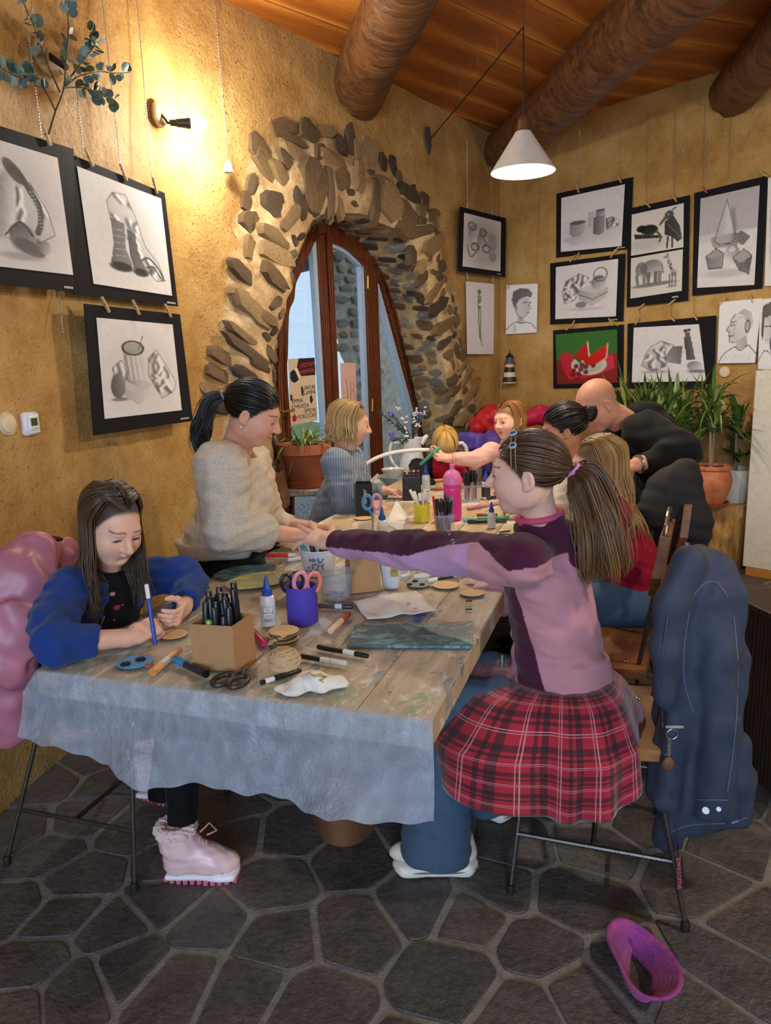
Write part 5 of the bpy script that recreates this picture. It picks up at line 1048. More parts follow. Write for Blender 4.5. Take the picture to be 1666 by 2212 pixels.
for i in range(NPL):
 w_=(B1-B0)/NPL;mb=MB();c=T3((A0+A1)/2,B0+w_*(i+.5),TZ-.035);mb.bbox((0,0,0),(w_/2-.0008,(A1-A0)/2,.034),.004);o=mb.build('table_board',M_TABLE);o.matrix_world=Matrix.Translation(c)@Matrix(RT.tolist()).to_4x4();under(o,tb);o.matrix_basis=Matrix.Translation(c)@Matrix(RT.tolist()).to_4x4()
M_LOGLEG=wood('log_leg_wood',[(.25,hexc('5E3A20')),(.5,hexc('7A4E2C')),(.75,hexc('8E623C'))],(3,3,.6),.5,.75,.3,6)
for a_,b_ in((1.405+.62,-.86),(4.0,-.9)):
 mb=MB();p=T3(a_,b_,0);mb.lathe([(.098,0),(.102,.05),(.100,.3),(.104,.5),(.100,TZ-.07)],p,28,wob=lambda a,z:.04*np.sin(3*a+z*4));under(mb.build('log_leg',M_LOGLEG,None,True),tb)
 # ---- clear plastic sheet over the near half
n=NT('clear_plastic_sheet');tr=n.node('ShaderNodeBsdfTransparent');tr.inputs[0].default_value=(.97,.98,1,1);mx=n.node('ShaderNodeMixShader')
cr_=n.noise(16,6,.75,None,1.5);cr2=n.noise(70,4,.7);col_=hexc('D4DEEC')
for i,(hx_,sc_,th_)in enumerate((('1F5FA8',5.0,.685),('7FBF9A',7.0,.72),('B0458A',8.5,.73),('2A2022',10.0,.735))):
 mp=n.node('ShaderNodeMapping');n.L(n.co(),mp.inputs[0]);mp.inputs['Location'].default_value=(i*5.3+1,i*2.9,i*1.7);f_=n.noise(sc_,4,.65,mp.outputs[0],.5);mk=n.ramp(f_,[(th_,(0,0,0)),(th_+.02,(1,)*3)]);col_=n.mix(mk,col_,hexc(hx_));
 dens=mk if i==0 else n.math('MAXIMUM',dens,mk)
n.set(color=col_,rough=.14,spec=.9);n.bump(n.math('ADD',cr_,n.math('MULTIPLY',cr2,.5)),.9,.02)
tl=n.node('ShaderNodeBsdfTranslucent');tl.inputs[0].default_value=(*hexc('C2D2EA'),1);m2=n.node('ShaderNodeMixShader');m2 .inputs[0].default_value=.3;n.L(n.p.outputs[0],m2 .inputs[1]);n.L(tl.outputs[0],m2 .inputs[2])
geo=n.node('ShaderNodeNewGeometry');sepn=n.node('ShaderNodeSeparateXYZ');n.L(geo.outputs['Normal'],sepn.inputs[0]);up_=n.math('ABSOLUTE',sepn.outputs[2])
clear=n.math('MULTIPLY',n.math('SUBTRACT',1.0,dens),n.math('ADD',.30,n.math('MULTIPLY',n.math('POWER',up_,4.0),.56)))
n.L(clear,mx.inputs[0]);n.L(m2 .outputs[0],mx.inputs[1]);n.L(tr.outputs[0],mx.inputs[2]);n.L(mx.outputs[0],n.out.inputs[0]);M_PLASTIC=n.mat
hemp=np.array([(22,1565),(160,1610),(300,1660),(500,1690),(620,1720),(945,1760)]);hb=[];hz=[]
for p in hemp:d=ray(*p);q=CAM+d*((1.395-TD@CAM)/(TD@d));hb.append(q@TN);hz.append(q[2])
NU,NTOP,NH=110,60,34;G=np.zeros((NTOP+NH+6,NU,3));bs=np.linspace(B0-.05,B1+.004,NU);r2_=np.random.default_rng(5)
for j,b_ in enumerate(bs):
 aend=2.62+.03*math.sin(b_*9);left=max(0,B0-b_);hem=np.interp(b_,hb,hz)+.006*math.sin(b_*31)+.004*math.sin(b_*77)
 for i in range(NTOP):t=i/(NTOP-1);a_=aend+(A0+.012-aend)*t;G[i,j]=T3(a_,b_,TZ+.0035-left*1.2)
 for i in range(6):t=(i+1)/6*math.pi/2;G[NTOP+i,j]=T3(A0+.012-math.sin(t)*.016,b_,TZ+.0035-(1-math.cos(t))*.016-left*1.2)
 for i in range(NH):
  t=(i+1)/NH;out=.012+.035*t*(1+.6*math.sin(b_*11+1)+.35*math.sin(b_*23+2*t));G[NTOP+6+i,j]=T3(A0-.004-out*t-.008*math.sin(b_*17)*t,b_+.01*t*math.sin(b_*13),(TZ-.0125-left*1.2)*(1-t)+hem*t)
G[:NTOP,:,2]+=np.abs(wnoise(G[:NTOP],26,3))*.0022
mb=MB();mb.grid(G);o=mb.build('plastic_sheet',M_PLASTIC,smooth='all');tag(o,'clear crinkled plastic sheet covering the near table end and hanging over its front','plastic sheet')
# ---- chairs of ribbed steel bar and thick boards
M_REBAR=plain('ribbed_steel','5A554F',.38,.2,60,metal=.8);M_SEAT=wood('chair_oak',[(.25,hexc('5E3A18')),(.45,hexc('85562A')),(.62,hexc('9E6C36')),(.8,hexc('B48248'))],(5,.7,5),.35,.38,.2,8);M_RUB=plain('black_rubber','15130F',.7)
def rebar(mb,pts,r=.0068,n=8):
 P=np.asarray(pts,float);L=np.r_[0,np.cumsum(np.linalg.norm(np.diff(P,axis=0),axis=1))];m=max(6,int(L[-1]/.0058));t=np.linspace(0,L[-1],m);Q=np.stack([np.interp(t,L,P[:,k])for k in range(3)],1);mb.tube(Q,np.where(np.arange(m)%2==0,r*1.16,r*.92),n)
def make_chair():
 c=bpy.data.objects.new('rebar_chair',None);COL.objects.link(c)
 ft={(1,1):(.20,.265),(1,-1):(.20,-.265),(-1,1):(-.265,.275),(-1,-1):(-.265,-.275)};tp_={(1,1):(.165,.17),(1,-1):(.165,-.17),(-1,1):(-.17,.17),(-1,-1):(-.17,-.17)}
 for k in ft:
  mb=MB();a=np.array([*ft[k],.012]);b_=np.array([*tp_[k],.435]);rebar(mb,[a,b_]);leg=mb.build('leg',M_REBAR,c,True);mb=MB();mb.lathe([(.012,0),(.012,.022),(.009,.028)],(a[0],a[1],0),12,cap1=True);mb.build('foot_cap',M_RUB,leg,True)
 def at(k,z):t=(z-.012)/.423;return np.array([ft[k][0]+(tp_[k][0]-ft[k][0])*t,ft[k][1]+(tp_[k][1]-ft[k][1])*t,z])
 for s_ in(1,-1):mb=MB();rebar(mb,[at((1,s_),.17),at((-1,s_),.17)]);mb.build('side_stretcher',M_REBAR,c,True)
 mb=MB();rebar(mb,[(at((1,1),.17)+at((-1,1),.17))/2,(at((1,-1),.17)+at((-1,-1),.17))/2]);mb.build('cross_stretcher',M_REBAR,c,True)
 Gs=np.zeros((14,12,3))
 for i,x in enumerate(np.linspace(-.20,.20,14)):
  for j,y in enumerate(np.linspace(-.205,.205,12)):Gs[i,j]=(x,y*(1-.05*(x>.15)),.462-.010*math.cos(y*7)+.012*(x/.2)**2)
 mb=MB();mb.grid(Gs);lo_=Gs.copy();lo_[...,2]-=.034;mb.grid(lo_[:,::-1])
 for e_ in(np.stack([Gs[0],lo_[0]],0),np.stack([lo_[-1],Gs[-1]],0),np.stack([lo_[:,0],Gs[:,0]],0),np.stack([Gs[:,-1],lo_[:,-1]],0)):mb.grid(e_)
 seat=mb.build('seat',M_SEAT,c,30)
 for x,y in((-.13,.12),(-.13,-.12),(.13,.12),(.13,-.12)):mb=MB();mb.ell((x,y,.462),(.009,.009,.004));mb.build('bolt',plain('steel_bolt','8E8A84',.3,metal=.9),seat,True)
 for s_ in(1,-1):
  pass
 P=[(-.17,.15,.435),(-.215,.145,.72)]+[(-.235-.006*math.sin(t),.14*math.cos(t),.86+.12*math.sin(t))for t in np.linspace(0,math.pi,13)]+[(-.215,-.145,.72),(-.17,-.15,.435)]
 mb=MB();rebar(mb,P,.0075);mb.build('back_loop',M_REBAR,c,True)
 poly=[(-.17,.72),(.17,.72),(.205,.79),(.16,.915),(-.16,.915),(-.205,.79)];mb=MB();mb.prism(np.array(poly),-.016,.016,lambda x,y,t:(-.212-.14*(y-.72)+t,x,y),bev=.003);bk=mb.build('backrest',M_SEAT,c,30)
 return c
chair0=make_chair();CH=[]
yr=math.atan2(.321,-.947);yl=math.atan2(-.321,.947)
for i,(x,y,a,lb)in enumerate(((.60,2.05,yr,'rebar and oak chair under the girl in the tartan skirt'),(.750,2.575,yr-.10,'empty rebar chair with bare oak backrest behind the tartan girl'),(1.0,3.08,yr+.1,'rebar chair under the girl with glasses, black coat over its back'),(-.875,2.235,yl,'rebar chair under the girl in the navy fleece'),(-.36,3.98,yl+.25,'rebar chair under the blonde woman near the glass door'),(1.12,3.52,yr,'rebar chair under the girl with the dark bun'))):
 c=chair0 if i==0 else copy_tree(chair0);c.location=(x,y,0);c.rotation_euler=(0,0,a);tag(c,lb,'chair','rebar chairs around the craft table');CH.append(c)
def simple_stool(name,label,c,h,r,m_top,m_leg,cat='stool',leg_r=.011,sq=False,splay=.05):
 e=empty(name,(c[0],c[1],0),0,label,cat);mb=MB()
 if sq:mb.bbox((0,0,h-.02),(r,r,.02),.006)
 else:mb.lathe([(r*.96,h-.035),(r,h-.028),(r,h-.008),(r*.97,h)],n=28,cap1=True)
 mb.build('seat_board',m_top,e,True)
 for k in range(4):a=math.pi/4+k*math.pi/2;mb=MB();q=r*1.05 if sq else r*.72;mb.cyl(np.array([math.cos(a)*(q+splay),math.sin(a)*(q+splay),0]),np.array([math.cos(a)*q,math.sin(a)*q,h-.03]),leg_r,n=10);mb.build('leg',m_leg,e,True)
 mb=MB();P=[np.array([math.cos(math.pi/4+k*math.pi/2),math.sin(math.pi/4+k*math.pi/2),0])*(r*.72 if not sq else r*1.05)*1.05+UP*h*.35 for k in range(4)]
 for k in range(4):mb.cyl(P[k],P[(k+1)%4],leg_r*.8,n=8)
 mb.build('foot_ring',m_leg,e,True);return e
M_GREYWOOD=wood('weathered_board',[(.3,hexc('6A6258')),(.6,hexc('8E867A')),(.8,hexc('A59C8E'))],(9,1.2,9),2.2,.6,.3,5)
pst=W(662,1050,4.62);simple_stool('plant_stool','tall stool with weathered square seat carrying the spider plant',pst,pst[2],.155,M_GREYWOOD,M_REBAR,sq=True)
wst=np.array([-.70,2.93,0]);simple_stool('white_stool','white plastic stool under the woman in the cream sweater',wst,.585,.20,plain('white_plastic','DDE4EA',.4),plain('white_plastic','DDE4EA',.4),leg_r=.014)
sst=W(868,1050,5.0);simple_stool('side_table','small white side table holding bowls beside the door',sst,.70,.24,plain('white_paint','E3E1DC',.5),plain('white_paint','E3E1DC',.5),'table')
simple_stool('child_stool','wooden stool under the small blonde child',(.47,5.02,0),.43,.16,M_SEAT,M_REBAR);simple_stool('child_stool','wooden stool under the girl with the green pen',(.84,4.70,0),.45,.16,M_SEAT,M_REBAR)
# white bent-tube chair at the far end
e=empty('garden_chair',tuple(W(890,1150,4.72)*np.array([1,1,0])),.0,'white bent-tube garden chair at the far table corner','chair');wm=plain('white_enamel','E6E4DE',.35)
P=[W(x,y,4.66+.02*k)for k,(x,y)in enumerate(((764,1075),(772,1030),(795,1000),(840,980),(900,972),(960,974),(1010,980)))];P=[P[0]*np.array([1,1,0])+UP*.02]+P;P=P+[P[-1]*np.array([1,1,0])+UP*.02]
mb=MB();mb.tube(spline(P,50),.013,10);under(mb.build('back_loop',wm,None,True),e);cx_=(P[1]+P[-2])/2;mb=MB();mb.lathe([(.19,.42),(.20,.43),(.20,.45),(.19,.455)],(cx_[0],cx_[1]+.16,0),24,cap1=True);under(mb.build('seat',wm,None,True),e)
for q in(-.15,.15):mb=MB();mb.cyl((cx_[0]+q,cx_[1]+.30,0),(cx_[0]+q*.8,cx_[1]+.28,.43),.011);under(mb.build('leg',wm,None,True),e)
# ---- coats over chairs
def garment_thing(name,label,sd,mat,h=.006,cat='jacket'):
 o=sd.build(name,mat,None,h);return tag(o,label,cat)
J=SDF(.025);jm=lambda x,y,Y:W(x,y,Y)
RJ=np.stack([nrm(jm(1600,1500,1.9)-jm(1440,1500,1.86)),nrm(np.cross(UP,nrm(jm(1600,1500,1.9)-jm(1440,1500,1.86)))),UP],1)
for(x0,x1,y0,y1,Y_,dp_)in((1478,1562,1182,1290,1.88,.085),(1450,1585,1235,1420,1.87,.095),(1432,1598,1370,1600,1.87,.088),(1432,1612,1550,1700,1.88,.08),(1436,1624,1640,1792,1.88,.075)):a_,b_=jm((x0+x1)/2,(y0+y1)/2,Y_),1.9/1640;J.box(a_,((x1-x0)/2*b_,dp_,(y1-y0)/2*b_*1.02),RJ,.045,.05)
J.chain([jm(1530,1290,1.84),jm(1548,1420,1.79),jm(1556,1560,1.775)],[.050,.056,.050],.02);J.cone(jm(1556,1540,1.775),jm(1540,1762,1.77),.050,.050,.006,.02)
J.box(jm(1455,1770,1.82),(.035,.035,.085),RJ,.012,.03);J.box(jm(1455,1560,1.82),(.036,.05,.24),RJ,.03,.03);J.chain([jm(1490,1215,1.82),jm(1458,1300,1.79),jm(1445,1400,1.79),jm(1440,1500,1.79)],[.045,.042,.038,.03],.03)
J.disp=wrinkle(.0070,(15,15,5),15,.003,18);jk=garment_thing('navy_jacket','slate-blue cotton jacket hanging over the tartan girl\'s chair back',J,plain('navy_cotton','30384A',.75,.1,40,.2,300),.005)
def js(x,y,l=.004):return on_surface(J,x,y,l,1.4,2.4)
mb=MB();mb.tube([js(x,y)for x,y in((1443,1330),(1433,1400),(1430,1480),(1432,1560),(1440,1640),(1450,1720),(1462,1790),(1466,1822))],.0022,6);under(mb.build('zip',plain('dull_zip','6A6E74',.35,metal=.7),None,True),jk)
mb=MB();mb.cyl(js(1525,1751,.002),js(1525,1751,.008),.009,n=16);under(mb.build('cuff_stud',plain('steel_stud','C8CACC',.25,metal=.9),None,True),jk);mb=MB();mb.cyl(js(1553,1748,.002),js(1553,1748,.007),.006,n=16);under(mb.build('cuff_stud',plain('steel_stud','C8CACC',.25,metal=.9),None,True),jk)
mb=MB();mb.tube([js(x,1727+.02*(x-1500))for x in range(1500,1578,8)],.0018,5);under(mb.build('cuff_seam',plain('seam_thread','59657A',.8),None,True),jk)
for sm in([(1500,1285),(1520,1262),(1548,1258),(1572,1290)],[(1586,1330),(1594,1430),(1592,1540),(1582,1640),(1572,1710)],[(1490,1320),(1478,1400),(1480,1480),(1500,1540)],[(1445,1800),(1480,1785),(1520,1780),(1580,1778),(1615,1765)]):mb=MB();mb.tube([js(*p,.002)for p in spline(np.array(sm,float),18)],.0016,5);under(mb.build('stitched_seam',plain('seam_thread','59657A',.8),None,True),jk)
cc_=js(1452,1572,.012);mb=MB();mb.tube([js(x,1570,.006)for x in range(1440,1478,6)],.004,6);st_=under(mb.build('cord_loop',plain('grey_cord','A8A8A2',.7),None,True),jk)
mb=MB();mb.tube([cc_+np.array([.014*math.cos(a),-.004,-.016+.014*math.sin(a)])for a in np.linspace(0,2*math.pi,17)[:-1]],.0014,5,closed=True)
for i in range(8):mb.tube([cc_+np.array([-.006+.004*math.cos(a),-.004+.002*(i%2),-.034-.006*i+.004*math.sin(a)])for a in np.linspace(0,2*math.pi,9)[:-1]],.0009,4,closed=True)
kc=mb.build('key_ring',plain('steel_stud','C8CACC',.25,metal=.9),None,True);tag(kc,'key ring with short chain and brown charm clipped on the navy jacket','key ring')
mb=MB();mb.ell(cc_+np.array([-.006,-.004,-.100]),(.016,.008,.020));under(mb.build('charm',plain('brown_charm','6A4630',.6),None,True),kc)
def text_mesh(txt,size,M,mat,parent=None,name='lettering',ext=.0,shear=0,bold=0.0,align='CENTER'):
 cu=bpy.data.curves.new('t','FONT');cu.body=txt;cu.size=size;cu.extrude=ext;cu.align_x=align;cu.align_y='CENTER';cu.shear=shear;cu.offset=bold;cu.resolution_u=2
 o=bpy.data.objects.new('t',cu);COL.objects.link(o);dg=bpy.context.evaluated_depsgraph_get();me=bpy.data.meshes.new_from_object(o.evaluated_get(dg));bpy.data.objects.remove(o);me.materials.clear()
 me.transform(Matrix(M));q=link(name,me,mat);
 if parent is not None:under(q,parent)
 return q
def M4(c,x,y):x,y=nrm(x),nrm(y);z=np.cross(x,y);return[[x[0],y[0],z[0],c[0]],[x[1],y[1],z[1],c[1]],[x[2],y[2],z[2],c[2]],[0,0,0,1]]
tg0=W(1468,1905-20,1.655);mb=MB();tg_x=nrm(W(1476,1890,1.655)-W(1460,1892,1.655));tg_y=nrm(W(1466,1850,1.655)-W(1469,1930,1.655));mb.box(tg0,(.0095,.0015,.042),np.stack([tg_x,np.cross(tg_y,tg_x),tg_y],1));mb.tube([W(1466,1822,1.83),W(1464,1838,1.70),tg0+tg_y*.042],.0018,5);zt=under(mb.build('zip_tag',plain('black_strap','17161B',.6)),jk)
text_mesh('awesome',.024,M4(tg0+np.cross(tg_y,tg_x)*.0022*(-1 if np.cross(tg_y,tg_x)[1]>0 else 1),-tg_y,tg_x),plain('orange_thread','C8604A',.6),jk,'tag_lettering',.0003)
# pink jacket on the near left chair
J=SDF(.03);J.chain([W(75,1195,2.25),W(35,1260,2.18),W(28,1350,2.13),W(20,1420,2.1),W(30,1560,2.14)],[.07,.105,.10,.075,.05],.05);J.chain([W(130,1200,2.40),W(80,1300,2.36),W(70,1420,2.30)],[.06,.07,.06],.05);J.chain([W(15,1400,2.15),W(10,1500,2.12),W(22,1590,2.10)],[.07,.06,.035],.03);J.disp=wrinkle(.009,(19,19,24),16,.004,30)
garment_thing('pink_jacket','rose pink padded jacket over the chair back behind the navy girl',J,plain('rose_nylon','B5707E',.45,.08,20),.007)
# black quilted coat on the third chair back
J=SDF(.03);J.chain([W(1478,1020,3.02),W(1440,1060,2.98),W(1405,1110,2.92)],[.05,.07,.06],.05);J.chain([W(1478,1035,2.98),W(1485,1130,2.96),W(1492,1225,2.95)],[.06,.085,.055],.05);J.chain([W(1440,1080,3.0),W(1450,1180,3.0)],[.06,.07],.05)
def quilt(P,d):q=np.zeros(len(P));q[:]=.006*np.abs(np.sin(P[:,2]*55+P[:,0]*12));return-q+wrinkle(.004,(14,14,20),17)(P,d)
J.disp=quilt;garment_thing('quilted_coat','black quilted coat draped over the chair behind the glasses girl',J,plain('black_nylon','141213',.85,.1,20),.008)
# coats heaped on the bench in the back corner
be=empty('corner_bench',(1.1,5.95,0),0,'low wooden bench in the back corner under the coats','bench');mb=MB();mb.bbox((0,0,.43),(.62,.20,.025),.006);mb.build('seat',M_SEAT,be,True)
for q in(-.5,.5):
 for q2 in(-.14,.14):mb=MB();mb.bbox((q,q2,.203),(.03,.03,.202),.004);mb.build('leg',M_SEAT,be)
be.rotation_euler=(0,0,math.radians(-46));be.location=(1.45,6.02,0)
def coat(nm,label,pts,rs,hx,seed,rough=.6):
 J=SDF(.04);J.chain([np.asarray(p,float)for p in pts],rs,.05);J.disp=wrinkle(.014,(12,12,16),seed,.006,16);return garment_thing(nm,label,J,plain(nm+'_cloth',hx,rough,.1,15),.010)
coat('red_coat','bright red coat heaped against the back corner wall',[W(1030,925,5.75),W(1060,905,5.85),W(1095,920,5.8),W(1080,1000,5.7)],[.07,.10,.09,.12],'B0141C',18)
coat('maroon_coat','dark maroon coat beside the red coat in the corner',[W(1022,935,5.9),W(1045,900,6.1),W(1030,1000,5.9)],[.06,.07,.10],'5E1020',19)
coat('crimson_coat','crimson pink coat behind the girl with the green pen',[W(1145,900,5.75),W(1185,898,5.72),W(1205,930,5.66),W(1180,1000,5.6)],[.06,.07,.08,.10],'B01440',20)
coat('purple_coat','violet and lilac jacket lying in front of the red coat',[W(1000,950,5.5),W(1030,955,5.45),W(1065,950,5.5),W(1060,1000,5.4)],[.05,.06,.05,.09],'54409A',21)
# ---- stump with two pots, cabinet, dark cupboard
sc_=np.array([2.375,5.14,0]);NS,NZ=40,24;G=np.zeros((NZ,NS,3));SH_=.47
for i in range(NZ):
 z=SH_*i/(NZ-1)
 for j in range(NS):
  a=2*math.pi*j/NS;r=.172+.03*(z/SH_)**1.6+.010*math.sin(3*a+1)+.006*math.sin(7*a+z*9);p=np.array([math.cos(a),math.sin(a),0])
  for(ka,kz,kr,kh)in((-1.75,.27,.35,.035),(-1.2,.39,.22,.025)):r+=kh*math.exp(-((a-2*math.pi-ka if a>math.pi else a-ka)**2+((z-kz)/.07)**2*.12)/kr**2*1.6)*.8
  G[i,j]=sc_+p*r+UP*z
mb=MB();mb.grid(G[::-1],cu=True);mb.add(np.vstack([G[-1]]),[tuple(range(NS))],1)
n=NT('stump_bark');f1=n.noise(3,6,.7,n.map((5,5,1.2)));n.set(color=n.ramp(f1,[(.3,hexc('5E3A18')),(.45,hexc('A87A3E')),(.6,hexc('C9A05E')),(.75,hexc('D8B878'))]),rough=.7);n.bump(f1,.7,.015);M_STUMP=n.mat
n=NT('stump_top');n.set(color=n.ramp(n.wave(14,3,3,None,kind='RINGS'),[(.3,hexc('B08A52')),(.7,hexc('D2B27A'))]),rough=.75);M_STUMPT=n.mat
o=mb.build('tree_stump',[M_STUMP,M_STUMPT],smooth=45);tag(o,'pale tree stump carrying two plant pots by the right wall','tree stump')
def pot(nm,label,c,prof,mat,saucer=None,n_=32,wob=None,soil_r=None,soil_z=None):
 e=empty(nm,tuple(c),0,label,'plant pot');mb=MB();mb.lathe(prof,n=n_,wob=wob);mb.build('pot_wall',mat,e,40)
 mb=MB();mb.lathe([(soil_r,soil_z-.01),(soil_r*.98,soil_z)],n=24,cap1=True);mb.build('soil',plain('potting_soil','231A12',.95,.3,60,.6,120),e)
 if saucer:mb=MB();mb.lathe(saucer,n=32);mb.build('saucer',plain('terracotta_saucer','9C4A26',.6),e,True)
 return e
n=NT('terracotta');f1=n.noise(9,6,.7);n.set(color=n.ramp(f1,[(.3,hexc('9A4E2A')),(.5,hexc('BE6E44')),(.66,hexc('CC865E')),(.78,hexc('DEBBA0'))]),rough=.8);n.bump(n.noise(60),.2,.004);M_TERRA=n.mat
pb=np.array([2.235,5.00,SH_]);
pot('terracotta_pot','rounded terracotta pot with limescale stains on the stump',pb,[(.085,.022),(.095,.04),(.125,.12),(.135,.18),(.120,.235),(.112,.248),(.122,.256),(.122,.272),(.116,.282),(.108,.282),(.108,.25)],M_TERRA,[(.10,0),(.112,.004),(.122,.03),(.116,.03),(.104,.012)],soil_r=.109,soil_z=.262)
pw_=np.array([2.460,5.115,SH_]);pot('white_pot','white plastic pot with scalloped rim on the stump',pw_,[(.082,0),(.090,.01),(.110,.14),(.120,.225),(.126,.235),(.118,.235),(.110,.19)],plain('white_plastic_pot','D6D0C4',.45),wob=lambda a,z:(.02*np.abs(np.sin(6*a))if z>.2 else 0*a),n_=60,soil_r=.112,soil_z=.20)
M_LEAF=[plain('leaf_green','5E7C2E',.45,.15,12),plain('leaf_dark','37531F',.45,.15,12),plain('leaf_pale','9AA864',.5,.15,12)]
def blade(mb,base,d,L,w,droop,mi=0,tw=0.0):
 m=8;d=nrm(d);h=nrm(np.array([d[0],d[1],0])+1e-6);s_=nrm(np.cross(UP,h));P=[]
 for t in np.linspace(0,1,m):P.append(base+d*L*t-UP*droop*L*t**2.2)
 P=np.array(P);wd_=w*np.interp(np.linspace(0,1,m),[0,.25,.7,1],[.5,1,.8,.03]);T=np.gradient(P,axis=0);V=[]
 for i in range(m):nn_=nrm(np.cross(T[i],s_));V+=[P[i]-s_*wd_[i]/2+nn_*wd_[i]*.12,P[i]-nn_*wd_[i]*.12,P[i]+s_*wd_[i]/2+nn_*wd_[i]*.12]
 Fs=[]
 for i in range(m-1):
  for j in range(2):Fs.append((i*3+j,i*3+j+1,(i+1)*3+j+1,(i+1)*3+j))
 mb.add(V,Fs,mi)
def plant(nm,label,c,n_,L,w,el=(20,85),droop=(.1,.7),stem=0.0,seed=1,mats=(0,1),spread=.02,crowns=None,wall=None):
 r=random.Random(seed);e=empty(nm,tuple(c),0,label,'plant')
 crowns=crowns or[(0,0,stem)]
 if stem:
  for(x,y,z)in crowns:mb=MB();mb.tube([(x*.3,y*.3,0),(x*.8,y*.8,z*.6),(x,y,z)],[.010,.008,.007],8);mb.build('stem',plain('pale_stem','8E7A60',.8),e,True)
 for i in range(n_):
  x,y,z=r.choice(crowns);a=r.uniform(0,6.283);q=math.radians(r.uniform(*el));dv_=np.array([math.cos(a)*math.cos(q),math.sin(a)*math.cos(q),0]);kl=1 if wall is None else max(.30,min(1,1+1.6*float(dv_@wall)));mb=MB();blade(mb,np.array([x+r.uniform(-spread,spread),y+r.uniform(-spread,spread),z+r.uniform(-.03,.02)]),(math.cos(a)*math.cos(q),math.sin(a)*math.cos(q),math.sin(q)),L*kl*r.uniform(.6,1.1),w*r.uniform(.7,1.2),r.uniform(*droop));mb.build('leaf',M_LEAF[r.choice(mats)],e,'all')
 return e
plant('dracaena','dracaena with arching strap leaves in the terracotta pot',pb+UP*.262,95,.46,.022,(10,80),(.15,.9),.28,1,(0,0,1,2),.012,[(0.0,0,.26),(-.02,.02,.40)],wall=NRW)
plant('yucca','tall spiky green plant behind the man on the right',(2.05,5.28,.75),190,.48,.030,(35,86),(.05,.40),0,2,(0,0,1,2),.12,[(-.22,.06,.30),(0,0,.30),(.14,-.06,.18),(-.10,-.1,.22)],wall=NRW)
tt_=simple_stool('plant_stand','wooden stand holding the spiky plant behind the man',(2.05,5.28,0),.66,.17,M_SEAT,M_REBAR)
pot('clay_pot','clay pot of the spiky plant hidden behind the man',np.array([2.05,5.28,.66]),[(.10,0),(.15,.15),(.155,.17),(.14,.17),(.13,.12)],M_TERRA,soil_r=.135,soil_z=.14)
plant('rubber_plant','dark broad-leaved plant in the white pot',pw_+UP*.20,26,.30,.075,(25,80),(.1,.6),.20,3,(1,1,0),.02,[(0,0,.10),(0,0,.26),(-.03,-.02,.36)],wall=NRW)
ce=empty('white_cabinet',(2.559,4.989,0),0,'tall cream cabinet at the right edge on a wooden plinth','cabinet');cd_=nrm(R3(1,0)-R3(0,0));cxm=np.stack([cd_,NRW,UP],1);Mx=Matrix(cxm.tolist()).to_4x4();cm=plain('cream_paint','D9D2C2',.45)
mb=MB();mb.bbox((.24,.0,.72),(.25,.16,.66),.006);mb.build('carcass',cm,ce);mb=MB();mb.bbox((.25,.0,.03),(.24,.155,.03),.003);mb.build('plinth',plain('pine_plinth','B87A2E',.5),ce)
for zc_,hh_ in((.34,.26),(1.00,.36)):
 mb=MB();mb.bbox((.24,.168,zc_),(.235,.010,hh_),.004);dd_=mb.build('cabinet_door',cm,ce);mb=MB();mb.cyl((.05,.185,zc_+hh_*.7),(.05,.185,zc_+hh_*.7-.10),.008);mb.build('handle',plain('pale_knob','E6DFCC',.4),dd_,True)
ce.rotation_euler=Mx.to_euler()
ke=empty('dark_cupboard',tuple(Z(1655,1760)+np.array([.30,.12,0])),math.radians(10),'dark wooden cupboard at the lower right edge','cupboard');dk_=wood('dark_walnut',[(.3,hexc('1C120B')),(.7,hexc('3A2616'))],(9,9,1.2),2,.5,.2,4);mb=MB();mb.bbox((0,0,.34),(.27,.22,.30),.008);mb.build('carcass',dk_,ke)
for q in(-1,1):
 for q2 in(-1,1):mb=MB();mb.bbox((q*.22,q2*.17,.02),(.025,.025,.02),.004);mb.build('foot',dk_,ke)
mb=MB();mb.bbox((0,0,.655),(.29,.24,.015),.005);mb.build('top_board',dk_,ke)
_p=f.top
for i,ch_ in enumerate('DARE2B'):
 t=i/5;x_,y_=968+15*t,1148+31*t;q2=on_surface(_p,x_,y_,.004);u_=on_surface(_p,x_+1.5,y_+3,.004)-on_surface(_p,x_-1.5,y_-3,.004);v_=on_surface(_p,x_+5,y_-2.5,.004)-on_surface(_p,x_-5,y_+2.5,.004);v_=v_-nrm(u_)*(v_@nrm(u_));text_mesh(ch_,.0125,M4(q2,u_,v_),plain('silver_print','C8B8C4',.5),f.root,'sleeve_lettering',.0006)
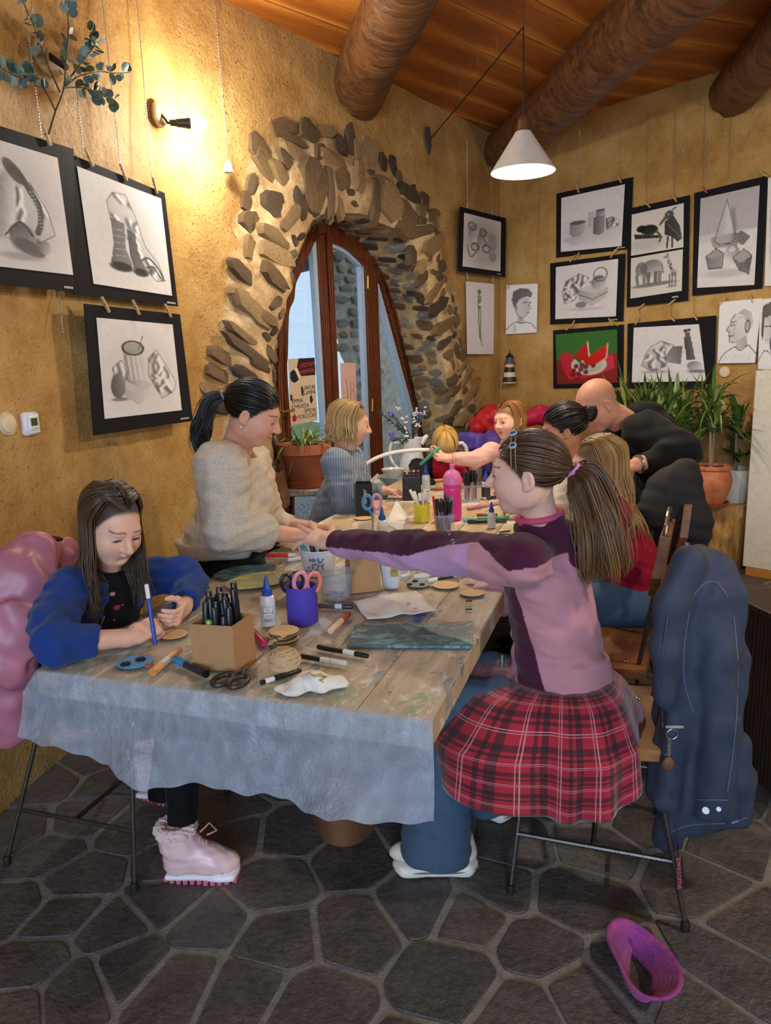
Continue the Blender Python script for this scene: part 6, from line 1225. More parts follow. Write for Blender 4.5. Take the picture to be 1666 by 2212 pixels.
 # ================================================================ drawings and things on the walls
class Cv:
 def __init__(s,w,h,paper=(.80,.78,.78),seed=1,tone=.03):
  s.w,s.h=w,h;s.X,s.Y=np.meshgrid((np.arange(w)+.5)/w,(np.arange(h)+.5)/h);r=np.random.default_rng(seed)
  g=r.random((h,w));g2=np.repeat(np.repeat(r.random((h//6+1,w//6+1)),6,0),6,1)[:h,:w];s.g=g;s.a=np.ones((h,w,3))*np.array(paper)*(1-tone*g-tone*g2)[...,None]
 def fill(s,m,v,al=1):
  v=np.array([v]*3 if np.isscalar(v)else v);k=(np.clip(m,0,1)*al)[...,None];s.a=s.a*(1-k)+v*k*(1-.10*s.g[...,None]);return s
 def ell(s,cx,cy,rx,ry,v,al=1,soft=.08,rot=0,lit=None):
  dx,dy=s.X-cx,s.Y-cy;c,q=math.cos(rot),math.sin(rot);x,y=(dx*c+dy*q)/rx,(-dx*q+dy*c)/ry;d=np.hypot(x,y);m=np.clip((1-d)/soft+.5,0,1)
  if lit is not None:
   vv=np.array([v]*3 if np.isscalar(v)else v)[None,None]*(1+.55*(x*lit[0]+y*lit[1]))[...,None];k=(m*al)[...,None];s.a=s.a*(1-k)+vv*k*(1-.1*s.g[...,None]);return s
  return s.fill(m,v,al)
 def inside(s,P):
  ins=np.zeros(s.X.shape,bool);n=len(P)
  for i in range(n):(x1,y1),(x2,y2)=P[i],P[(i+1)%n];ins^=((y1>s.Y)!=(y2>s.Y))&(s.X<(x2-x1)*(s.Y-y1)/(y2-y1+1e-12)+x1)
  return ins
 def ring(s,cx,cy,rx,ry,w,v,al=1,rot=0):
  dx,dy=s.X-cx,s.Y-cy;c,q=math.cos(rot),math.sin(rot);d=np.hypot((dx*c+dy*q)/rx,(-dx*q+dy*c)/ry);return s.fill(np.clip(1.5-np.abs(d-1)/w,0,1),v,al)
 def poly(s,pts,v,al=1,grad=None):
  P=np.array(pts,float);ins=np.zeros(s.X.shape,bool);n=len(P)
  for i in range(n):
   (x1,y1),(x2,y2)=P[i],P[(i+1)%n];c=((y1>s.Y)!=(y2>s.Y))&(s.X<(x2-x1)*(s.Y-y1)/(y2-y1+1e-12)+x1);ins^=c
  if grad is not None:
   t=(s.X-P[:,0].min())/(np.ptp(P[:,0])+1e-9)*grad[0]+(s.Y-P[:,1].min())/(np.ptp(P[:,1])+1e-9)*grad[1];vv=np.array([v]*3 if np.isscalar(v)else v)[None,None]*(1+t)[...,None];k=(ins*al)[...,None];s.a=s.a*(1-k)+np.clip(vv,0,1)*k*(1-.1*s.g[...,None]);return s
  return s.fill(ins*1.0,v,al)
 def line(s,pts,w,v,al=1):
  P=np.array(pts,float);d=np.full(s.X.shape,9.0);asp=s.h/s.w
  for a,b in zip(P[:-1],P[1:]):
   ba=(b-a)*np.array([1,asp]);px,py=s.X-a[0],(s.Y-a[1])*asp;t=np.clip((px*ba[0]+py*ba[1])/max(ba@ba,1e-12),0,1);d=np.minimum(d,np.hypot(px-t*ba[0],py-t*ba[1]))
  return s.fill(np.clip((w-d)/(.5/s.w)+.5,0,1),v,al)
 def sline(s,pts,w,v,al=1):return s.line(spline(np.array(pts,float),4*len(pts)),w,v,al)
 def soft(s,pts,w,v,al=1):
  P=spline(np.array(pts,float),4*len(pts));d=np.full(s.X.shape,9.0);asp=s.h/s.w
  for a,b in zip(P[:-1],P[1:]):ba=(b-a)*np.array([1,asp]);px,py=s.X-a[0],(s.Y-a[1])*asp;t=np.clip((px*ba[0]+py*ba[1])/max(ba@ba,1e-12),0,1);d=np.minimum(d,np.hypot(px-t*ba[0],py-t*ba[1]))
  return s.fill(np.exp(-(d/w)**2),v,al)
 def cloth(s,pts,v=.55,folds=6,seed=1):
  P=np.array(pts,float);s.poly(P,v,.8,(.25,-.15));r=random.Random(seed);lo,hi=P.min(0),P.max(0)
  for i in range(folds*2):
   a=(r.uniform(lo[0],hi[0]),r.uniform(lo[1],hi[1]));b=(a[0]+r.uniform(-.12,.12),a[1]+r.uniform(.05,.2));c=((a[0]+b[0])/2+r.uniform(-.04,.04),(a[1]+b[1])/2);m0=s.a.copy();s.soft([a,c,b],.026,v*.42,.8);s.soft([(a[0]+.045,a[1]),(c[0]+.045,c[1]),(b[0]+.04,b[1])],.02,min(.95,v*1.6),.8);ins_=Cv.inside(s,P)[...,None];s.a=s.a*ins_+m0*(1-ins_)
  s.line(np.vstack([P,P[:1]]),.005,.2,.6);return s
def draw(kind,w,h):
 c=Cv(w,h,seed=hash(kind)%1000 if False else len(kind)*7+ord(kind[0]))
 if kind=='mask':
  c.ell(.5,.5,.5,.5,.55,.45,.9);c.cloth([(.3,.3),(.62,.28),(.8,.5),(.85,.68),(.6,.8),(.25,.75),(.2,.5)],.62,9,3);c.ell(.34,.5,.11,.28,.6,.9,.2,.15,(.6,0));c.sline([(.40,.2),(.52,.24),(.62,.36),(.70,.46),(.70,.6),(.66,.68)],.032,.28)
  for t in np.linspace(0,1,12):c.line([(.60+.1*t,.36+.3*t),(.65+.09*t,.35+.3*t)],.004,.62,.8)
  c.ell(.45,.22,.14,.06,.25,.9,.2,.6);c.ell(.50,.75,.14,.12,.42,.95,.2,.4,(.5,.4));c.ell(.56,.82,.16,.06,.3,.9,.2,.3);c.ell(.72,.80,.07,.06,.5,.9,.2,0,(.5,.3));c.sline([(.33,.74),(.48,.62),(.6,.72)],.008,.2);c.ell(.47,.9,.2,.03,.45,.6,.8)
 elif kind=='boots':
  c.ell(.45,.4,.4,.45,.6,.35,.9);c.cloth([(.36,.12),(.52,.10),(.62,.3),(.70,.55),(.86,.70),(.92,.86),(.80,.88),(.62,.74),(.5,.55),(.40,.42),(.30,.38),(.28,.22)],.66,10,5);c.poly([(.30,.36),(.46,.38),(.44,.62),(.50,.76),(.46,.82),(.30,.83),(.24,.76),(.30,.6)],.26,.9,(.5,.1));c.poly([(.48,.42),(.58,.46),(.60,.66),(.68,.78),(.64,.84),(.52,.82),(.48,.66)],.24,.9,(.5,.1));c.ell(.36,.80,.14,.045,.16,.9,.3);c.ell(.60,.82,.10,.04,.16,.9,.3)
  for k in range(5):c.line([(.31,.46+.06*k),(.44,.45+.06*k)],.006,.55,.7)
  c.sline([(.62,.7),(.72,.66),(.82,.72),(.9,.82)],.01,.25);c.sline([(.68,.76),(.78,.74),(.86,.84)],.008,.22)
 elif kind=='carafe':
  c.ell(.45,.55,.45,.4,.62,.3,.9);c.poly([(.20,.66),(.40,.78),(.62,.68),(.62,.76),(.42,.90),(.22,.76)],.55,.9,(.4,0));c.poly([(.20,.66),(.42,.58),(.62,.68),(.42,.79)],.66,.9);c.cloth([(.60,.40),(.72,.30),(.86,.5),(.96,.68),(.90,.78),(.74,.84),(.66,.72),(.58,.58)],.74,7,8);c.cloth([(.14,.5),(.24,.42),(.34,.5),(.30,.62),(.16,.66)],.72,4,2)
  c.poly([(.28,.30),(.52,.30),(.56,.62),(.42,.70),(.30,.64)],.42,.8,(.8,0));c.ring(.41,.29,.13,.07,.12,.2);c.ell(.41,.29,.11,.055,.5,.8)
  for x in(.34,.40,.46):c.line([(x,.38),(x+.02,.62)],.012,.8,.7)
  c.ell(.19,.68,.085,.13,.35,.95,.15,.1,(.5,-.2));c.line([(.48,.3),(.55,.16)],.006,.3);c.ell(.2,.82,.1,.02,.3,.7,.6)
 elif kind=='teddy':
  c.ell(.5,.5,.48,.46,.42,.55,.9);c.ell(.28,.35,.15,.17,.62,.95,.2,0,(.4,.4));c.ell(.55,.45,.2,.2,.6,.95,.2,0,(.4,.4));c.ell(.55,.68,.15,.14,.66,.9,.2);c.ell(.76,.45,.13,.18,.52,.9,.3);c.ell(.24,.72,.13,.12,.7,.9,.3);c.ell(.78,.74,.11,.10,.5,.9,.3)
  for(x,y)in((.22,.22),(.5,.3),(.6,.6),(.3,.6)):c.ring(x,y,.09,.07,.2,.25,.8)
  c.sline([(.1,.6),(.2,.8),(.34,.7)],.012,.25);c.sline([(.5,.4),(.6,.5),(.5,.58)],.01,.2)
 elif kind=='skeleton':
  c.a[:]=np.array([.80,.77,.78]);k=dict(v=.2,al=.85);c.ell(.46,.13,.045,.024,.4,.9,.3);c.ring(.46,.13,.05,.026,.25,.2);c.line([(.46,.15),(.47,.30)],.012,.3)
  for i in range(6):c.ring(.47,.19+.016*i,.055-.002*i,.009,.3,.25,.8)
  c.ell(.47,.34,.06,.018,.3,.8,.3);c.sline([(.45,.35),(.44,.5),(.46,.64),(.47,.78)],.014,.3);c.sline([(.49,.35),(.51,.5),(.50,.62),(.51,.76),(.53,.82)],.014,.3);c.sline([(.42,.18),(.40,.30),(.43,.42)],.01,.35);c.line([(.50,.78),(.56,.88)],.012,.35)
 elif kind=='youth':
  c.a[:]=np.array([.86,.86,.86]);c.poly([(.28,.34),(.30,.55),(.42,.68),(.62,.66),(.74,.58),(.78,.42),(.74,.28),(.4,.24)],.78,.9,(-.12,0));c.poly([(.18,.30),(.24,.14),(.45,.08),(.72,.10),(.84,.20),(.80,.28),(.66,.25),(.42,.30),(.34,.42),(.27,.48)],.25,.9,(.3,.2));c.ell(.33,.47,.05,.06,.55,.8);c.line([(.56,.38),(.66,.37)],.012,.2);c.line([(.76,.38),(.80,.38)],.01,.2);c.sline([(.72,.40),(.79,.50),(.72,.52)],.008,.3);c.line([(.62,.585),(.74,.58)],.010,.3);c.poly([(.40,.62),(.58,.68),(.60,.80),(.38,.80)],.6,.8);c.sline([(.02,.92),(.14,.84),(.36,.76),(.5,.80),(.64,.78),(.84,.82),(.98,.92)],.010,.25);c.sline([(.34,.40),(.36,.58),(.48,.69),(.64,.66),(.76,.56)],.007,.3);c.ell(.3,.9,.06,.1,.6,.5,.6)
 elif kind=='pots':
  c.ell(.5,.7,.45,.2,.6,.35,.9);c.poly([(.04,.80),(.2,.72),(.42,.76),(.56,.70),(.4,.88),(.22,.92)],.62,.7,(.2,0));c.poly([(.15,.52),(.42,.50),(.40,.70),(.34,.76),(.22,.76),(.16,.70)],.46,.95,(.4,0));c.ell(.285,.51,.135,.035,.3,.95,.2);c.poly([(.46,.36),(.60,.35),(.58,.62),(.46,.62)],.62,.9,(.2,0));c.poly([(.55,.46),(.72,.44),(.72,.74),(.64,.78),(.54,.74)],.30,.95,(.7,0));c.poly([(.58,.36),(.72,.35),(.72,.44),(.58,.45)],.42,.95,(.5,0));c.ell(.65,.355,.07,.02,.25,.9,.3);c.cloth([(.74,.52),(.84,.50),(.96,.58),(.94,.66),(.76,.70)],.62,5,4)
 elif kind=='kettle':
  c.poly([(.40,.48),(.62,.40),(.88,.48),(.84,.66),(.62,.80),(.40,.66)],.52,.95,(.25,.2));c.poly([(.40,.48),(.62,.40),(.88,.48),(.66,.58)],.72,.95);c.line([(.40,.57),(.63,.68),(.86,.56)],.006,.25);c.cloth([(.18,.30),(.40,.18),(.56,.28),(.44,.42),(.34,.66),(.16,.72),(.12,.5)],.66,12,9);c.ell(.72,.38,.12,.13,.58,.95,.12,0,(.4,.35));c.ell(.72,.29,.075,.03,.35,.9,.3);c.ring(.74,.24,.105,.12,.07,.2,.9);c.poly([(.58,.34),(.64,.36),(.64,.42),(.56,.36)],.45,.9);c.ell(.44,.76,.09,.055,.32,.9,.3);c.ell(.5,.84,.3,.03,.6,.5,.7)
  for i in range(6):c.line([(.37+.025*i,.73),(.39+.025*i,.79)],.004,.7,.7)
 elif kind=='melon':
  c.a[:]=hexc('3E7A34');c.a*=(1-.25*c.g[...,None]);c.poly([(0,.52),(.3,.5),(.7,.46),(1,.44),(1,1),(0,1)],hexc('8E2420'),.95,(.2,-.2));c.poly([(.06,.42),(.2,.36),(.36,.5),(.40,.86),(.22,.92),(.10,.7)],hexc('C2263E'),.95,(.3,0));c.poly([(.80,.5),(.94,.46),(.96,.72),(.7,.84),(.4,.92),(.46,.8)],hexc('C2304A'),.95,(.3,0));c.ell(.55,.64,.29,.2,hexc('D8D8C8'),.97,.06);c.ell(.55,.65,.22,.14,hexc('B9BFB0'),.8,.2);c.poly([(.30,.46),(.54,.20),(.56,.48),(.40,.58)],hexc('C9261E'),1,(.1,-.2));c.poly([(.46,.54),(.86,.26),(.84,.52),(.64,.66),(.50,.66)],hexc('D0281E'),1,(.15,-.15));c.line([(.54,.20),(.56,.48)],.012,hexc('E6C9B0'));c.line([(.86,.26),(.84,.52),(.66,.66)],.012,hexc('E0B89A'));c.line([(.30,.46),(.42,.60)],.016,hexc('2E6A34'))
  for(x,y)in((.34,.66),(.42,.72),(.5,.68),(.30,.74),(.38,.80),(.5,.78),(.62,.66),(.28,.82),(.44,.64)):c.ell(x,y,.042,.045,hexc('7E1A22'),.95,.2,0,(-.5,-.5))
 elif kind=='birds':
  c.a[:]=np.array([.78,.76,.68]);c.a*=(1-.06*c.g[...,None]);c.ell(.3,.78,.4,.16,.55,.4,.9);c.poly([(.06,.50),(.6,.64),(.62,.70),(.08,.62)],hexc('5E5346'),.9);c.ell(.36,.46,.17,.12,hexc('3E6A38'),.95,.2,.2,(.2,.5));c.ell(.20,.40,.09,.08,hexc('2E5A30'),.95,.2);c.sline([(.5,.52),(.58,.66),(.56,.78)],.02,hexc('8A9A84'));c.line([(.28,.54),(.24,.62)],.012,.2);c.line([(.42,.56),(.44,.64)],.012,.2);c.ell(.74,.20,.085,.10,.25,.95,.2);c.poly([(.66,.20),(.70,.28),(.56,.42),(.55,.36)],hexc('A88A5E'),.95,(.3,0));c.line([(.80,.10),(.86,.06)],.012,.15);c.poly([(.66,.34),(.82,.24),(.94,.5),(.98,.80),(.90,.86),(.80,.72),(.66,.64)],.14,.95,(.8,-.2))
  for i in range(14):c.line([(.70+.02*i,.40+.028*i),(.74+.018*i,.45+.028*i)],.004,.45,.8)
  c.line([(.72,.70),(.70,.96)],.016,.15);c.line([(.80,.72),(.80,.96)],.016,.15);c.ell(.72,.19,.012,.014,.85)
 elif kind=='elephant':
  c.a[:]=np.array([.76,.74,.68]);c.a*=(1-.06*c.g[...,None]);c.ell(.45,.74,.42,.05,.30,.75,.6);c.ell(.42,.34,.22,.21,.52,.95,.15,0,(.2,.45));c.ell(.22,.32,.12,.17,.48,.95,.2,0,(.3,.3));c.ell(.27,.33,.07,.14,.34,.9,.2);
  for x in(.28,.36,.50,.58):c.poly([(x-.035,.42),(x+.04,.42),(x+.03,.72),(x-.03,.72)],.42 if x in(.28,.58)else.34,.95)
  c.sline([(.15,.36),(.13,.52),(.15,.68)],.030,.42);c.line([(.62,.3),(.65,.5)],.008,.25);c.poly([(.70,.16),(.76,.14),(.84,.42),(.92,.50),(.90,.62),(.76,.60),(.78,.44)],.66,.95);c.ell(.70,.12,.055,.035,.5,.95,.2);c.line([(.72,.08),(.73,.04)],.01,.2)
  for x in(.77,.82,.88):c.line([(x,.56),(x,.84)],.014,.4)
  r=random.Random(4)
  for i in range(34):t=r.random();c.ell(.74+.12*t+r.uniform(-.03,.03),.2+.4*t,.012,.014,.2,.85)
  c.ell(.82,.86,.1,.015,.3,.7,.6);c.ell(.19,.28,.01,.012,.1)
 elif kind=='cone':
  c.a*=np.where(c.Y<.42,.80,.98)[...,None];c.poly([(.0,.30),(.5,.40),(1,.30),(1,.42),(0,.52)],.62,.35);c.poly([(.72,.42),(.90,.50),(.78,.58),(.66,.54)],.30,.8);c.poly([(.45,.08),(.50,.08),(.66,.48),(.48,.54),(.28,.50)],.58,.98,(.45,0));c.poly([(.22,.46),(.76,.44),(.74,.52),(.66,.58),(.30,.58),(.24,.54)],.50,.9,(-.3,.2));c.ell(.47,.485,.19,.045,.62,.85,.3);c.poly([(.14,.66),(.32,.58),(.46,.64),(.44,.80),(.20,.80)],.36,.95,(.4,.1));c.poly([(.14,.66),(.32,.58),(.46,.64),(.28,.70)],.55,.95);c.ell(.60,.66,.13,.10,.62,.95,.15,0,(-.3,.4));c.ell(.60,.61,.06,.03,.75,.9,.3);c.poly([(.62,.70),(.80,.62),(.94,.70),(.90,.88),(.74,.84)],.40,.95,(-.35,.1));c.poly([(.62,.70),(.80,.62),(.94,.70),(.76,.76)],.58,.95);c.ell(.5,.86,.4,.04,.5,.4,.8);c.line([(.47,.08),(.28,.50),(.40,.55),(.56,.54),(.66,.49),(.48,.08)],.006,.2,.8);c.line([(.14,.66),(.20,.80),(.44,.80),(.46,.64),(.32,.58),(.14,.66)],.006,.18,.8);c.line([(.62,.70),(.74,.84),(.90,.88),(.94,.70),(.80,.62),(.62,.70)],.006,.18,.8);c.line([(.76,.76),(.75,.84)],.005,.2,.8);c.soft([(.58,.2),(.62,.36),(.62,.48)],.04,.3,.5)
 elif kind=='bottle':
  c.poly([(0,.56),(1,.52),(1,1),(0,1)],.86,.5);c.poly([(.52,.36),(.74,.38),(.70,.70),(.52,.66)],.42,.95,(-.3,.2));c.cloth([(.28,.36),(.44,.27),(.62,.36),(.52,.5),(.50,.72),(.30,.82),(.14,.70),(.20,.5)],.70,12,6);c.poly([(.77,.24),(.87,.24),(.90,.62),(.78,.62)],.20,.97,(.7,0));c.ell(.82,.23,.055,.02,.3,.95,.3);c.poly([(.79,.14),(.86,.14),(.86,.23),(.79,.23)],.3,.95);c.ell(.80,.11,.03,.03,.2,.9);c.ell(.85,.10,.03,.03,.2,.9);c.ell(.88,.74,.10,.09,.60,.97,.15,0,(.4,.4));c.ell(.90,.83,.12,.03,.35,.8,.6);c.ell(.35,.82,.2,.03,.5,.6,.7)
 elif kind=='oldman':
  c.a[:]=np.array([.84,.84,.86]);c.poly([(.40,.22),(.6,.16),(.78,.22),(.82,.40),(.76,.58),(.56,.66),(.36,.66),(.30,.58),(.30,.50),(.20,.46),(.30,.36),(.30,.30)],.76,.95,(.12,-.1));c.poly([(.46,.20),(.62,.14),(.80,.20),(.86,.36),(.80,.50),(.74,.40),(.66,.26)],.56,.8,(.2,0));c.ell(.73,.42,.055,.085,.6,.9,.2);c.ring(.73,.42,.06,.09,.15,.3);c.sline([(.42,.22),(.32,.30),(.30,.38),(.21,.47),(.29,.50),(.27,.55),(.30,.58),(.31,.66),(.44,.67)],.009,.25);c.line([(.33,.39),(.42,.38)],.012,.3);c.line([(.31,.355),(.44,.335)],.012,.35);c.line([(.28,.555),(.40,.555)],.009,.35);c.poly([(.46,.66),(.72,.56),(.78,.74),(.5,.80)],.66,.8,(-.2,0));c.sline([(.04,1),(.16,.86),(.44,.74),(.6,.80),(.78,.72),(.92,.80),(1,.86)],.010,.3)
  for i in range(10):c.line([(.08+.08*i,.98),(.16+.08*i,.86)],.004,.5,.7)
  c.sline([(.44,.42),(.40,.5),(.42,.58)],.006,.45);c.sline([(.5,.28),(.6,.26),(.68,.32)],.006,.5)
 elif kind=='woman':
  c.a[:]=np.array([.82,.82,.84]);c.poly([(.2,.10),(.7,.05),(1,.2),(1,.8),(.8,.7),(.6,.3),(.35,.3),(.3,.6),(.15,.5)],.24,.9,(.2,0));c.poly([(.35,.26),(.8,.24),(.86,.5),(.7,.66),(.45,.62),(.34,.48)],.74,.9);c.line([(.42,.38),(.56,.38)],.02,.2);c.line([(.68,.38),(.82,.38)],.02,.2);c.line([(.52,.57),(.7,.57)],.016,.3);c.sline([(.0,.9),(.4,.74),(.8,.76),(1,.84)],.016,.3)
 else:c.line([(.2,.3),(.25,.8)],.01,.4)
 if kind!='melon':c.a=np.clip(c.a,.01,1)**np.array(1.0)*1.0;L_=c.a.mean(2,keepdims=True);c.a=c.a*np.clip(L_/.78,.05,1)**.9
 return c.a
M_DRAW=vcol('pencil_drawing',.75,spec=.25);M_BOARDK=plain('black_card','16151A',.75,.1,8,spec=.2)
def bil(q,u,v):return(q[0]*(1-u)+q[1]*u)*(1-v)+(q[3]*(1-u)+q[2]*u)*v
def picture(kind,label,board,papers,nn_,cap=None,thick=.004,res=(110,80),bend=0.0,name='framed_drawing'):
# board: 4 world corners TL,TR,BR,BL or None; papers: list of (kind, corners)
 ref=board if board is not None else papers[0][1];c0=np.mean(ref,0);e=empty(name,tuple(c0),0,label,'drawing','drawings hung on the walls');nn_=nrm(nn_)
 def bd(q,u,v):return q+nn_*bend*math.sin(math.pi*u)
 if board is not None:
  b=[np.asarray(p)for p in board];mb=MB();mb.add([p-nn_*thick for p in b]+b,[(0,1,2,3),(7,6,5,4),(0,4,5,1),(1,5,6,2),(2,6,7,3),(3,7,4,0)]);under(mb.build('backing_card',M_BOARDK),e)
 for kd,q in papers:
  q=[np.asarray(p)+nn_*.0025 for p in q];w_,h_=res;a=draw(kd,w_,h_);us=np.linspace(0,1,w_+1);vs_=np.linspace(0,1,h_+1)
  U,V=np.meshgrid(us,vs_);P=(q[0]*(1-U[...,None])+q[1]*U[...,None])*(1-V[...,None])+(q[3]*(1-U[...,None])+q[2]*U[...,None])*V[...,None]
  ii=np.clip((V*h_).astype(int),0,h_-1);jj=np.clip((U*w_).astype(int),0,w_-1);C_=a[ii,jj].reshape(-1,3)
  idx=np.arange((h_+1)*(w_+1)).reshape(h_+1,w_+1);Fq=np.stack([idx[:-1,:-1],idx[1:,:-1],idx[1:,1:],idx[:-1,1:]],-1).reshape(-1,4)
  o=link('drawing_paper',mesh_np('drawing_paper',P.reshape(-1,3),Fq,np.clip(C_,0,1)),M_DRAW);under(o,e)
 if cap is not None:
  q=[np.asarray(p)+nn_*.002 for p in board];mb=MB();c_=[bil(q,cap[0]+du,cap[1]+dv)for du,dv in((-.05,-.008),(.05,-.008),(.05,.008),(-.05,.008))];mb.add(c_,[(3,2,1,0)]);under(mb.build('caption_strip',plain('caption_print','A8A6A2',.7)),e)
 return e
 # left wall: follow the curved wall, a few centimetres off it
def on_left(x,y,off=.03):
 d=ray(x,y);t=np.linspace(1.2,5.2,900)/d[1];P=CAM+d*t[:,None];xw=np.where(P[:,1]<P0[1],np.interp(P[:,1],wl[:,1],wl[:,0]),P0[0]+(P[:,1]-P0[1])*TA[0]/TA[1]+.25*off)+off;k=int(np.argmax(P[:,0]<xw));return P[k]
def lquad(px,off):return[on_left(x,y,off)for x,y in px]
def flat(q):
 q=[p.copy()for p in q];l=(q[0][:2]+q[3][:2])/2;r=(q[1][:2]+q[2][:2])/2;out=[]
 for p,xy,(x,y)in zip(q,(l,r,r,l),((0,0),)*4):p[:2]=xy;out.append(p)
 return out
def lpic(px,off):
 l=on_left(*(np.array(px[0])*.5+np.array(px[3])*.5),off);r=on_left(*(np.array(px[1])*.5+np.array(px[2])*.5),off);out=[]
 for(x,y),b in zip(px,(l,r,r,l)):d=ray(x,y);t=b[1]/d[1];p=CAM+d*t;out.append(np.array([b[0],b[1],p[2]]))
 return out,l,r
def sub_quad(px_board,px_paper,l,r,board):
 n2=nrm(np.array([r[1]-l[1],-(r[0]-l[0]),0]));n2=n2 if n2[0]>0 else-n2;c2=n2@l;return[PL(x,y,n2,c2)for x,y in px_paper],n2
spec=[('mask','framed pencil drawing of a gas mask, leftmost on the left wall',[(-70,250),(159,322),(161,630),(-70,608)],[(-70,282),(123,341),(157,594),(-70,568)],(.93,.975),.075),('boots','framed pencil drawing of boots draped with cloth on the left wall',[(120,319),(356,417),(385,662),(160,635)],[(165,359),(347,429),(371,639),(201,613)],(.92,.975),.05),('carafe','framed drawing of a glass carafe and cloth, lowest on the left wall',[(182,656),(389,679),(417,909),(203,941)],[(207,686),(372,701),(392,886),(225,905)],(.9,.965),.095)]
LP=[]
for kd,lb,bp,pp,cap,off in spec:
 l=on_left(*(np.array(bp[0])*.5+np.array(bp[3])*.5),off);r=on_left(*(np.array(bp[1])*.5+np.array(bp[2])*.5),off);n2=nrm(np.array([r[1]-l[1],-(r[0]-l[0]),0]));n2=n2 if n2[0]>0 else-n2;c2=n2@l
 bq=[PL(x,y,n2,c2)for x,y in bp];pq=[PL(x,y,n2,c2)for x,y in pp];picture(kd,lb,bq,[(kd,pq)],n2,cap,res=(120,130));LP.append((n2,c2))
def z3(x,y):return 960+x/2.36,340+y/2.36
def rq(px,o=.02):return[PL(*z3(x,y),NRW,cR+o)for x,y in px]
def aq(px,o=.03):return[PL(*z3(x,y),NA,cA+o)for x,y in px]
picture('pots','framed drawing of clay pots on cloth, top left of the gallery',rq([(572,185),(962,100),(950,465),(570,512)]),[('pots',rq([(598,207),(922,137),(905,452),(595,482)]))],NRW,(.88,.97),res=(90,80))
picture('kettle','framed drawing of a kettle on a box with drapery',rq([(540,540),(922,490),(912,835),(540,852)]),[('kettle',rq([(570,560),(888,517),(876,810),(567,825)]))],NRW,(.88,.97),res=(90,80))
picture('melon','framed colour picture of red watermelon slices on a plate',rq([(555,882),(915,852),(912,1172),(556,1178)]),[('melon',rq([(568,903),(882,876),(884,1148),(577,1157)]))],NRW,None,res=(100,90))
picture('animals','black card with two drawings, big-billed bird and chameleon above elephant and giraffe',rq([(938,262),(1252,192),(1243,730),(930,763)],.026),[('birds',rq([(957,292),(1222,233),(1220,458),(953,502)],.026)),('elephant',rq([(953,515),(1218,468),(1212,680),(950,720)],.026))],NRW,(.8,.95),res=(90,80))
picture('cone','framed drawing of a cone with boxes at the upper right',rq([(1275,182),(1648,92),(1620,668),(1264,706)]),[('cone',rq([(1308,210),(1610,142),(1582,650),(1290,665)]))],NRW,None,res=(90,110))
picture('bottle','framed drawing of drapery, bottle and egg above the plants',rq([(935,848),(1385,806),(1375,1178),(930,1178)]),[('bottle',rq([(967,868),(1300,850),(1335,1140),(957,1147)]))],NRW,None,res=(100,80))
picture('oldman','unframed pencil portrait of an older man in profile',None,[('oldman',rq([(1405,738),(1620,718),(1585,1047),(1393,1050)],.03))],NRW,res=(80,110),name='portrait_sheet')
picture('woman','narrow portrait sheet at the right edge beside the old man',None,[('woman',rq([(1612,725),(1690,715),(1670,1085),(1600,1078)],.034))],NRW,res=(50,110),name='portrait_sheet')
picture('blank','white sheet at the right edge beside the cone drawing',None,[('blank',rq([(1652,105),(1740,95),(1740,655),(1634,655)],.034))],NRW,res=(40,80),name='drawing_sheet')
picture('teddy','small framed drawing of toys between the arch and the corner',aq([(80,250),(315,310),(312,610),(72,580)],.085),[('teddy',aq([(100,282),(288,330),(285,582),(92,555)],.085))],NA,(.85,.965),res=(70,90))
picture('skeleton','narrow unframed drawing of a skeleton below the toys drawing',None,[('skeleton',aq([(108,632),(253,645),(250,1003),(115,1003)],.035))],NA,res=(70,160),name='skeleton_sheet')
picture('youth','unframed portrait of a young man left of the kettle drawing',None,[('youth',rq([(318,652),(478,643),(472,893),(314,902)],.025))],NRW,res=(70,100),name='portrait_sheet')
# ---- pegs and chains
M_PEG=[plain('peg_wood','C49A66',.6),plain('peg_clear','9FB4B8',.3),plain('peg_pink','B8486A',.5),plain('peg_lime','A8A83A',.5)];PEGM={}
def peg(p,nn_,ang,kind=0,L=.07,label='wooden clothes peg'):
 e=bpy.data.objects.new('clothes_peg',None);COL.objects.link(e);tag(e,label,'clothes peg','clothes pegs holding the drawings')
 if kind not in PEGM:
  out=[]
  for s_ in(-1,1):mb=MB();mb.prism(np.array([(-.0045,-.5),(.0045,-.5),(.0055,.1),(.004,.5),(-.004,.5),(-.0055,.1)])*np.array([1,.07]),0,.004,lambda x,y,t,s_=s_:(x,y,s_*(.001+t)),bev=.0008);out.append(('peg_half',mb.mesh('peg_half'),M_PEG[kind]))
  mb=MB();mb.tube([(-.006,.004,-.006),(-.006,.004,.006)],.0012,6);mb.tube([(.006*math.cos(a)*0+-.0062+.0124*t,.004+.003*math.cos(a*3),.003*math.sin(a*3))for t,a in zip(np.linspace(0,1,16),np.linspace(0,6.28,16))],.0011,5);out.append(('spring',mb.mesh('spring'),plain('steel_wire','9A9A98',.3,metal=.9)));PEGM[kind]=out
 for nm,me,mt in PEGM[kind]:
  o=bpy.data.objects.new(nm,me);COL.objects.link(o);o.parent=e
  if not me.materials:me.materials.append(mt)
 z_=nrm(nn_);s0=nrm(np.cross(UP,z_));u0=np.cross(z_,s0);y_=u0*math.cos(ang)+s0*math.sin(ang);x_=np.cross(y_,z_);e.matrix_world=Matrix(((x_[0],y_[0],z_[0],p[0]),(x_[1],y_[1],z_[1],p[1]),(x_[2],y_[2],z_[2],p[2]),(0,0,0,1)))
 return e
M_CHAIN=plain('silver_chain','B4B6BA',.3,.1,80,metal=.85)
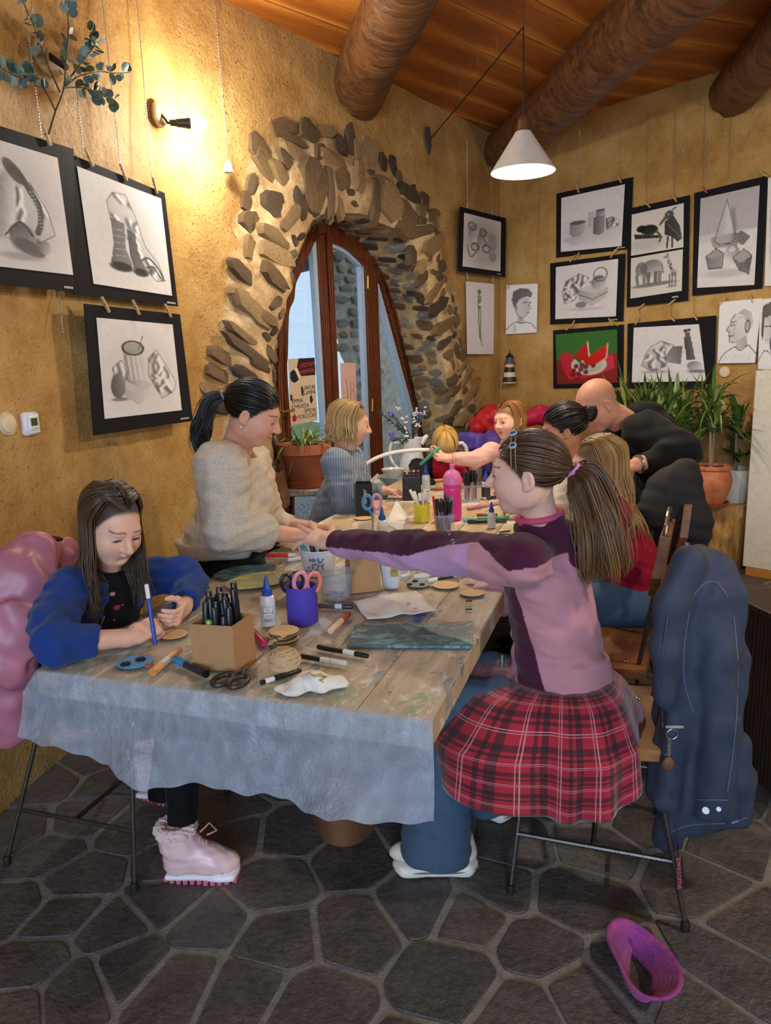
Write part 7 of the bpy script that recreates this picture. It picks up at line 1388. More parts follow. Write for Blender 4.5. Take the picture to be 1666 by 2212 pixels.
def chain(a,b,label,r=.0030,link_=.011):
 a,b=np.asarray(a,float),np.asarray(b,float);L=np.linalg.norm(b-a);m=max(4,int(L/link_*2));P=a+(b-a)*np.linspace(0,1,m)[:,None];rr=np.where(np.arange(m)%2==0,r,r*.35);mb=MB();mb.tube(P-a,rr,5);o=mb.build('hanging_chain',M_CHAIN);o.location=a;return tag(o,label,'chain','thin chains hanging down the walls')
lp0,lp1,lp2=LP
def onl(k,x,y,o=.004):return PL(x,y,LP[k][0],LP[k][1]+o)
for(x,y,k,an,lb)in((101,292,0,-.5,'wooden peg pinning the eucalyptus to the gas mask drawing'),(193,340,1,-.6,'wooden peg above the boots drawing, leftmost of three'),(267,372,1,-.55,'wooden peg above the boots drawing, middle of three'),(335,400,1,-.35,'wooden peg above the boots drawing, rightmost of three'),(228,658,2,-.6,'wooden peg above the carafe drawing, leftmost of three'),(294,664,2,-.6,'wooden peg above the carafe drawing, middle of three'),(363,671,2,-.65,'wooden peg above the carafe drawing, rightmost of three')):peg(onl(k,x,y,.008),LP[k][0],-an if False else an,0,label=lb)
for(x,y,an,kd,lb)in((680,158,-.35,0,'peg above the clay pots drawing, left one'),(893,110,-.55,0,'peg above the clay pots drawing, right one'),(655,515,.8,0,'peg left between clay pots and kettle drawings'),(676,505,.7,0,'second peg left between clay pots and kettle drawings'),(860,490,.6,0,'peg right between clay pots and kettle drawings'),(878,472,.75,0,'second peg right between clay pots and kettle drawings'),(635,868,.9,3,'lime green peg above the watermelon picture'),(655,850,.5,0,'wooden peg above the watermelon picture, left'),(848,838,-.6,0,'wooden peg above the watermelon picture, right'),(870,845,-.9,3,'lime green peg at the right above the watermelon picture'),(1035,240,-.8,0,'peg above the bird drawing, left one'),(1173,205,-.55,0,'peg above the bird drawing, right one'),(1003,760,1.0,0,'peg below the elephant drawing, left one'),(1160,738,1.0,0,'peg below the elephant drawing, right one'),(1325,163,-.7,2,'pink peg above the cone drawing'),(1628,85,-.9,3,'lime peg above the cone drawing at the right'),(985,832,.5,0,'peg above the bottle drawing, leftmost of three'),(1160,820,-.8,0,'peg above the bottle drawing, middle of three'),(1278,810,-.6,0,'peg above the bottle drawing, rightmost of three'),(1420,735,.7,0,'peg above the old man portrait, left one'),(1565,718,-.4,0,'peg above the old man portrait, right one'),(332,650,.5,0,'peg above the young man portrait, left one'),(474,640,-.7,0,'peg above the young man portrait, right one')):peg(PL(*z3(x,y),NRW,cR+.03),NRW,an,kd,label=lb)
for(x,y,an,lb)in((118,250,.35,'clear peg above the toys drawing, left one'),(246,290,-.4,'clear peg above the toys drawing, right one'),(118,605,-.35,'clear peg above the skeleton drawing, left one'),(248,620,.4,'clear peg above the skeleton drawing, right one')):peg(PL(*z3(x,y),NA,cA+.04),NA,an,1,label=lb)
def lch(x0,y0,x1,y1,lb,o=.02):chain(on_left(x0,y0,o),on_left(x1,y1,.06),lb)
for(x0,y0,x1,y1,lb)in((48,-40,90,300,'silver chain beside the eucalyptus, leftmost on the left wall'),(140,-40,181,340,'silver chain through the eucalyptus leaves to the boots drawing'),(216,-40,262,372,'silver chain to the middle peg of the boots drawing'),(292,-40,330,400,'silver chain passing left of the wall lamp'),(127,632,136,722,'short chain end below the gas mask drawing')):lch(x0,y0,x1,y1,lb)
for(x,y0,x1,y1,lb)in((690,-140,683,150,'left chain of the clay pots drawing'),(900,-180,893,105,'right chain of the clay pots drawing'),(1040,-210,1032,235,'left chain of the bird drawing'),(1180,-240,1172,198,'right chain of the bird drawing'),(1330,-260,1322,150,'left chain of the cone drawing'),(1462,-290,1455,110,'chain behind the middle of the cone drawing'),(487,80,470,640,'rusty beaded chain above the young man portrait'),(996,765,996,830,'short chain between elephant and bottle drawings, left'),(1158,745,1158,815,'short chain between elephant and bottle drawings, middle'),(1272,708,1272,808,'short chain left below the cone drawing')):chain(PL(*z3(x,y0),NRW,cR+.02),PL(*z3(x1,y1),NRW,cR+.03),lb)
chain(PL(*z3(115,-90),NA,cA+.02),PL(*z3(118,245),NA,cA+.035),'left chain of the toys drawing');chain(PL(*z3(232,-60),NA,cA+.02),PL(*z3(244,285),NA,cA+.035),'right chain of the toys drawing')
# ---- bell on a chain
ba,bb=on_left(460,-30,.05),on_left(488,298,.07);be=empty('chain_bell',tuple(bb),0,'small painted bell on a red ribbon hanging from a long chain','bell');L=np.linalg.norm(bb-ba);m=int(L/.0075);P=ba+(bb-ba)*np.linspace(0,1,m)[:,None];mb=MB();mb.tube(P,np.where(np.arange(m)%2==0,.0038,.0014),6);under(mb.build('chain',M_CHAIN),be)
b2=bb+(bb-ba)/L*.11;mb=MB();mb.tube([bb+np.array([.003,0,0]),b2+np.array([.004,0,0])],.0022,5);mb.tube([bb-np.array([.003,0,0]),b2-np.array([.004,0,0])],.0022,5);under(mb.build('red_ribbon',plain('red_ribbon','C8402E',.6)),be);mb=MB();mb.lathe([(.006,.0),(.014,-.008),(.021,-.03),(.025,-.052),(.026,-.058),(.022,-.056),(.018,-.03)],b2,20);under(mb.build('bell_body',plain('painted_china','D8DCD6',.3,.2,90),None,True),be);mb=MB();mb.tube([b2+.0215*np.array([math.cos(a),math.sin(a),0])-UP*.034 for a in np.linspace(0,2*math.pi,20)[:-1]],.002,5,closed=True);under(mb.build('painted_band',plain('green_glaze','4E8A5E',.4)),be)
# ---- wall lamp (lit) and the unlit one behind the eucalyptus
sw=on_left(340,248,.012);wn=nrm(np.array([.95,-.30,0]));e=empty('wall_lamp',tuple(sw),0,'lit wall lamp with bare glowing bulb on a round wooden base','wall lamp');sx,uy,_=frame(wn);Rw=np.stack([sx,uy,wn],1)
mb=MB();mb.lathe([(.050,0),(.058,.008),(.058,.016),(.048,.024)],sw,28,Rw,cap1=True);under(mb.build('wooden_base',wood('pale_ash',[(.3,hexc('9C7A4A')),(.7,hexc('C4A268'))],(3,3,9),2,.6,.1),None,True),e)
s1=sw+wn*.05+UP*-.04;sd_=nrm(W(420,276,s1[1]+.06)-W(350,274,s1[1]));s2_=s1+sd_*.055;mb=MB();mb.tube(spline([sw+wn*.02,sw+wn*.045-UP*.03,s1,s1+sd_*.015],10),.005,8);under(mb.build('lamp_arm',plain('black_cable','141414',.5),None,True),e)
mb=MB();mb.tube([s1+sd_*.012,s1+sd_*.04,s1+sd_*.042,s1+sd_*.085,s1+sd_*.09,s1+sd_*.105],[.014,.015,.018,.022,.024,.024],16);under(mb.build('lamp_holder',plain('dark_socket','3A3630',.4),None,True),e)
n=NT('glowing_bulb');n.set(color=(1,1,1),emit=((1.0,.86,.62),30.0));M_BULB=n.mat
bc_=s1+sd_*.145;mb=MB();mb.ell(bc_,(.030,.030,.040),np.stack([*frame(sd_)],1),16,12);under(mb.build('bulb',M_BULB,None,True),e)
light('wall_lamp_light','POINT',tuple(bc_+sd_*.055+wn*.02),42,(1.0,.95,.82),.045)
u0_=on_left(97,122,.012);e=empty('wall_lamp',tuple(u0_),0,'unlit round wooden wall lamp base behind the eucalyptus','wall lamp');mb=MB();mb.lathe([(.062,0),(.072,.01),(.072,.02),(.06,.028)],u0_,28,Rw,cap1=True);under(mb.build('wooden_base',plain('ash_base','A8824E',.6),None,True),e);mb=MB();mb.tube([u0_+wn*.02,u0_+wn*.06-UP*.03,u0_+wn*.09-UP*.05],.012,10);under(mb.build('lamp_arm',plain('black_cable','141414',.5),None,True),e)
# ---- eucalyptus sprigs
ee=empty('eucalyptus_sprig',tuple(on_left(105,290,.1)),0,'dried eucalyptus branch pinned above the gas mask drawing','eucalyptus');el_m=[plain('eucalyptus_leaf','4E6660',.6,.2,20),plain('eucalyptus_leaf_pale','7E958C',.6,.2,20),plain('eucalyptus_leaf_olive','4C5E3A',.6,.2,20)];r=random.Random(12)
def epx(x,y,o=.13):return on_left(x,y,o)
br=[[(105,290),(120,240),(138,190),(142,120),(148,60),(142,0),(145,-30)],[(120,240),(100,200),(75,165),(40,165),(5,150)],[(138,190),(170,165),(215,155),(245,158),(280,157)],[(138,190),(180,190),(215,205),(245,215)],[(130,200),(95,120),(75,60),(50,5)],[(138,185),(180,130),(205,95),(195,70)]]
for bi_,pts in enumerate(br):
 P=spline([epx(*p,.10+.03*math.sin(bi_+i))for i,p in enumerate(pts)],24);mb=MB();mb.tube(P,np.linspace(.0035,.0015,24),6);under(mb.build('twig',plain('brown_twig','4A3A2C',.8),None,True),ee)
 for i in range(6 if bi_!=0 else 9,24,1):
  for s_ in(-1,1):
   if r.random()<.30:continue
   t=nrm(P[min(i+1,23)]-P[i-1]);sd2=nrm(np.cross(t,wn));d=nrm(sd2*s_*r.uniform(.5,1)+t*r.uniform(.2,.9)+wn*r.uniform(-.4,.6));L_=r.uniform(.026,.046);w_=L_*r.uniform(.36,.5);nn2=nrm(np.cross(d,np.array([r.uniform(-1,1),r.uniform(-1,1),r.uniform(-1,1)])));s3=np.cross(nn2,d);c=P[i]+d*.006
   V=[c]+[c+d*L_*(.5-.5*math.cos(a))+s3*w_*math.sin(a)*(1 if True else 0)+nn2*.004*math.sin(a)**2 for a in np.linspace(.35,2*math.pi-.35,11)];mb=MB();mb.add(V,[(0,k,k+1)for k in range(1,11)]);under(mb.build('leaf',el_m[r.choice((0,0,1,2))],None,'all'),ee)
   # ---- thermostat and round buttons
tq=on_left(58,915,.0);te=empty('thermostat',tuple(tq),0,'white wall thermostat with small green display','thermostat');n3=nrm(np.array([.96,-.26,0]));Rt=np.stack([nrm(np.cross(UP,n3)),UP,n3],1)
mb=MB();mb.bbox(tq+n3*.014,(.040,.042,.014),.008,Rt);under(mb.build('housing',plain('white_abs','E6E6EA',.4),None,True),te);mb=MB();mb.bbox(tq+n3*.030+UP*.002,(.024,.026,.003),.002,Rt);under(mb.build('bezel',plain('white_abs_b','F0F0F0',.35)),te);mb=MB();mb.box(tq+n3*.0335+UP*.006,(.016,.014,.0008),Rt);under(mb.build('display',plain('lcd_green','46583A',.25)),te);mb=MB();mb.box(tq+n3*.0335-UP*.017,(.017,.002,.0008),Rt);under(mb.build('label_strip',plain('grey_print','B8B8BC',.5)),te)
def button(p,nn_,label,r_=.042,hx='D8C49A'):
 e=empty('wall_button',tuple(p),0,label,'wall fitting');sx,uy,_=frame(nn_);Rb_=np.stack([sx,uy,nn_],1);mb=MB();mb.lathe([(r_,0),(r_,.008),(r_*.92,.014)],p,28,Rb_,cap1=True);under(mb.build('rim',plain('cream_plastic',hx,.45),None,True),e);mb=MB();mb.lathe([(r_*.74,.013),(r_*.72,.019),(r_*.5,.021)],p,28,Rb_,cap1=True);under(mb.build('cover',plain('cream_cover','E2D2AC',.45),None,True),e)
button(on_left(12,916,.004),n3,'round cream socket cover left of the thermostat');button(PL(1567,803,NRW,cR+.004),NRW,'round cream wall cover above the plants',.040)
# ---- lighthouse ornament
lc_=PL(1101,828,NRW,cR+.05);e=empty('lighthouse_ornament',tuple(lc_),0,'little striped wooden lighthouse ornament on the corner wall','ornament');K=1/430*6.3/1.6*1.0;s_=6.7/1640
for nm,z0,z1,r0,r1,hx in(('base_disc',0,3,17,17,'C9B48A'),('tower_band',3,14,16,14,'2A2626'),('tower_band',14,24,14,12,'D8CDB4'),('tower_band',24,35,12,10.5,'1E1C1E'),('tower_band',35,42,10.5,9.5,'C9BFA8'),('gallery',42,45,12,12,'8A2A26'),('lantern_room',45,56,8,8,'46506A'),('roof',56,66,10,1.2,'1E1E22'),('finial',66,72,1.2,.8,'2A2A2A')):mb=MB();mb.lathe([(r0*s_,z0*s_),(r1*s_,z1*s_)],lc_,18,cap1=True);under(mb.build(nm,plain(nm+hx,hx,.5),None,True),e)
# ---- posters taped to the glass
def dp(x,y,o=.012):return d3(dsz(x,y),o)
pq=[dp(487,1475),dp(632,1468),dp(650,1815),dp(500,1845)];e=empty('exhibition_poster',tuple(np.mean(pq,0)),0,'exhibition poster with black header and names taped inside the glass','poster');mb=MB();mb.add(pq+[p-NA*.001 for p in pq],[(3,2,1,0),(4,5,6,7)]);under(mb.build('poster_sheet',plain('cream_poster','D8C4A4',.7)),e)
def pb_(u,v,o=.0012):return bil(pq,u,v)+NA*o
def pshape(nm,uvs,hx):mb=MB();mb.add([pb_(*p)for p in uvs],[tuple(range(len(uvs)-1,-1,-1))]);under(mb.build(nm,plain('ink_'+hx,hx,.7)),e)
pshape('black_header',[(.38,.0),(1,.0),(1,.27),(.45,.27),(.30,.14)],'17161A');pshape('ink_figure',[(.05,.20),(.18,.16),(.30,.22),(.36,.32),(.22,.36),(.10,.34),(.04,.28)],'17161A');pshape('ink_figure',[(.24,.15),(.34,.14),(.36,.22),(.42,.27),(.34,.33),(.28,.28)],'EDE6D6')
pxv=nrm(pq[1]-pq[0]);pyv=nrm(pq[0]-pq[3]);sz_=np.linalg.norm(pq[1]-pq[0])
def ptext(t,u,v,s_,hx,rot=0,al='CENTER',b=0.0):
 x2=pxv*math.cos(rot)+pyv*math.sin(rot);y2=-pxv*math.sin(rot)+pyv*math.cos(rot);text_mesh(t,s_*sz_,M4(pb_(u,v,.002),x2,y2),plain('ink_'+hx,hx,.7),e,'poster_lettering',0,0,b*sz_,al)
ptext('VÝSTAVA',.70,.105,.145,'C22A34',.10,b=.003);ptext('PORTFÓLIÍ',.71,.205,.135,'C22A34',.10,b=.003)
for t,u,v in(('JAKUB',.95,.46),('LAMPA',.97,.54)):ptext(t,u,v,.15,'2A2524',0,'RIGHT')
for t,u,v in(('EMMA',.08,.64),('CHRASTA',.06,.725)):ptext(t,u,v,.15,'2A2524',0,'LEFT')
for t,u,v in(('ŠIMON',.95,.82),('POKOČNÝ',.97,.905)):ptext(t,u,v,.15,'2A2524',0,'RIGHT')
pshape('ink_figure',[(.42,.44),(.48,.42),(.52,.50),(.50,.58),(.44,.56)],'2A2524');pshape('ink_figure',[(.02,.52),(.10,.55),(.09,.63),(.03,.62)],'2A2524');pshape('ink_figure',[(.74,.60),(.82,.58),(.86,.66),(.80,.72),(.74,.68)],'2A2524');pshape('ink_figure',[(.06,.87),(.16,.83),(.24,.89),(.18,.95),(.08,.94)],'A8262C')
pq2=[dp(775,1497),dp(860,1497),dp(868,1700),dp(783,1705)];e2=empty('sketch_sheet',tuple(np.mean(pq2,0)),0,'pale pink sketch sheet taped to the right door pane','drawing');mb=MB();mb.add(pq2+[p-NA*.001 for p in pq2],[(3,2,1,0),(4,5,6,7)]);under(mb.build('paper_sheet',plain('pink_paper','E0B8A8',.7)),e2)
mb=MB();mb.tube([bil(pq2,u,v)+NA*.002 for u,v in((.3,.45),(.38,.7),(.42,1))],.002,5);mb.tube([bil(pq2,.7+.12*math.cos(a),.62+.12*math.sin(a))+NA*.002 for a in np.linspace(0,6.28,13)],.0018,5);mb.tube([bil(pq2,u,v)+NA*.002 for u,v in((.55,.98),(.62,.74),(.8,.74),(.92,.98))],.002,5);under(mb.build('sketch_lines',plain('sepia_line','A87A6A',.7)),e2)
mb=MB();p=dp(818,1318,.01)
for k in range(6):a=k*math.pi/3;v=np.array([TA[0],TA[1],0])*math.cos(a)+UP*math.sin(a);mb.tube([p,p+v*.022,p+v*.022+UP*.004],[.003,.004,.001],5)
tag(mb.build('window_star',plain('orange_straw','C87A46',.6)),'small orange straw star on the right door pane','ornament')
# ---- pendant lamp, cord, slate plate
LC=W(1130,372,3.95);ke_=3.95/1640;e=empty('pendant_lamp',tuple(LC),0,'white enamel cone pendant lamp hanging over the table','pendant lamp')
mb=MB();mb.lathe([(.158,0),(.160,.004),(.045,.175),(.040,.185),(.038,.183),(.043,.172),(.155,.006)],LC,48,cap0=False);under(mb.build('lamp_shade',plain('enamel_shade','C9C4BA',.35,.05,20),None,True),e)
mb=MB();mb.lathe([(.040,.178),(.030,.20),(.030,.235),(.022,.25),(.008,.262)],LC,20);under(mb.build('lamp_holder',plain('brass_holder','9A7A52',.3,metal=.8),None,True),e)
n=NT('pendant_bulb');n.set(color=(1,1,1),emit=((1.0,.88,.70),14.0));mb=MB();mb.ell(LC+UP*.075,(.042,.042,.055),None,18,12);under(mb.build('bulb',n.mat,None,True),e)
light('pendant_light','POINT',tuple(LC+UP*.005),85,WARM,.05)
M_CORD=plain('black_cord','17130F',.6);ctop=W(1131,58,3.95);sl=PL(926,300,NA,cA+.02);mb=MB();mb.tube([LC+UP*.26,ctop],.0042,8);mb.tube(spline([ctop,ctop*.5+sl*.5-UP*.012,sl+NA*.02],30),.0042,8);under(mb.build('lamp_cord',M_CORD,None,True),e)
mb=MB();mb.tube([ctop,np.array([ctop[0],ctop[1],CEIL])],.0012,5);under(mb.build('suspension_wire',M_CORD),e)
for t,px_ in((.20,1066),(.38,1033),(.56,998),(.74,962)):q=ctop*(1-t)+sl*t;mb=MB();mb.tube([q,np.array([q[0],q[1],CEIL])],.0010,4);under(mb.build('suspension_wire',plain('thin_wire','6A5A4A',.5)),e)
mb=MB();mb.prism(np.array([(-.045,.075),(.02,.085),(.04,.02),(.038,-.06),(.012,-.105),(-.03,-.05),(-.05,0)]),0,.016,lambda x,y,t:A3((sl[:2]-P0)@TA+x,sl[2]+y,.006+t),bev=.002);tag(mb.build('slate_plate',plain('slate','4A4440',.7)),'dark slate plate on the wall where the lamp cord ends','slate')
# two more lamps of the same kind light the room from outside the picture
for i,(x,y,z)in enumerate(((2.3,1.35,2.60),(.55,-.75,2.80))):
 c=copy_tree(e);c.location=(x,y,z);tag(c,['white enamel cone pendant lamp to the right of the viewpoint','white enamel cone pendant lamp behind the viewpoint'][i],'pendant lamp')
 for ch in list(c.children):
  if ch.name.split('.')[0]in('lamp_cord','suspension_wire'):bpy.data.objects.remove(ch)
 mb=MB();mb.tube([(0,0,.26),(0,0,CEIL-z)],.004,8);mb.build('lamp_cord',M_CORD,c)
 # ================================================================ things on the table and floor
TS=TZ+.0055
PLA=lambda hx,r=.35:plain('plastic_'+hx,hx,r,.04,30)
def pen(a,b,r,body,cap,label,capf=.3,group=None,name='marker',tipf=None,end=None,cat='marker'):
 a,b=np.asarray(a,float),np.asarray(b,float);d=b-a;e=empty(name,tuple(a),0,label,cat,group);m=a+d*(1-capf);L=np.linalg.norm(d);u=d/L
 mb=MB();mb.tube([a,a+u*.002,m],[r*.8,r*.94,r*.94],12);under(mb.build('barrel',PLA(body),None,True),e)
 mb=MB();mb.tube([m,b-u*.004,b],[r,r,r*.72],12);under(mb.build('cap',PLA(cap),None,True),e)
 if end:mb=MB();mb.tube([a-u*.0005,a+u*.006],[r*.97,r*.97],12);under(mb.build('end_plug',PLA(end),None,True),e)
 if tipf:q=a+d*tipf;mb=MB();mb.tube([q,q+d*.22],r*.955,12);under(mb.build('printed_band',PLA('D8D4CC'),None,True),e)
 return e
def lay(x0,y0,x1,y1,r,*k,z=None,**kw):zz_=(TS if z is None else z)+r;return pen(Z(x0,y0,zz_),Z(x1,y1,zz_),r,*k,**kw)
lay(330,1452,388,1402,.011,'D89A5A','CFA684','orange paint marker lying beside the blue marker',end='C88444',tipf=.3)
lay(446,1456,378,1424,.0105,'1E2630','2E86B8','dark marker with bright blue cap below the cardboard box',.36,end='101216')
lay(572,1392,545,1362,.010,'B82A50','C83A5E','crimson marker half hidden behind the cardboard box')
lay(563,1475,650,1447,.0068,'17161A','22211F','black pen touching the paper tissue',tipf=.1);lay(650,1417,748,1434,.0072,'1A191C','D8D4CC','black pen with white cap right of the twine',.32,tipf=.45);lay(795,1417,686,1397,.0072,'121214','141416','black pen below the painted palette board',tipf=.25)
lay(688,1308,762,1311,.0085,'4E4E52','3A3A3E','grey metallic marker beside the purple cup',tipf=.5);lay(714,1363,753,1326,.0095,'D8B890','B8482A','cream and rust-red paint marker near the purple cup',.42,end='D8C4A0')
lay(575,1200,640,1199,.0085,'C82A34','E2D8D0','red marker with white cap lying by the sweater woman',.25);lay(622,1210,660,1204,.008,'D8D4D0','E4E0DC','white marker beside the floral pot')
lay(1000,1236,893,1246,.009,'A8A49C','D0CCC4','pale grey marker right of the tea cup',.3,tipf=.3);lay(1015,1235,925,1255,.0075,'1C1C20','D8D4CC','black pen with white end right of the tea cup',.2,tipf=.2);lay(960,1228,920,1226,.0085,'17171A','17171A','short black marker behind the pale grey marker')
ZT=TZ+.001
lay(1100,1082,1010,1098,.010,'D890A8','C87A98','pink marker lying in front of the pen tub',z=ZT);lay(1100,1118,1000,1122,.009,'3A9A78','8ED0B0','green marker lying near the reaching girl\'s face',z=ZT);lay(1095,1125,1010,1127,.009,'17181A','17181A','black marker lying beside the green marker',z=ZT);lay(1075,1112,1030,1112,.008,'2E7A5E','B8402E','dark green marker with red cap end',z=ZT);lay(1098,1070,1050,1076,.009,'3A4250','2A3040','slate marker by the second glue bottle',z=ZT);lay(960,1036,925,1040,.010,'D8B04A','E0C070','yellow marker near the child',z=ZT);lay(990,1052,940,1056,.009,'D08A8A','C06060','rosy marker lying before the child',z=ZT)
# cardboard box of black markers
b1,b2,b3=Z(418,1445,TS),Z(509,1451,TS),Z(553,1420,TS);b4=b1+b3-b2;bh=W(507,1353,b2[1])[2]-TS;e=empty('marker_box',tuple((b1+b3)/2),0,'brown cardboard box full of black markers','box');mk=plain('kraft_card','A87E52',.8,.06,40);cor=[b1,b2,b3,b4];cen=sum(cor)/4
for i in range(4):
 a,b=cor[i],cor[(i+1)%4];hA,hB=[bh,bh,bh*1.02,bh*1.0][i],[bh,bh,bh*1.02,bh*1.0][(i+1)%4];inn=lambda p:p+(cen-p)*.05;mb=MB();mb.add([a,b,inn(b),inn(a),a+UP*hA,b+UP*hB,inn(b)+UP*hB,inn(a)+UP*hA],[(3,2,1,0),(4,5,6,7),(0,1,5,4),(1,2,6,5),(2,3,7,6),(3,0,4,7)]);under(mb.build('box_side',mk),e)
mb=MB();mb.add([p+UP*.002 for p in cor],[(0,1,2,3)]);under(mb.build('box_bottom',mk),e)
r=random.Random(5);gm='black markers standing in the cardboard box';ii_=0
for i in range(5):
 for j in range(5):
  u,v=.20+.15*i,.20+.15*j;base=(b1*(1-u)+b2*u)*(1-v)+(b4*(1-u)+b3*u)*v+UP*.004;tp_=base+(cen-base)*np.array([.25,.25,0])*r.uniform(-.2,1)+np.array([r.uniform(-.008,.008),r.uniform(-.008,.008),0])+UP*(bh+r.uniform(.005,.050)+.010*j)
  col={(1,0):('D8DCD0','7EB040'),(0,4):('2E4A9A','2E4A9A'),(0,0):('17171A','1E1E20')}.get((i,j),('161618',r.choice(('141416','1E1E22','111113'))))
  pen(base,tp_,.0085,col[0],col[1],'black marker standing in the cardboard box' if col[0]not in('D8DCD0','2E4A9A')else('white marker with green band standing in the cardboard box' if col[0]=='D8DCD0' else 'blue marker at the back of the cardboard box'),.30,gm)
  # glue bottles
def glue(c,s_,label,txt=False,body='DDE0E2',lab='C6D2DC'):
 e=empty('glue_bottle',tuple(c),0,label,'glue bottle');mb=MB();mb.lathe([(.020*s_,0),(.023*s_,.003*s_),(.023*s_,.075*s_),(.020*s_,.088*s_),(.012*s_,.094*s_)],c,24,cap1=True);under(mb.build('bottle_body',PLA(body),None,True),e)
 mb=MB();mb.lathe([(.0152*s_,.092*s_),(.0152*s_,.108*s_),(.010*s_,.114*s_),(.0045*s_,.146*s_),(.002*s_,.150*s_)],c,20,cap1=True);under(mb.build('nozzle_cap',PLA('1E4AA0'),None,True),e)
 mb=MB();mb.lathe([(.0233*s_,.014*s_),(.0233*s_,.066*s_)],c,24,cap0=False);under(mb.build('label',PLA(lab,.5),None,True),e)
 if txt:
  f_=nrm((CAM-c)*np.array([1,1,0]));x_=np.cross(UP,f_);mb=MB();q=c+f_*.0242*s_+UP*.045*s_;mb.box(q,(.011*s_,.0004,.014*s_),np.stack([x_,-f_,UP],1));under(mb.build('label_panel',PLA('EEEDE8',.5)),e)
  for t,dz_ in(('ALL',.009),('PURPOSE',.0),('GLUE',-.009)):text_mesh(t,.0072*s_,M4(q+f_*.0008+UP*dz_*s_,x_,UP),PLA('1A1C24',.6),e,'label_text')
  for q_ in(-.008,0,.008):mb=MB();p=c+f_*.0240*s_+x_*q_*s_+UP*.022*s_;mb.tube([p+.003*s_*(x_*math.cos(a)+UP*math.sin(a))for a in np.linspace(0,6.28,13)[:-1]],.0005,4,closed=True);under(mb.build('label_symbol',PLA('3A4A5A',.6)),e)
 return e
glue(Z(581,1350,TS),1.0,'white all-purpose glue bottle beside the cardboard box',True);glue(Z(827,1168,ZT),1.0,'glue bottle with blue nozzle behind the plum sleeve');glue(Z(921,1060,ZT),1.05,'glue bottle right of the black pen block');glue(Z(1050,1078,ZT),1.05,'glue bottle beside the far pen tub',lab='3A3A44');glue(Z(1062,1140,ZT),.8,'small glue bottle with blue cap beside the girl\'s chin')
def cup(nm,label,c,prof,mat,cat,mi=None,extra=None):
 e=empty(nm,tuple(c),0,label,cat);mb=MB();mb.lathe(prof,c,32);under(mb.build('cup_wall',mat,None,True),e);return e
def clearm(nm,tint,a=.62):
 n=NT(nm);tr=n.node('ShaderNodeBsdfTransparent');tr.inputs[0].default_value=(*tint,1);mx=n.node('ShaderNodeMixShader');mx.inputs[0].default_value=a;n.set(color=tuple(min(1,x)for x in tint),rough=.12,spec=.6);n.L(n.p.outputs[0],mx.inputs[1]);n.L(tr.outputs[0],mx.inputs[2]);n.L(mx.outputs[0],n.out.inputs[0]);return n.mat
M_CLEAR=clearm('clear_tub',(.90,.91,.92),.84);M_YEL=clearm('yellow_clear',(.85,.80,.06),.30)
# purple cup with scissors
pc=Z(655,1342,TS);cup('purple_cup','matt violet-blue cylinder cup holding scissors',pc,[(.044,0),(.046,.003),(.046,.112),(.043,.112),(.043,.006)],plain('violet_paper','4638A4',.7),'cup')
def scissors(c,d,n_,s_,hx,label,hx2=None,steel='B0B2B4',handle_z=None):
 d=nrm(d);n_=nrm(np.asarray(n_)-d*(np.asarray(n_)@d));x=np.cross(d,n_);e=empty('scissors',tuple(c),0,label,'scissors')
 for q,h_ in((-1,hx),(1,hx2 or hx)):
  mb=MB();P=[c+x*q*s_*.017+d*s_*-.055+s_*(x*.0165*math.cos(a)*1.0+d*.026*math.sin(a))for a in np.linspace(0,2*math.pi,19)[:-1]];mb.tube(P,.0055*s_,8,closed=True);mb.tube([c+x*q*s_*.012-d*s_*.032,c+n_*q*.001],[.005*s_,.0035*s_],8);under(mb.build('handle',PLA(h_,.45),None,True),e)
  mb=MB();mb.prism(np.array([(-.005,-.012),(.005,-.012),(.004,.03),(.0,.085),(-.003,.03)])*s_,0,.0016,lambda a,b,t,q=q:c+x*(a*-q)+d*b+n_*(q*.0012+t),bev=0);under(mb.build('blade',plain('scissor_steel',steel,.25,metal=.9)),e)
 mb=MB();mb.ell(c,.004*s_);under(mb.build('pivot',plain('scissor_steel',steel,.25,metal=.9),None,True),e);return e
scissors(pc+UP*.062+np.array([.012,-.01,0]),(-.12,.08,-1),(.2,-1,0),1.15,'E07A62','coral and pink scissors standing in the purple cup','D88A9A');scissors(pc+UP*.068+np.array([-.02,.0,0]),(.1,.0,-1),(.4,-1,0),1.0,'17171A','black scissors standing in the purple cup')
scissors(Z(528,1446,TS+.006),Z(575,1408,TS)-Z(528,1446,TS),(0,0,1),1.25,'2A2826','black-handled scissors lying in front of the cardboard box',steel='B8925E')
# clear tub of bits
tc_=Z(727,1291,TS);e=cup('clear_tub','clear plastic tub with a few wooden bits inside',tc_,[(.046,0),(.048,.002),(.054,.080),(.054,.082),(.0525,.082),(.047,.004)],M_CLEAR,'tub');mb=MB();mb.lathe([(.0545,.070),(.0595,.072),(.0595,.090),(.0565,.090),(.0555,.074)],tc_,32,cap0=False);under(mb.build('rim',M_CLEAR,None,True),e)
r=random.Random(9)
for i in range(16):mb=MB();q=tc_+np.array([r.uniform(-.03,.03),r.uniform(-.03,.03),.006+.003*(i%4)]);mb.bbox((0,0,0),(.007,.005,.0015),.0006,rotz(r.uniform(0,3)));o=mb.build('wooden_bit',plain('dark_bit',r.choice(('3A2A1C','2A2420','8A6A46')),.7));o.location=q;tag(o,'tiny dark cut-out lying in the clear tub','wooden bit','tiny cut-outs in the clear tub')
M_PLY=plain('birch_ply','CDAA78',.65,.08,50);M_EDGE=plain('burnt_edge','3A281A',.8)
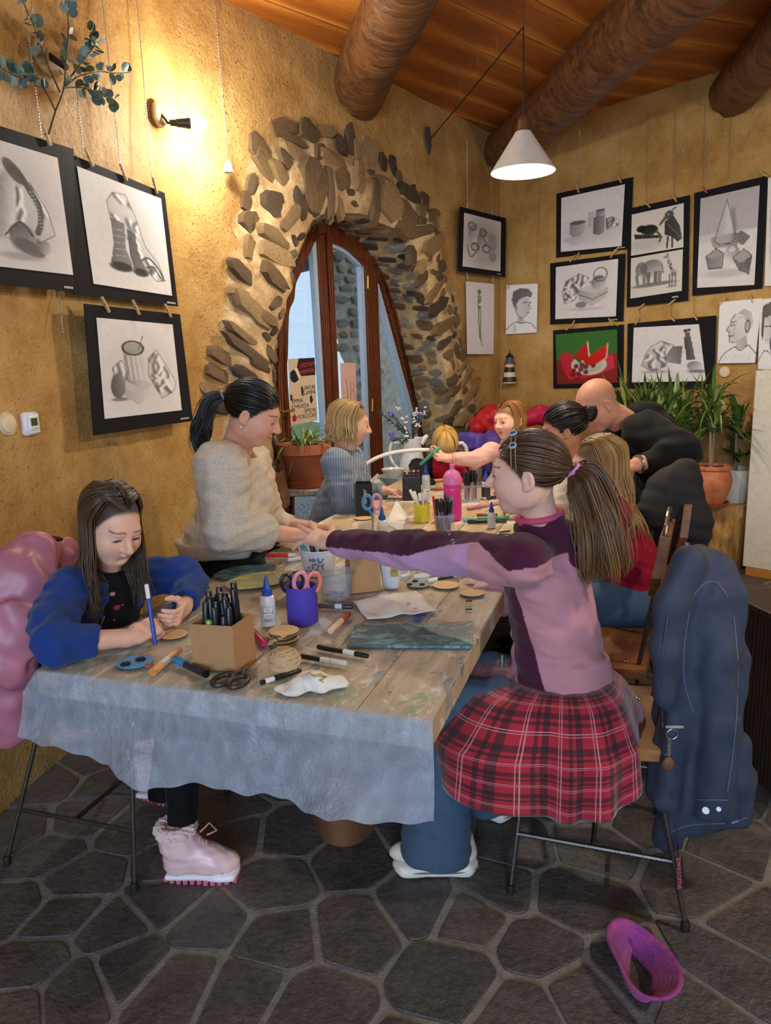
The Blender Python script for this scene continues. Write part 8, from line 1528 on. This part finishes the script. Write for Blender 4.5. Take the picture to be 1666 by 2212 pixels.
def disc(c,r_,label,group=None,mt=None,th=.0036,ear=True,ang=0.0):
 e=empty('wooden_disc',tuple(c),0,label,'wooden disc',group);mb=MB();a=np.arange(28)*2*math.pi/28;mb.lathe([(r_,0),(r_,th*.8)],c,30);under(mb.build('edge',M_EDGE),e);mb=MB();mb.lathe([(r_,th*.8),(r_*.985,th)],c,30,cap0=False,cap1=True)
 if ear:q=c+np.array([math.cos(ang),math.sin(ang),0])*(r_+.003);mb.tube([q+.0055*np.array([math.cos(t),math.sin(t),0])+UP*th*.7 for t in np.linspace(0,6.28,11)[:-1]],.0022,6,closed=True)
 under(mb.build('face',mt or M_PLY),e);return e
dc=Z(613,1387,TS);r=random.Random(3)
for i in range(7):disc(dc+np.array([r.uniform(-.004,.004),r.uniform(-.004,.004),.0052*i]),.0415,['lowest','second lowest','third lowest','middle','third from top','second from top','topmost'][i]+' plain wooden disc of the stack behind the twine','stack of wooden discs',ang=3.6+.2*i)
disc(Z(963,1265,TS),.046,'blank wooden disc with ring joined beside the snowman disc',ang=3.1);disc(Z(1020,1282,TS),.040,'engraved wooden disc at the right table edge',ang=2.0);disc(Z(785,1120,ZT),.047,'wooden disc in front of the black product box',ear=False);disc(Z(856,1066,ZT),.05,'wooden disc left of the black pen block',ear=False)
bd_=disc(Z(291,1432,TS),.046,'sky blue painted disc with two dark snowflakes',mt=plain('sky_paint','4A94C8',.5),ang=-.3)
sd_o=disc(Z(905,1263,TS),.042,'grey painted disc with three dark snowflakes',mt=plain('grey_paint','7E8A8A',.6),ang=0)
def flake(c,s_,parent,hx='14161E'):
 mb=MB()
 for k in range(3):v=np.array([math.cos(k*1.047+.3),math.sin(k*1.047+.3),0])*s_;mb.box(c,(s_,s_*.16,.002),rotz(k*1.047+.3))
 for k in range(6):v=np.array([math.cos(k*1.047+.3),math.sin(k*1.047+.3),0])*s_*.75;mb.box(c+v,(s_*.28,s_*.13,.002),rotz(k*1.047+1.35))
 under(mb.build('snowflake',plain('snowflake_'+hx,hx,.6)),parent)
flake(Z(271,1434,TS+.006),.013,bd_);flake(Z(304,1424,TS+.006),.013,bd_)
for p in((885,1262),(897,1255),(912,1262)):flake(Z(*p,TS+.006),.009,sd_o)
mb=MB();q=Z(322,1437,TS+.003);mb.tube([q+.008*np.array([math.cos(t),math.sin(t),0])for t in np.linspace(0,6.28,13)[:-1]],.0035,6,closed=True);under(mb.build('red_ring',plain('red_paint','B8483A',.6)),bd_)
for i in range(3):mb=MB();q=Z(1013,1298+9*i,TS+.002);mb.bbox((0,0,0),(.010,.0035,.002),.0008);o=mb.build('bee_piece',plain('bee_yellow' if i==1 else 'bee_dark','B8A83A' if i==1 else '2A2A1E',.6));o.location=q;tag(o,['dark bar cut-out, uppermost of three beside the engraved disc','yellow bar cut-out between two dark bars','dark bar cut-out, lowest of three near the table edge'][i],'cut-out')
# twine
tw=Z(616,1452,TS)+UP*.032;e=empty('twine_ball',tuple(tw),0,'ball of jute twine wrapped in clear film','twine');mb=MB();mb.ell(tw,(.040,.036,.032),None,18,12);under(mb.build('core',plain('jute','A8865C',.9)),e);r=random.Random(8);mb=MB()
for i in range(46):ax=nrm((r.gauss(0,.35),r.gauss(0,.35),r.choice((-1,1))*1.0));sx,uy,_=frame(ax);o_=r.uniform(-.7,.7);q=math.sqrt(1-o_*o_);mb.tube([tw+np.array([.041,.037,.033])*(ax*o_+q*(math.cos(t)*sx+math.sin(t)*uy))for t in np.linspace(0,2*math.pi,21)[:-1]],.0013,5,closed=True)
under(mb.build('windings',plain('jute_strand','C2A27A',.9),None,True),e);mb=MB();mb.tube(spline([tw+np.array([-.03,.01,.01]),tw+np.array([-.055,.0,-.01]),tw+np.array([-.06,-.02,-.029]),tw+np.array([-.05,-.045,-.031])],16),.0012,5);under(mb.build('loose_end',plain('jute_strand','C2A27A',.9)),e)
# papers
def sheet(nm,label,quad,hx,mid=None,thick=.001,cat='paper'):
 G_=np.zeros((13,13,3));
 for i in range(13):
  for j in range(13):u,v=j/12,i/12;p=bil(quad,u,v);G_[i,j]=p+UP*((mid(u,v)if mid else 0))
 mb=MB();mb.grid(G_[::-1]);o=mb.build(nm,plain(nm+hx,hx,.8,.03),smooth='all');so=o.modifiers.new('thickness','SOLIDIFY');so.thickness=thick;so.offset=1;return tag(o,label,cat)
fp=sheet('folded_paper','white napkin folded open with two red paint dabs',[Z(760,1297,TS+.003),Z(899,1276,TS+.003),Z(946,1322,TS+.003),Z(794,1341,TS+.003)],'D8D4CE',lambda u,v:.010*max(0,1-abs(u-.47)*6)+.006*math.sin(v*5+u*3)**2)
for p in((883,1303),(897,1314)):mb=MB();mb.ell(Z(*p,TS+.012),(.009,.004,.0012),rotz(.2));under(mb.build('paint_dab',plain('red_dab','B86A5A',.6),None,True),fp)
J=SDF(.012);J.ell(Z(672,1480,TS+.006),(.085,.045,.010),rotz(.15),.02);J.chain([Z(640,1482,TS+.012),Z(690,1470,TS+.022),Z(730,1474,TS+.010)],[.014,.020,.012],.02);J.ell(Z(685,1468,TS+.018),(.045,.035,.015),rotz(-.2),.015);J.half(Z(672,1480,TS),(0,0,-1));J.disp=wrinkle(.004,(40,40,40),22,.002,60)
ts_=tag(J.build('paper_tissue',plain('tissue_white','DAD4CA',.9),None,.004),'crumpled white tissue smeared with green paint at the table front','tissue');tq_=[on_surface(J,x,y,.002,1.2,2.4)for x,y in((668,1452),(680,1460),(692,1458),(704,1463),(690,1470),(698,1474))];mb=MB();mb.tube(tq_,[.003,.006,.007,.006,.006,.003],6,flat=.4);under(mb.build('paint_smear',plain('olive_paint','A8A04E',.6),None,True),ts_)
n=NT('palette_paint');cc_p=hexc('3E5E64')
for i,(hx_,s_,th_)in enumerate((('6E9AA0',9,.50),('2A3430',12,.56),('8A6E4A',14,.60),('9AB0A0',18,.62),('B06A8A',7,.66),('C89A4A',11,.68))):
 mp=n.node('ShaderNodeMapping');n.L(n.co(),mp.inputs[0]);mp.inputs['Location'].default_value=(i*4.1,i*2.3,0);mp.inputs['Scale'].default_value=(1,1.8,1);f_=n.noise(s_,5,.7,mp.outputs[0],1.0);cc_p=n.mix(n.ramp(f_,[(th_,(0,0,0)),(th_+.06,(.9,)*3)]),cc_p,hexc(hx_))
n.set(color=cc_p,rough=.3);n.bump(n.noise(60,5,.7),.5,.006);M_PAL=n.mat
qd=[Z(767,1355,TS),Z(1022,1347,TS),Z(1023,1401,TS),Z(750,1399,TS)];mb=MB();mb.add(qd+[p+UP*.007 for p in qd],[(0,1,2,3),(7,6,5,4),(0,4,5,1),(1,5,6,2),(2,6,7,3),(3,7,4,0)]);tag(mb.build('palette_board',M_PAL),'rectangular board crusted with turquoise paint','palette')
n=NT('palette_bright');cc_p=hexc('A8A07E')
for i,(hx_,s_,th_)in enumerate((('C8C04A',8,.48),('8EA06A',10,.54),('B0C4CC',13,.58),('A86A4A',9,.64),('5E6A7A',15,.62))):
 mp=n.node('ShaderNodeMapping');n.L(n.co(),mp.inputs[0]);mp.inputs['Location'].default_value=(i*3.1,i*5.3,0);f_=n.noise(s_,5,.7,mp.outputs[0],1.0);cc_p=n.mix(n.ramp(f_,[(th_,(0,0,0)),(th_+.06,(.9,)*3)]),cc_p,hexc(hx_))
n.set(color=cc_p,rough=.3);n.bump(n.noise(60,5,.7),.4,.005);M_PAL2=n.mat
for i,(cx,cy,rx,ry,rt,lb)in enumerate(((566,1256,.135,.085,.35,'kidney-shaped palette smeared with yellow and green paint'),(530,1236,.12,.075,.3,'kidney-shaped palette half under the yellow one, by the trousers'))):
 c=Z(cx,cy,TS+.001-.0*i);out=[(rx*math.cos(a)*(1-.10*math.exp(-((a-.7)/.35)**2)),ry*math.sin(a)*(1-.30*math.exp(-((a-.7)/.4)**2)))for a in np.linspace(0,2*math.pi,41)[:-1]];R2=rotz(rt+.3)[:2,:2];out=np.array(out)@R2 .T;hole=np.array([.045,.025])@R2 .T;hl=[(hole[0]+.018*math.cos(a),hole[1]+.013*math.sin(a))for a in np.linspace(0,2*math.pi,41)[:-1]];o3,h3=np.array(out),np.array(hl)
 V=[(*p,z)for z in(0,.005)for p in o3]+[(*p,z)for z in(0,.005)for p in h3];Fs=[]
 for k in range(40):k2=(k+1)%40;Fs+=[(k,k2,40+k2,40+k),(40+k,40+k2,120+k2,120+k),(k2,k,80+k,80+k2),(80+k2,80+k,120+k,120+k2)]
 mb=MB();mb.add(np.array(V),Fs);o=mb.build('paint_palette',M_PAL2 if i==0 else M_PAL);o.location=c-(UP*.0055 if i else 0)+(UP*.0062 if True else 0);tag(o,lb,'palette')
 # floral pot, kraft bag, tea cup
fpz=Z(690,1238,TS);e=cup('floral_pot','white tin pot with lilac flower print under the reaching hand',fpz,[(.052,0),(.054,.002),(.068,.090),(.071,.092),(.071,.096),(.066,.096),(.052,.006)],plain('white_tin','D4D8DC',.35),'pot');f_=nrm((CAM-fpz)*np.array([1,1,0]));x_=np.cross(UP,f_);r=random.Random(2)
for i in range(34):a=r.uniform(-.9,.3);z_=r.uniform(.02,.07);rr_=.0545+(.068-.054)*z_/.09;p=fpz+(f_*math.cos(a)+x_*math.sin(a))*rr_+UP*z_;mb=MB();mb.ell(p,.0038 if i<24 else.005,None,8,5);under(mb.build('printed_petal' if i<24 else 'printed_leaf',PLA('7A6AA8' if i<24 else '5A8A6A',.6),None,True),e)
for i,(hx_,dx,dy)in enumerate((('17181A',.01,0),('2AA0A8',-.04,-.02),('17181A',-.02,.02),('1E1E22',.03,.02))):pen(fpz+np.array([dx*.5,dy*.5,.006]),fpz+np.array([dx*1.4,dy*1.4,.115]),.009,'17181A',hx_,['black marker in the floral pot under the palm','teal-capped marker in the floral pot','black marker at the back of the floral pot','black marker at the right in the floral pot'][i])
kb=Z(785,1272,TS);kr=rotz(.25);mb=MB();mb.box(kb+UP*.058,(.052,.040,.058),kr,taper=.96);e=tag(mb.build('kraft_bag',plain('kraft_card','A87E52',.8,.06,40)),'brown kraft paper bag standing behind the clear tub','paper bag')
tcp=Z(846,1268,TS);e=cup('tea_cup','white tapered cup with a mustard tea tag',tcp,[(.026,0),(.028,.002),(.040,.085),(.043,.110),(.040,.110),(.027,.006)],plain('white_china','D6D6D4',.25),'cup');f_=nrm((CAM-tcp)*np.array([1,1,0]));x_=np.cross(UP,f_);tg_=tcp+f_*.0385+UP*.062+x_*.010;mb=MB();mb.box(tg_,(.013,.0006,.015),np.stack([x_,-f_,UP],1));mb.tube([tg_+UP*.015,tg_+UP*.048+f_*.004],.0006,4);under(mb.build('tea_tag',PLA('A88A2E',.6)),e);text_mesh('TEA',.011,M4(tg_+f_*.0012+UP*.004,x_,UP),PLA('3A2E10',.6),e,'tag_lettering');mb=MB();mb.tube(spline([tcp+x_*.036+UP*.085,tcp+x_*.060+UP*.080,tcp+x_*.058+UP*.045,tcp+x_*.033+UP*.038],12),.005,8);under(mb.build('handle',plain('white_china','D6D6D4',.25),None,True),e)
# ---- far half of the table
bc0=Z(786,1112,ZT);br_=rotz(math.radians(8));e=empty('product_box',tuple(bc0),0,'open black product box with white script and raised flaps','box');hw,hd,hh_=.042,.040,.165;mk2=plain('black_gloss_card','141013',.3);mk3=plain('teal_print','3E6A70',.35,.3,14)
for i,(cx,cy,sx_,sy_,mt)in enumerate(((0,-hd,hw,.001,mk2),(0,hd,hw,.001,mk2),(-hw,0,.001,hd,mk3),(hw,0,.001,hd,mk2))):mb=MB();mb.box(bc0+br_@np.array([cx,cy,hh_/2]),(sx_,sy_,hh_/2),br_);under(mb.build('box_side',mt),e)
mi_=plain('box_inside','B8B4AE',.8)
for a,b,c,d in(((-hw,-hd),(-hw,hd),(-.065,.0),0),((hw,-hd),(hw,hd),(.075,.035),1)):p1,p2=bc0+br_@np.array([*a,hh_]),bc0+br_@np.array([*b,hh_]);off=br_@np.array([.012 if d==0 else.040,0,.042 if d==0 else.036]);mb=MB();mb.add([p1,p2,p2+off,p1+off],[(0,1,2,3)]);o=under(mb.build('flap',mi_),e);so=o.modifiers.new('thickness','SOLIDIFY');so.thickness=.0012
text_mesh('Manger',.030,M4(bc0+br_@np.array([.004,-hd-.0015,.09]),UP,-(br_@np.array([1.,0,0]))),PLA('D8D4D0',.5),e,'script_lettering',0,.35)
yc=Z(912,1126,ZT);cup('yellow_cup','translucent yellow cup holding white pens',yc,[(.036,0),(.039,.003),(.037,.05),(.041,.088),(.039,.088),(.035,.006)],M_YEL,'cup')
for i,(dx,dy,hx_,cp)in enumerate(((-.055,0,'D8D0C0','E6E2DA'),(-.035,.01,'D8D4CC','E6E2DA'),(-.010,.012,'C0562E','E6E2DA'),(.016,0,'D8D4CC','E6E2DA'),(.045,-.004,'D0B49A','E0D8CC'),(.03,.015,'6A2A2E','D8D0C8'))):pen(yc+np.array([-dx*.25,0,.006]),yc+np.array([dx,dy,.155-.01*(i%3)]),.007,hx_,cp,['white pen leaning far left in the yellow cup','white pen second from left in the yellow cup','rust-red pen with white cap in the yellow cup','white pen upright in the yellow cup','beige pen leaning right in the yellow cup','maroon pen in the yellow cup'][i],.28)
def sqtub(c,w_,h_,label,ang=.2,grp=None,pens=12,seed=1,dark=True,lbl='black pen standing in the clear tub'):
 e=empty('pen_tub',tuple(c),ang,label,'tub');mb=MB();a=np.arange(32)*2*math.pi/32;rr=(np.abs(np.cos(a))**5+np.abs(np.sin(a))**5)**-.2
 for s0,z0,s1,z1 in((.86,.002,1,h_),(1.05,h_-.012,1.06,h_)):
  Gm=np.array([np.stack([np.cos(a)*rr*w_*s,np.sin(a)*rr*w_*s,np.full(32,z)],1)for s,z in((s0,z0),(s1,z1))]);mb.grid(Gm,cu=True)
 mb.add(np.stack([np.cos(a)*rr*w_*.86,np.sin(a)*rr*w_*.86,np.full(32,.002)],1),[tuple(range(31,-1,-1))]);mb.build('tub_wall',M_CLEAR,e,True);r=random.Random(seed)
 for i in range(pens):
  b=c+rotz(ang)@np.array([r.uniform(-.6,.6)*w_,r.uniform(-.6,.6)*w_,.008]);t=b+np.array([r.uniform(-.02,.02),r.uniform(-.02,.02),h_+r.uniform(.04,.065)]);q=r.choice((('17181A','17181A'),)*6+(('7A5AB0','17181A'),('3A8AC0','17181A'),('C88A7A','17181A')));pen(b,t,.0058,q[0],q[1],lbl,.4,grp)
sqtub(Z(960,1150,ZT),.042,.085,'clear tub crammed with black pens behind the reaching arm',.2,'pens in the near clear tub',16,1,lbl='pen with dark cap in the tub behind the reaching arm');pen(Z(945,1145,ZT+.01),W(936,1072,Z(945,1145,ZT)[1]),.006,'C82A2A','C82A2A','red pen at the left in the tub behind the arm');pen(Z(965,1140,ZT+.01),W(962,1066,Z(965,1140,ZT)[1]),.006,'2A3AA0','2A3AA0','blue-capped pen in the tub behind the arm');pen(Z(972,1140,ZT+.01),W(971,1072,Z(972,1140,ZT)[1]),.006,'2A7A6E','2A7A6E','green-capped pen in the tub behind the arm')
sqtub(Z(1014,1082,ZT),.062,.095,'far clear tub of dark markers beside the pink bottle',.15,'pens in the far clear tub',14,2,lbl='dark marker in the far clear tub')
bt=Z(978,1122,ZT);e=empty('water_bottle',tuple(bt),0,'hot pink sports bottle with domed lid','bottle');mb=MB();mb.lathe([(.040,0),(.044,.004),(.044,.11),(.041,.12),(.041,.13),(.044,.14),(.044,.150),(.041,.158),(.044,.166),(.044,.176)],bt,28,cap1=True);under(mb.build('bottle_body',plain('pink_plastic','D83A94',.3),None,True),e);mb=MB();mb.lathe([(.046,.174),(.046,.192),(.042,.212),(.030,.232),(.014,.242),(.011,.246),(.011,.258),(.013,.262),(.012,.268)],bt,28,cap1=True);under(mb.build('bottle_lid',plain('pink_lid','E07AB0',.35),None,True),e)
pbk=Z(890,1078,ZT);e=empty('pen_block',tuple(pbk),0,'black desk block with slots full of pens','pen holder');mb=MB();mb.bbox(pbk+UP*.065,(.05,.04,.065),.004);under(mb.build('block_body',plain('black_block','0E0E10',.5)),e)
for i in range(4):mb=MB();mb.bbox(pbk+np.array([-.036+.024*i,-.025,.136]),(.010,.012,.010),.003);under(mb.build('slot_collar',plain('black_block','0E0E10',.5)),e);pen(pbk+np.array([-.036+.024*i,-.02,.132]),pbk+np.array([-.036+.024*i,-.018,.165]),.008,'2A2A2C',['D08A5A','B06A5A','C8A070','A84A3A'][i],['tan-ended pen in the first slot of the pen block','rosy-ended pen in the second slot of the pen block','sand-ended pen in the third slot of the pen block','red-ended pen in the last slot of the pen block'][i],.3)
pcup=Z(1028,1045,ZT);cup('plastic_cup','thin clear beaker with coloured felt pens near the far end',pcup,[(.032,0),(.034,.002),(.042,.105),(.0405,.105),(.032,.004)],M_CLEAR,'cup')
for i,(dx,hx_)in enumerate(((-.025,'8A2A4A'),(-.015,'B03A5A'),(.0,'E07A3A'),(.012,'6A3A7A'),(.024,'4A4440'))):pen(pcup+np.array([dx*.5,0,.006]),pcup+np.array([dx*1.3,.01*(i%2),.15]),.0075,hx_,hx_,['wine-red felt pen, leftmost in the beaker','crimson felt pen in the beaker','orange felt pen in the beaker','purple felt pen in the beaker','grey felt pen, rightmost in the beaker'][i])
scissors(Z(806,1152,ZT)+UP*.075,(.0,.05,-1),(.2,-1,0),1.25,'C890A8','pink and blue scissors standing behind the plum sleeve','3A8AC0');gh=Z(792,1165,ZT);cup('glass_jar','pale glass jar holding the pink and blue scissors',gh,[(.030,0),(.034,.004),(.034,.07),(.032,.07),(.030,.006)],M_CLEAR,'jar')
sheet('paper_tent','white paper folded into a little tent on the table',[Z(830,1132,ZT),Z(858,1112,ZT)+UP*.075,Z(880,1120,ZT)+UP*.02,Z(868,1150,ZT)],'DCD8D2',lambda u,v:.0)
tb2=Z(862,1160,ZT);sq_=MB();sq_.box(tb2+UP*.03,(.045,.035,.03),rotz(.2));tag(sq_.build('clear_box',M_CLEAR),'shallow clear plastic box below the paper tent','box')
# bits of clutter on the far half
r=random.Random(21)
for i in range(14):a_,b_=r.uniform(2.9,4.4),r.uniform(-.75,-.42);mb=MB();mb.bbox((0,0,0),(r.uniform(.012,.03),r.uniform(.004,.008),.0012),.0005);o=mb.build('paper_scrap',plain('scrap',r.choice(('2A2422','6A5040','C8B89A','B8B4AC')),.8));o.location=T3(a_,b_,ZT+.0014);o.rotation_euler=(0,0,r.uniform(0,3));tag(o,'small cut-out scrap on the far right half of the table','scrap','cut-out scraps on the far table half')
# pens in hands
tips=g.tips;hp_=Z(326,1362,TS+.004);pen(W(335,1385,1.93)*np.array([1,1,0])+UP*(TS+.002),W(316,1262,1.985),.0062,'24409A','DCDCDC','blue pen with white cap in the drawing girl\'s hand',.24,name='pen',cat='pen')
pen(W(908,1004,4.22),W(950,966,4.27),.011,'1F7A58','2A8E68','green pen held out by the girl at the far end',name='pen',cat='pen')
od=disc(Z(375,1372,TS),.040,'wooden disc being drawn on under the girl\'s hands',ear=False)
# ---- bowls, jug, bouquet, spider plant, aloe
bw=W(852,1045,4.86);bw[2]=.70
for i,(rr_,z_,lb)in enumerate(((.115,0,'wide white bowl, lower of two on the side table'),(.085,.045,'small white bowl of grains stacked on the wide bowl'))):e=cup('bowl',lb,bw+UP*z_,[(rr_*.45,0),(rr_*.5,.005),(rr_*.85,.04),(rr_,.065),(rr_*.95,.065),(rr_*.8,.04),(rr_*.4,.012)],plain('white_china','D6D6D4',.25),'bowl')
mb=MB();mb.lathe([(.062,.094),(.06,.10),(.02,.104)],bw,20,cap1=True);under(mb.build('grains',plain('oat_grains','B89A7A',.9,.3,120,.6,150)),e)
jg=W(892,1060,5.12);jg[2]=.70;e=empty('enamel_jug',tuple(jg),0,'white enamel jug with handle by the door','jug');wm=plain('white_enamel','E6E4DE',.35);mb=MB();mb.lathe([(.085,0),(.09,.01),(.085,.12),(.070,.20),(.066,.24),(.080,.285),(.076,.285),(.062,.24)],jg,30);under(mb.build('jug_body',wm,None,True),e);mb=MB();mb.tube(spline([jg+np.array([-.07,0,.25]),jg+np.array([-.14,0,.25]),jg+np.array([-.15,0,.15]),jg+np.array([-.09,0,.06])],16),.010,8);under(mb.build('handle',wm,None,True),e);mb=MB();mb.tube([jg+np.array([.06,0,.25]),jg+np.array([.11,0,.30])],[.03,.012],10);under(mb.build('spout',wm,None,True),e)
e=empty('winter_bouquet',tuple(jg+UP*.28),0,'bouquet of fir twigs, dried flowers and lilac blooms in the jug','bouquet');r=random.Random(31);fm=[plain('fir_green','2E4A2E',.7),plain('dry_stem','6A5644',.8),plain('pale_bud','D8D0C8',.7),plain('lilac_bloom','6E66A8',.7),plain('blue_green','5E7A70',.7)]
for i in range(9):
 tip=W(r.uniform(815,905),r.uniform(880,960),5.05+r.uniform(-.1,.1))if i<6 else W(r.uniform(900,950),r.uniform(870,940),5.1);b0_=jg+UP*.25;P=spline([b0_,b0_*.5+tip*.5+UP*.02,tip],12);mb=MB();mb.tube(P,.003,5)
 if i<6:
  for k in range(3,12):
   for q in range(6):t=nrm(P[min(k+1,11)]-P[k-1]);v=nrm(np.cross(t,np.array([r.gauss(0,1),r.gauss(0,1),r.gauss(0,1)])));mb.tube([P[k],P[k]+(v*.8+t*.5)*.028],[.0022,.0008],4)
  under(mb.build('fir_twig',fm[0],None,True),e)
 else:
  for k in range(4,12):mb.ell(P[k]+np.array([r.uniform(-.02,.02),r.uniform(-.02,.02),r.uniform(-.01,.02)]),(.012,.010,.006),None,8,5)
  under(mb.build('eucalyptus_twig',fm[4],None,True),e)
for i in range(12):tip=W(r.uniform(845,930),r.uniform(870,950),5.0);mb=MB();mb.tube([jg+UP*.26,tip],.0015,4);st_=under(mb.build('flower_stem',fm[1]),e);mb=MB();[mb.ell(tip+np.array([r.gauss(0,.012),r.gauss(0,.012),r.gauss(0,.012)]),.008 if i%4 else.012,None,8,5)for q in range(5)];under(mb.build('blossom',fm[2]if i%4 else fm[3],None,True),st_)
tpz=pst+UP*.0;pot('large_terracotta_pot','large terracotta pot of spider plant on the tall stool',tpz,[(.095,.02),(.105,.03),(.145,.20),(.150,.205),(.165,.21),(.168,.27),(.160,.272),(.150,.25)],plain('terracotta_plain','A8603E',.75,.12,10),[(.105,0),(.118,.004),(.13,.045),(.122,.045),(.11,.02)],soil_r=.150,soil_z=.25)
sp_=plant('spider_plant','spider plant with striped arching leaves in the large pot',tpz+UP*.25,46,.34,.018,(15,82),(.25,1.1),0,5,(2,2,0),.05,wall=NA)
al=W(605,1180,3.8);al[2]=0;plant('aloe_plant','aloe with long arching leaves on the floor behind the sweater woman',al+UP*.42,16,.46,.030,(10,70),(.2,.8),0,6,(1,0),.03,wall=nrm((.95,-.3,0)));pot('grey_pot','grey floor pot of the arching aloe',al,[(.12,0),(.17,.38),(.175,.42),(.165,.42),(.15,.36)],plain('grey_clay','6A6660',.8),soil_r=.155,soil_z=.40)
# ---- knitted band on the floor
c=Z(1384,2118)+UP*.03;NTt,NW=90,14;G=np.zeros((NTt,NW,3));ax1=nrm(Z(1430,2180)-Z(1345,1990));ax2=np.array([-ax1[1],ax1[0],0])
for i in range(NTt):
 t=2*math.pi*i/NTt;p=c+ax1*.098*math.cos(t)+ax2*.050*math.sin(t)*(1+.12*math.cos(t));tw_=.55+.5*math.sin(t+.6)+.9*math.exp(-((t-4.0)/.7)**2);rad_=nrm(ax1*math.cos(t)*.5+ax2*math.sin(t))
 for j in range(NW):q=(j/(NW-1)-.5)*.072;G[i,j]=p+UP*(q*math.cos(tw_)*.9)+rad_*q*math.sin(tw_)+rad_*.0022*(1 if j%2 else-1)+UP*.012*math.sin(t*2)
G[...,2]-=G[...,2].min()-.003
n=NT('magenta_knit');n.set(color=n.ramp(n.noise(30,5,.7,n.map((1,1,3))),[(.3,hexc('6E2E80')),(.5,hexc('9A3A86')),(.7,hexc('B04E6E'))]),rough=.95,sheen=.1);n.bump(n.noise(350,3),.5,.004)
mb=MB();mb.grid(np.concatenate([G,G[:1]]));o=mb.build('knitted_headband',n.mat,smooth='all');so=o.modifiers.new('thickness','SOLIDIFY');so.thickness=.006;tag(o,'magenta ribbed knitted headband lying on the stone floor','headband')
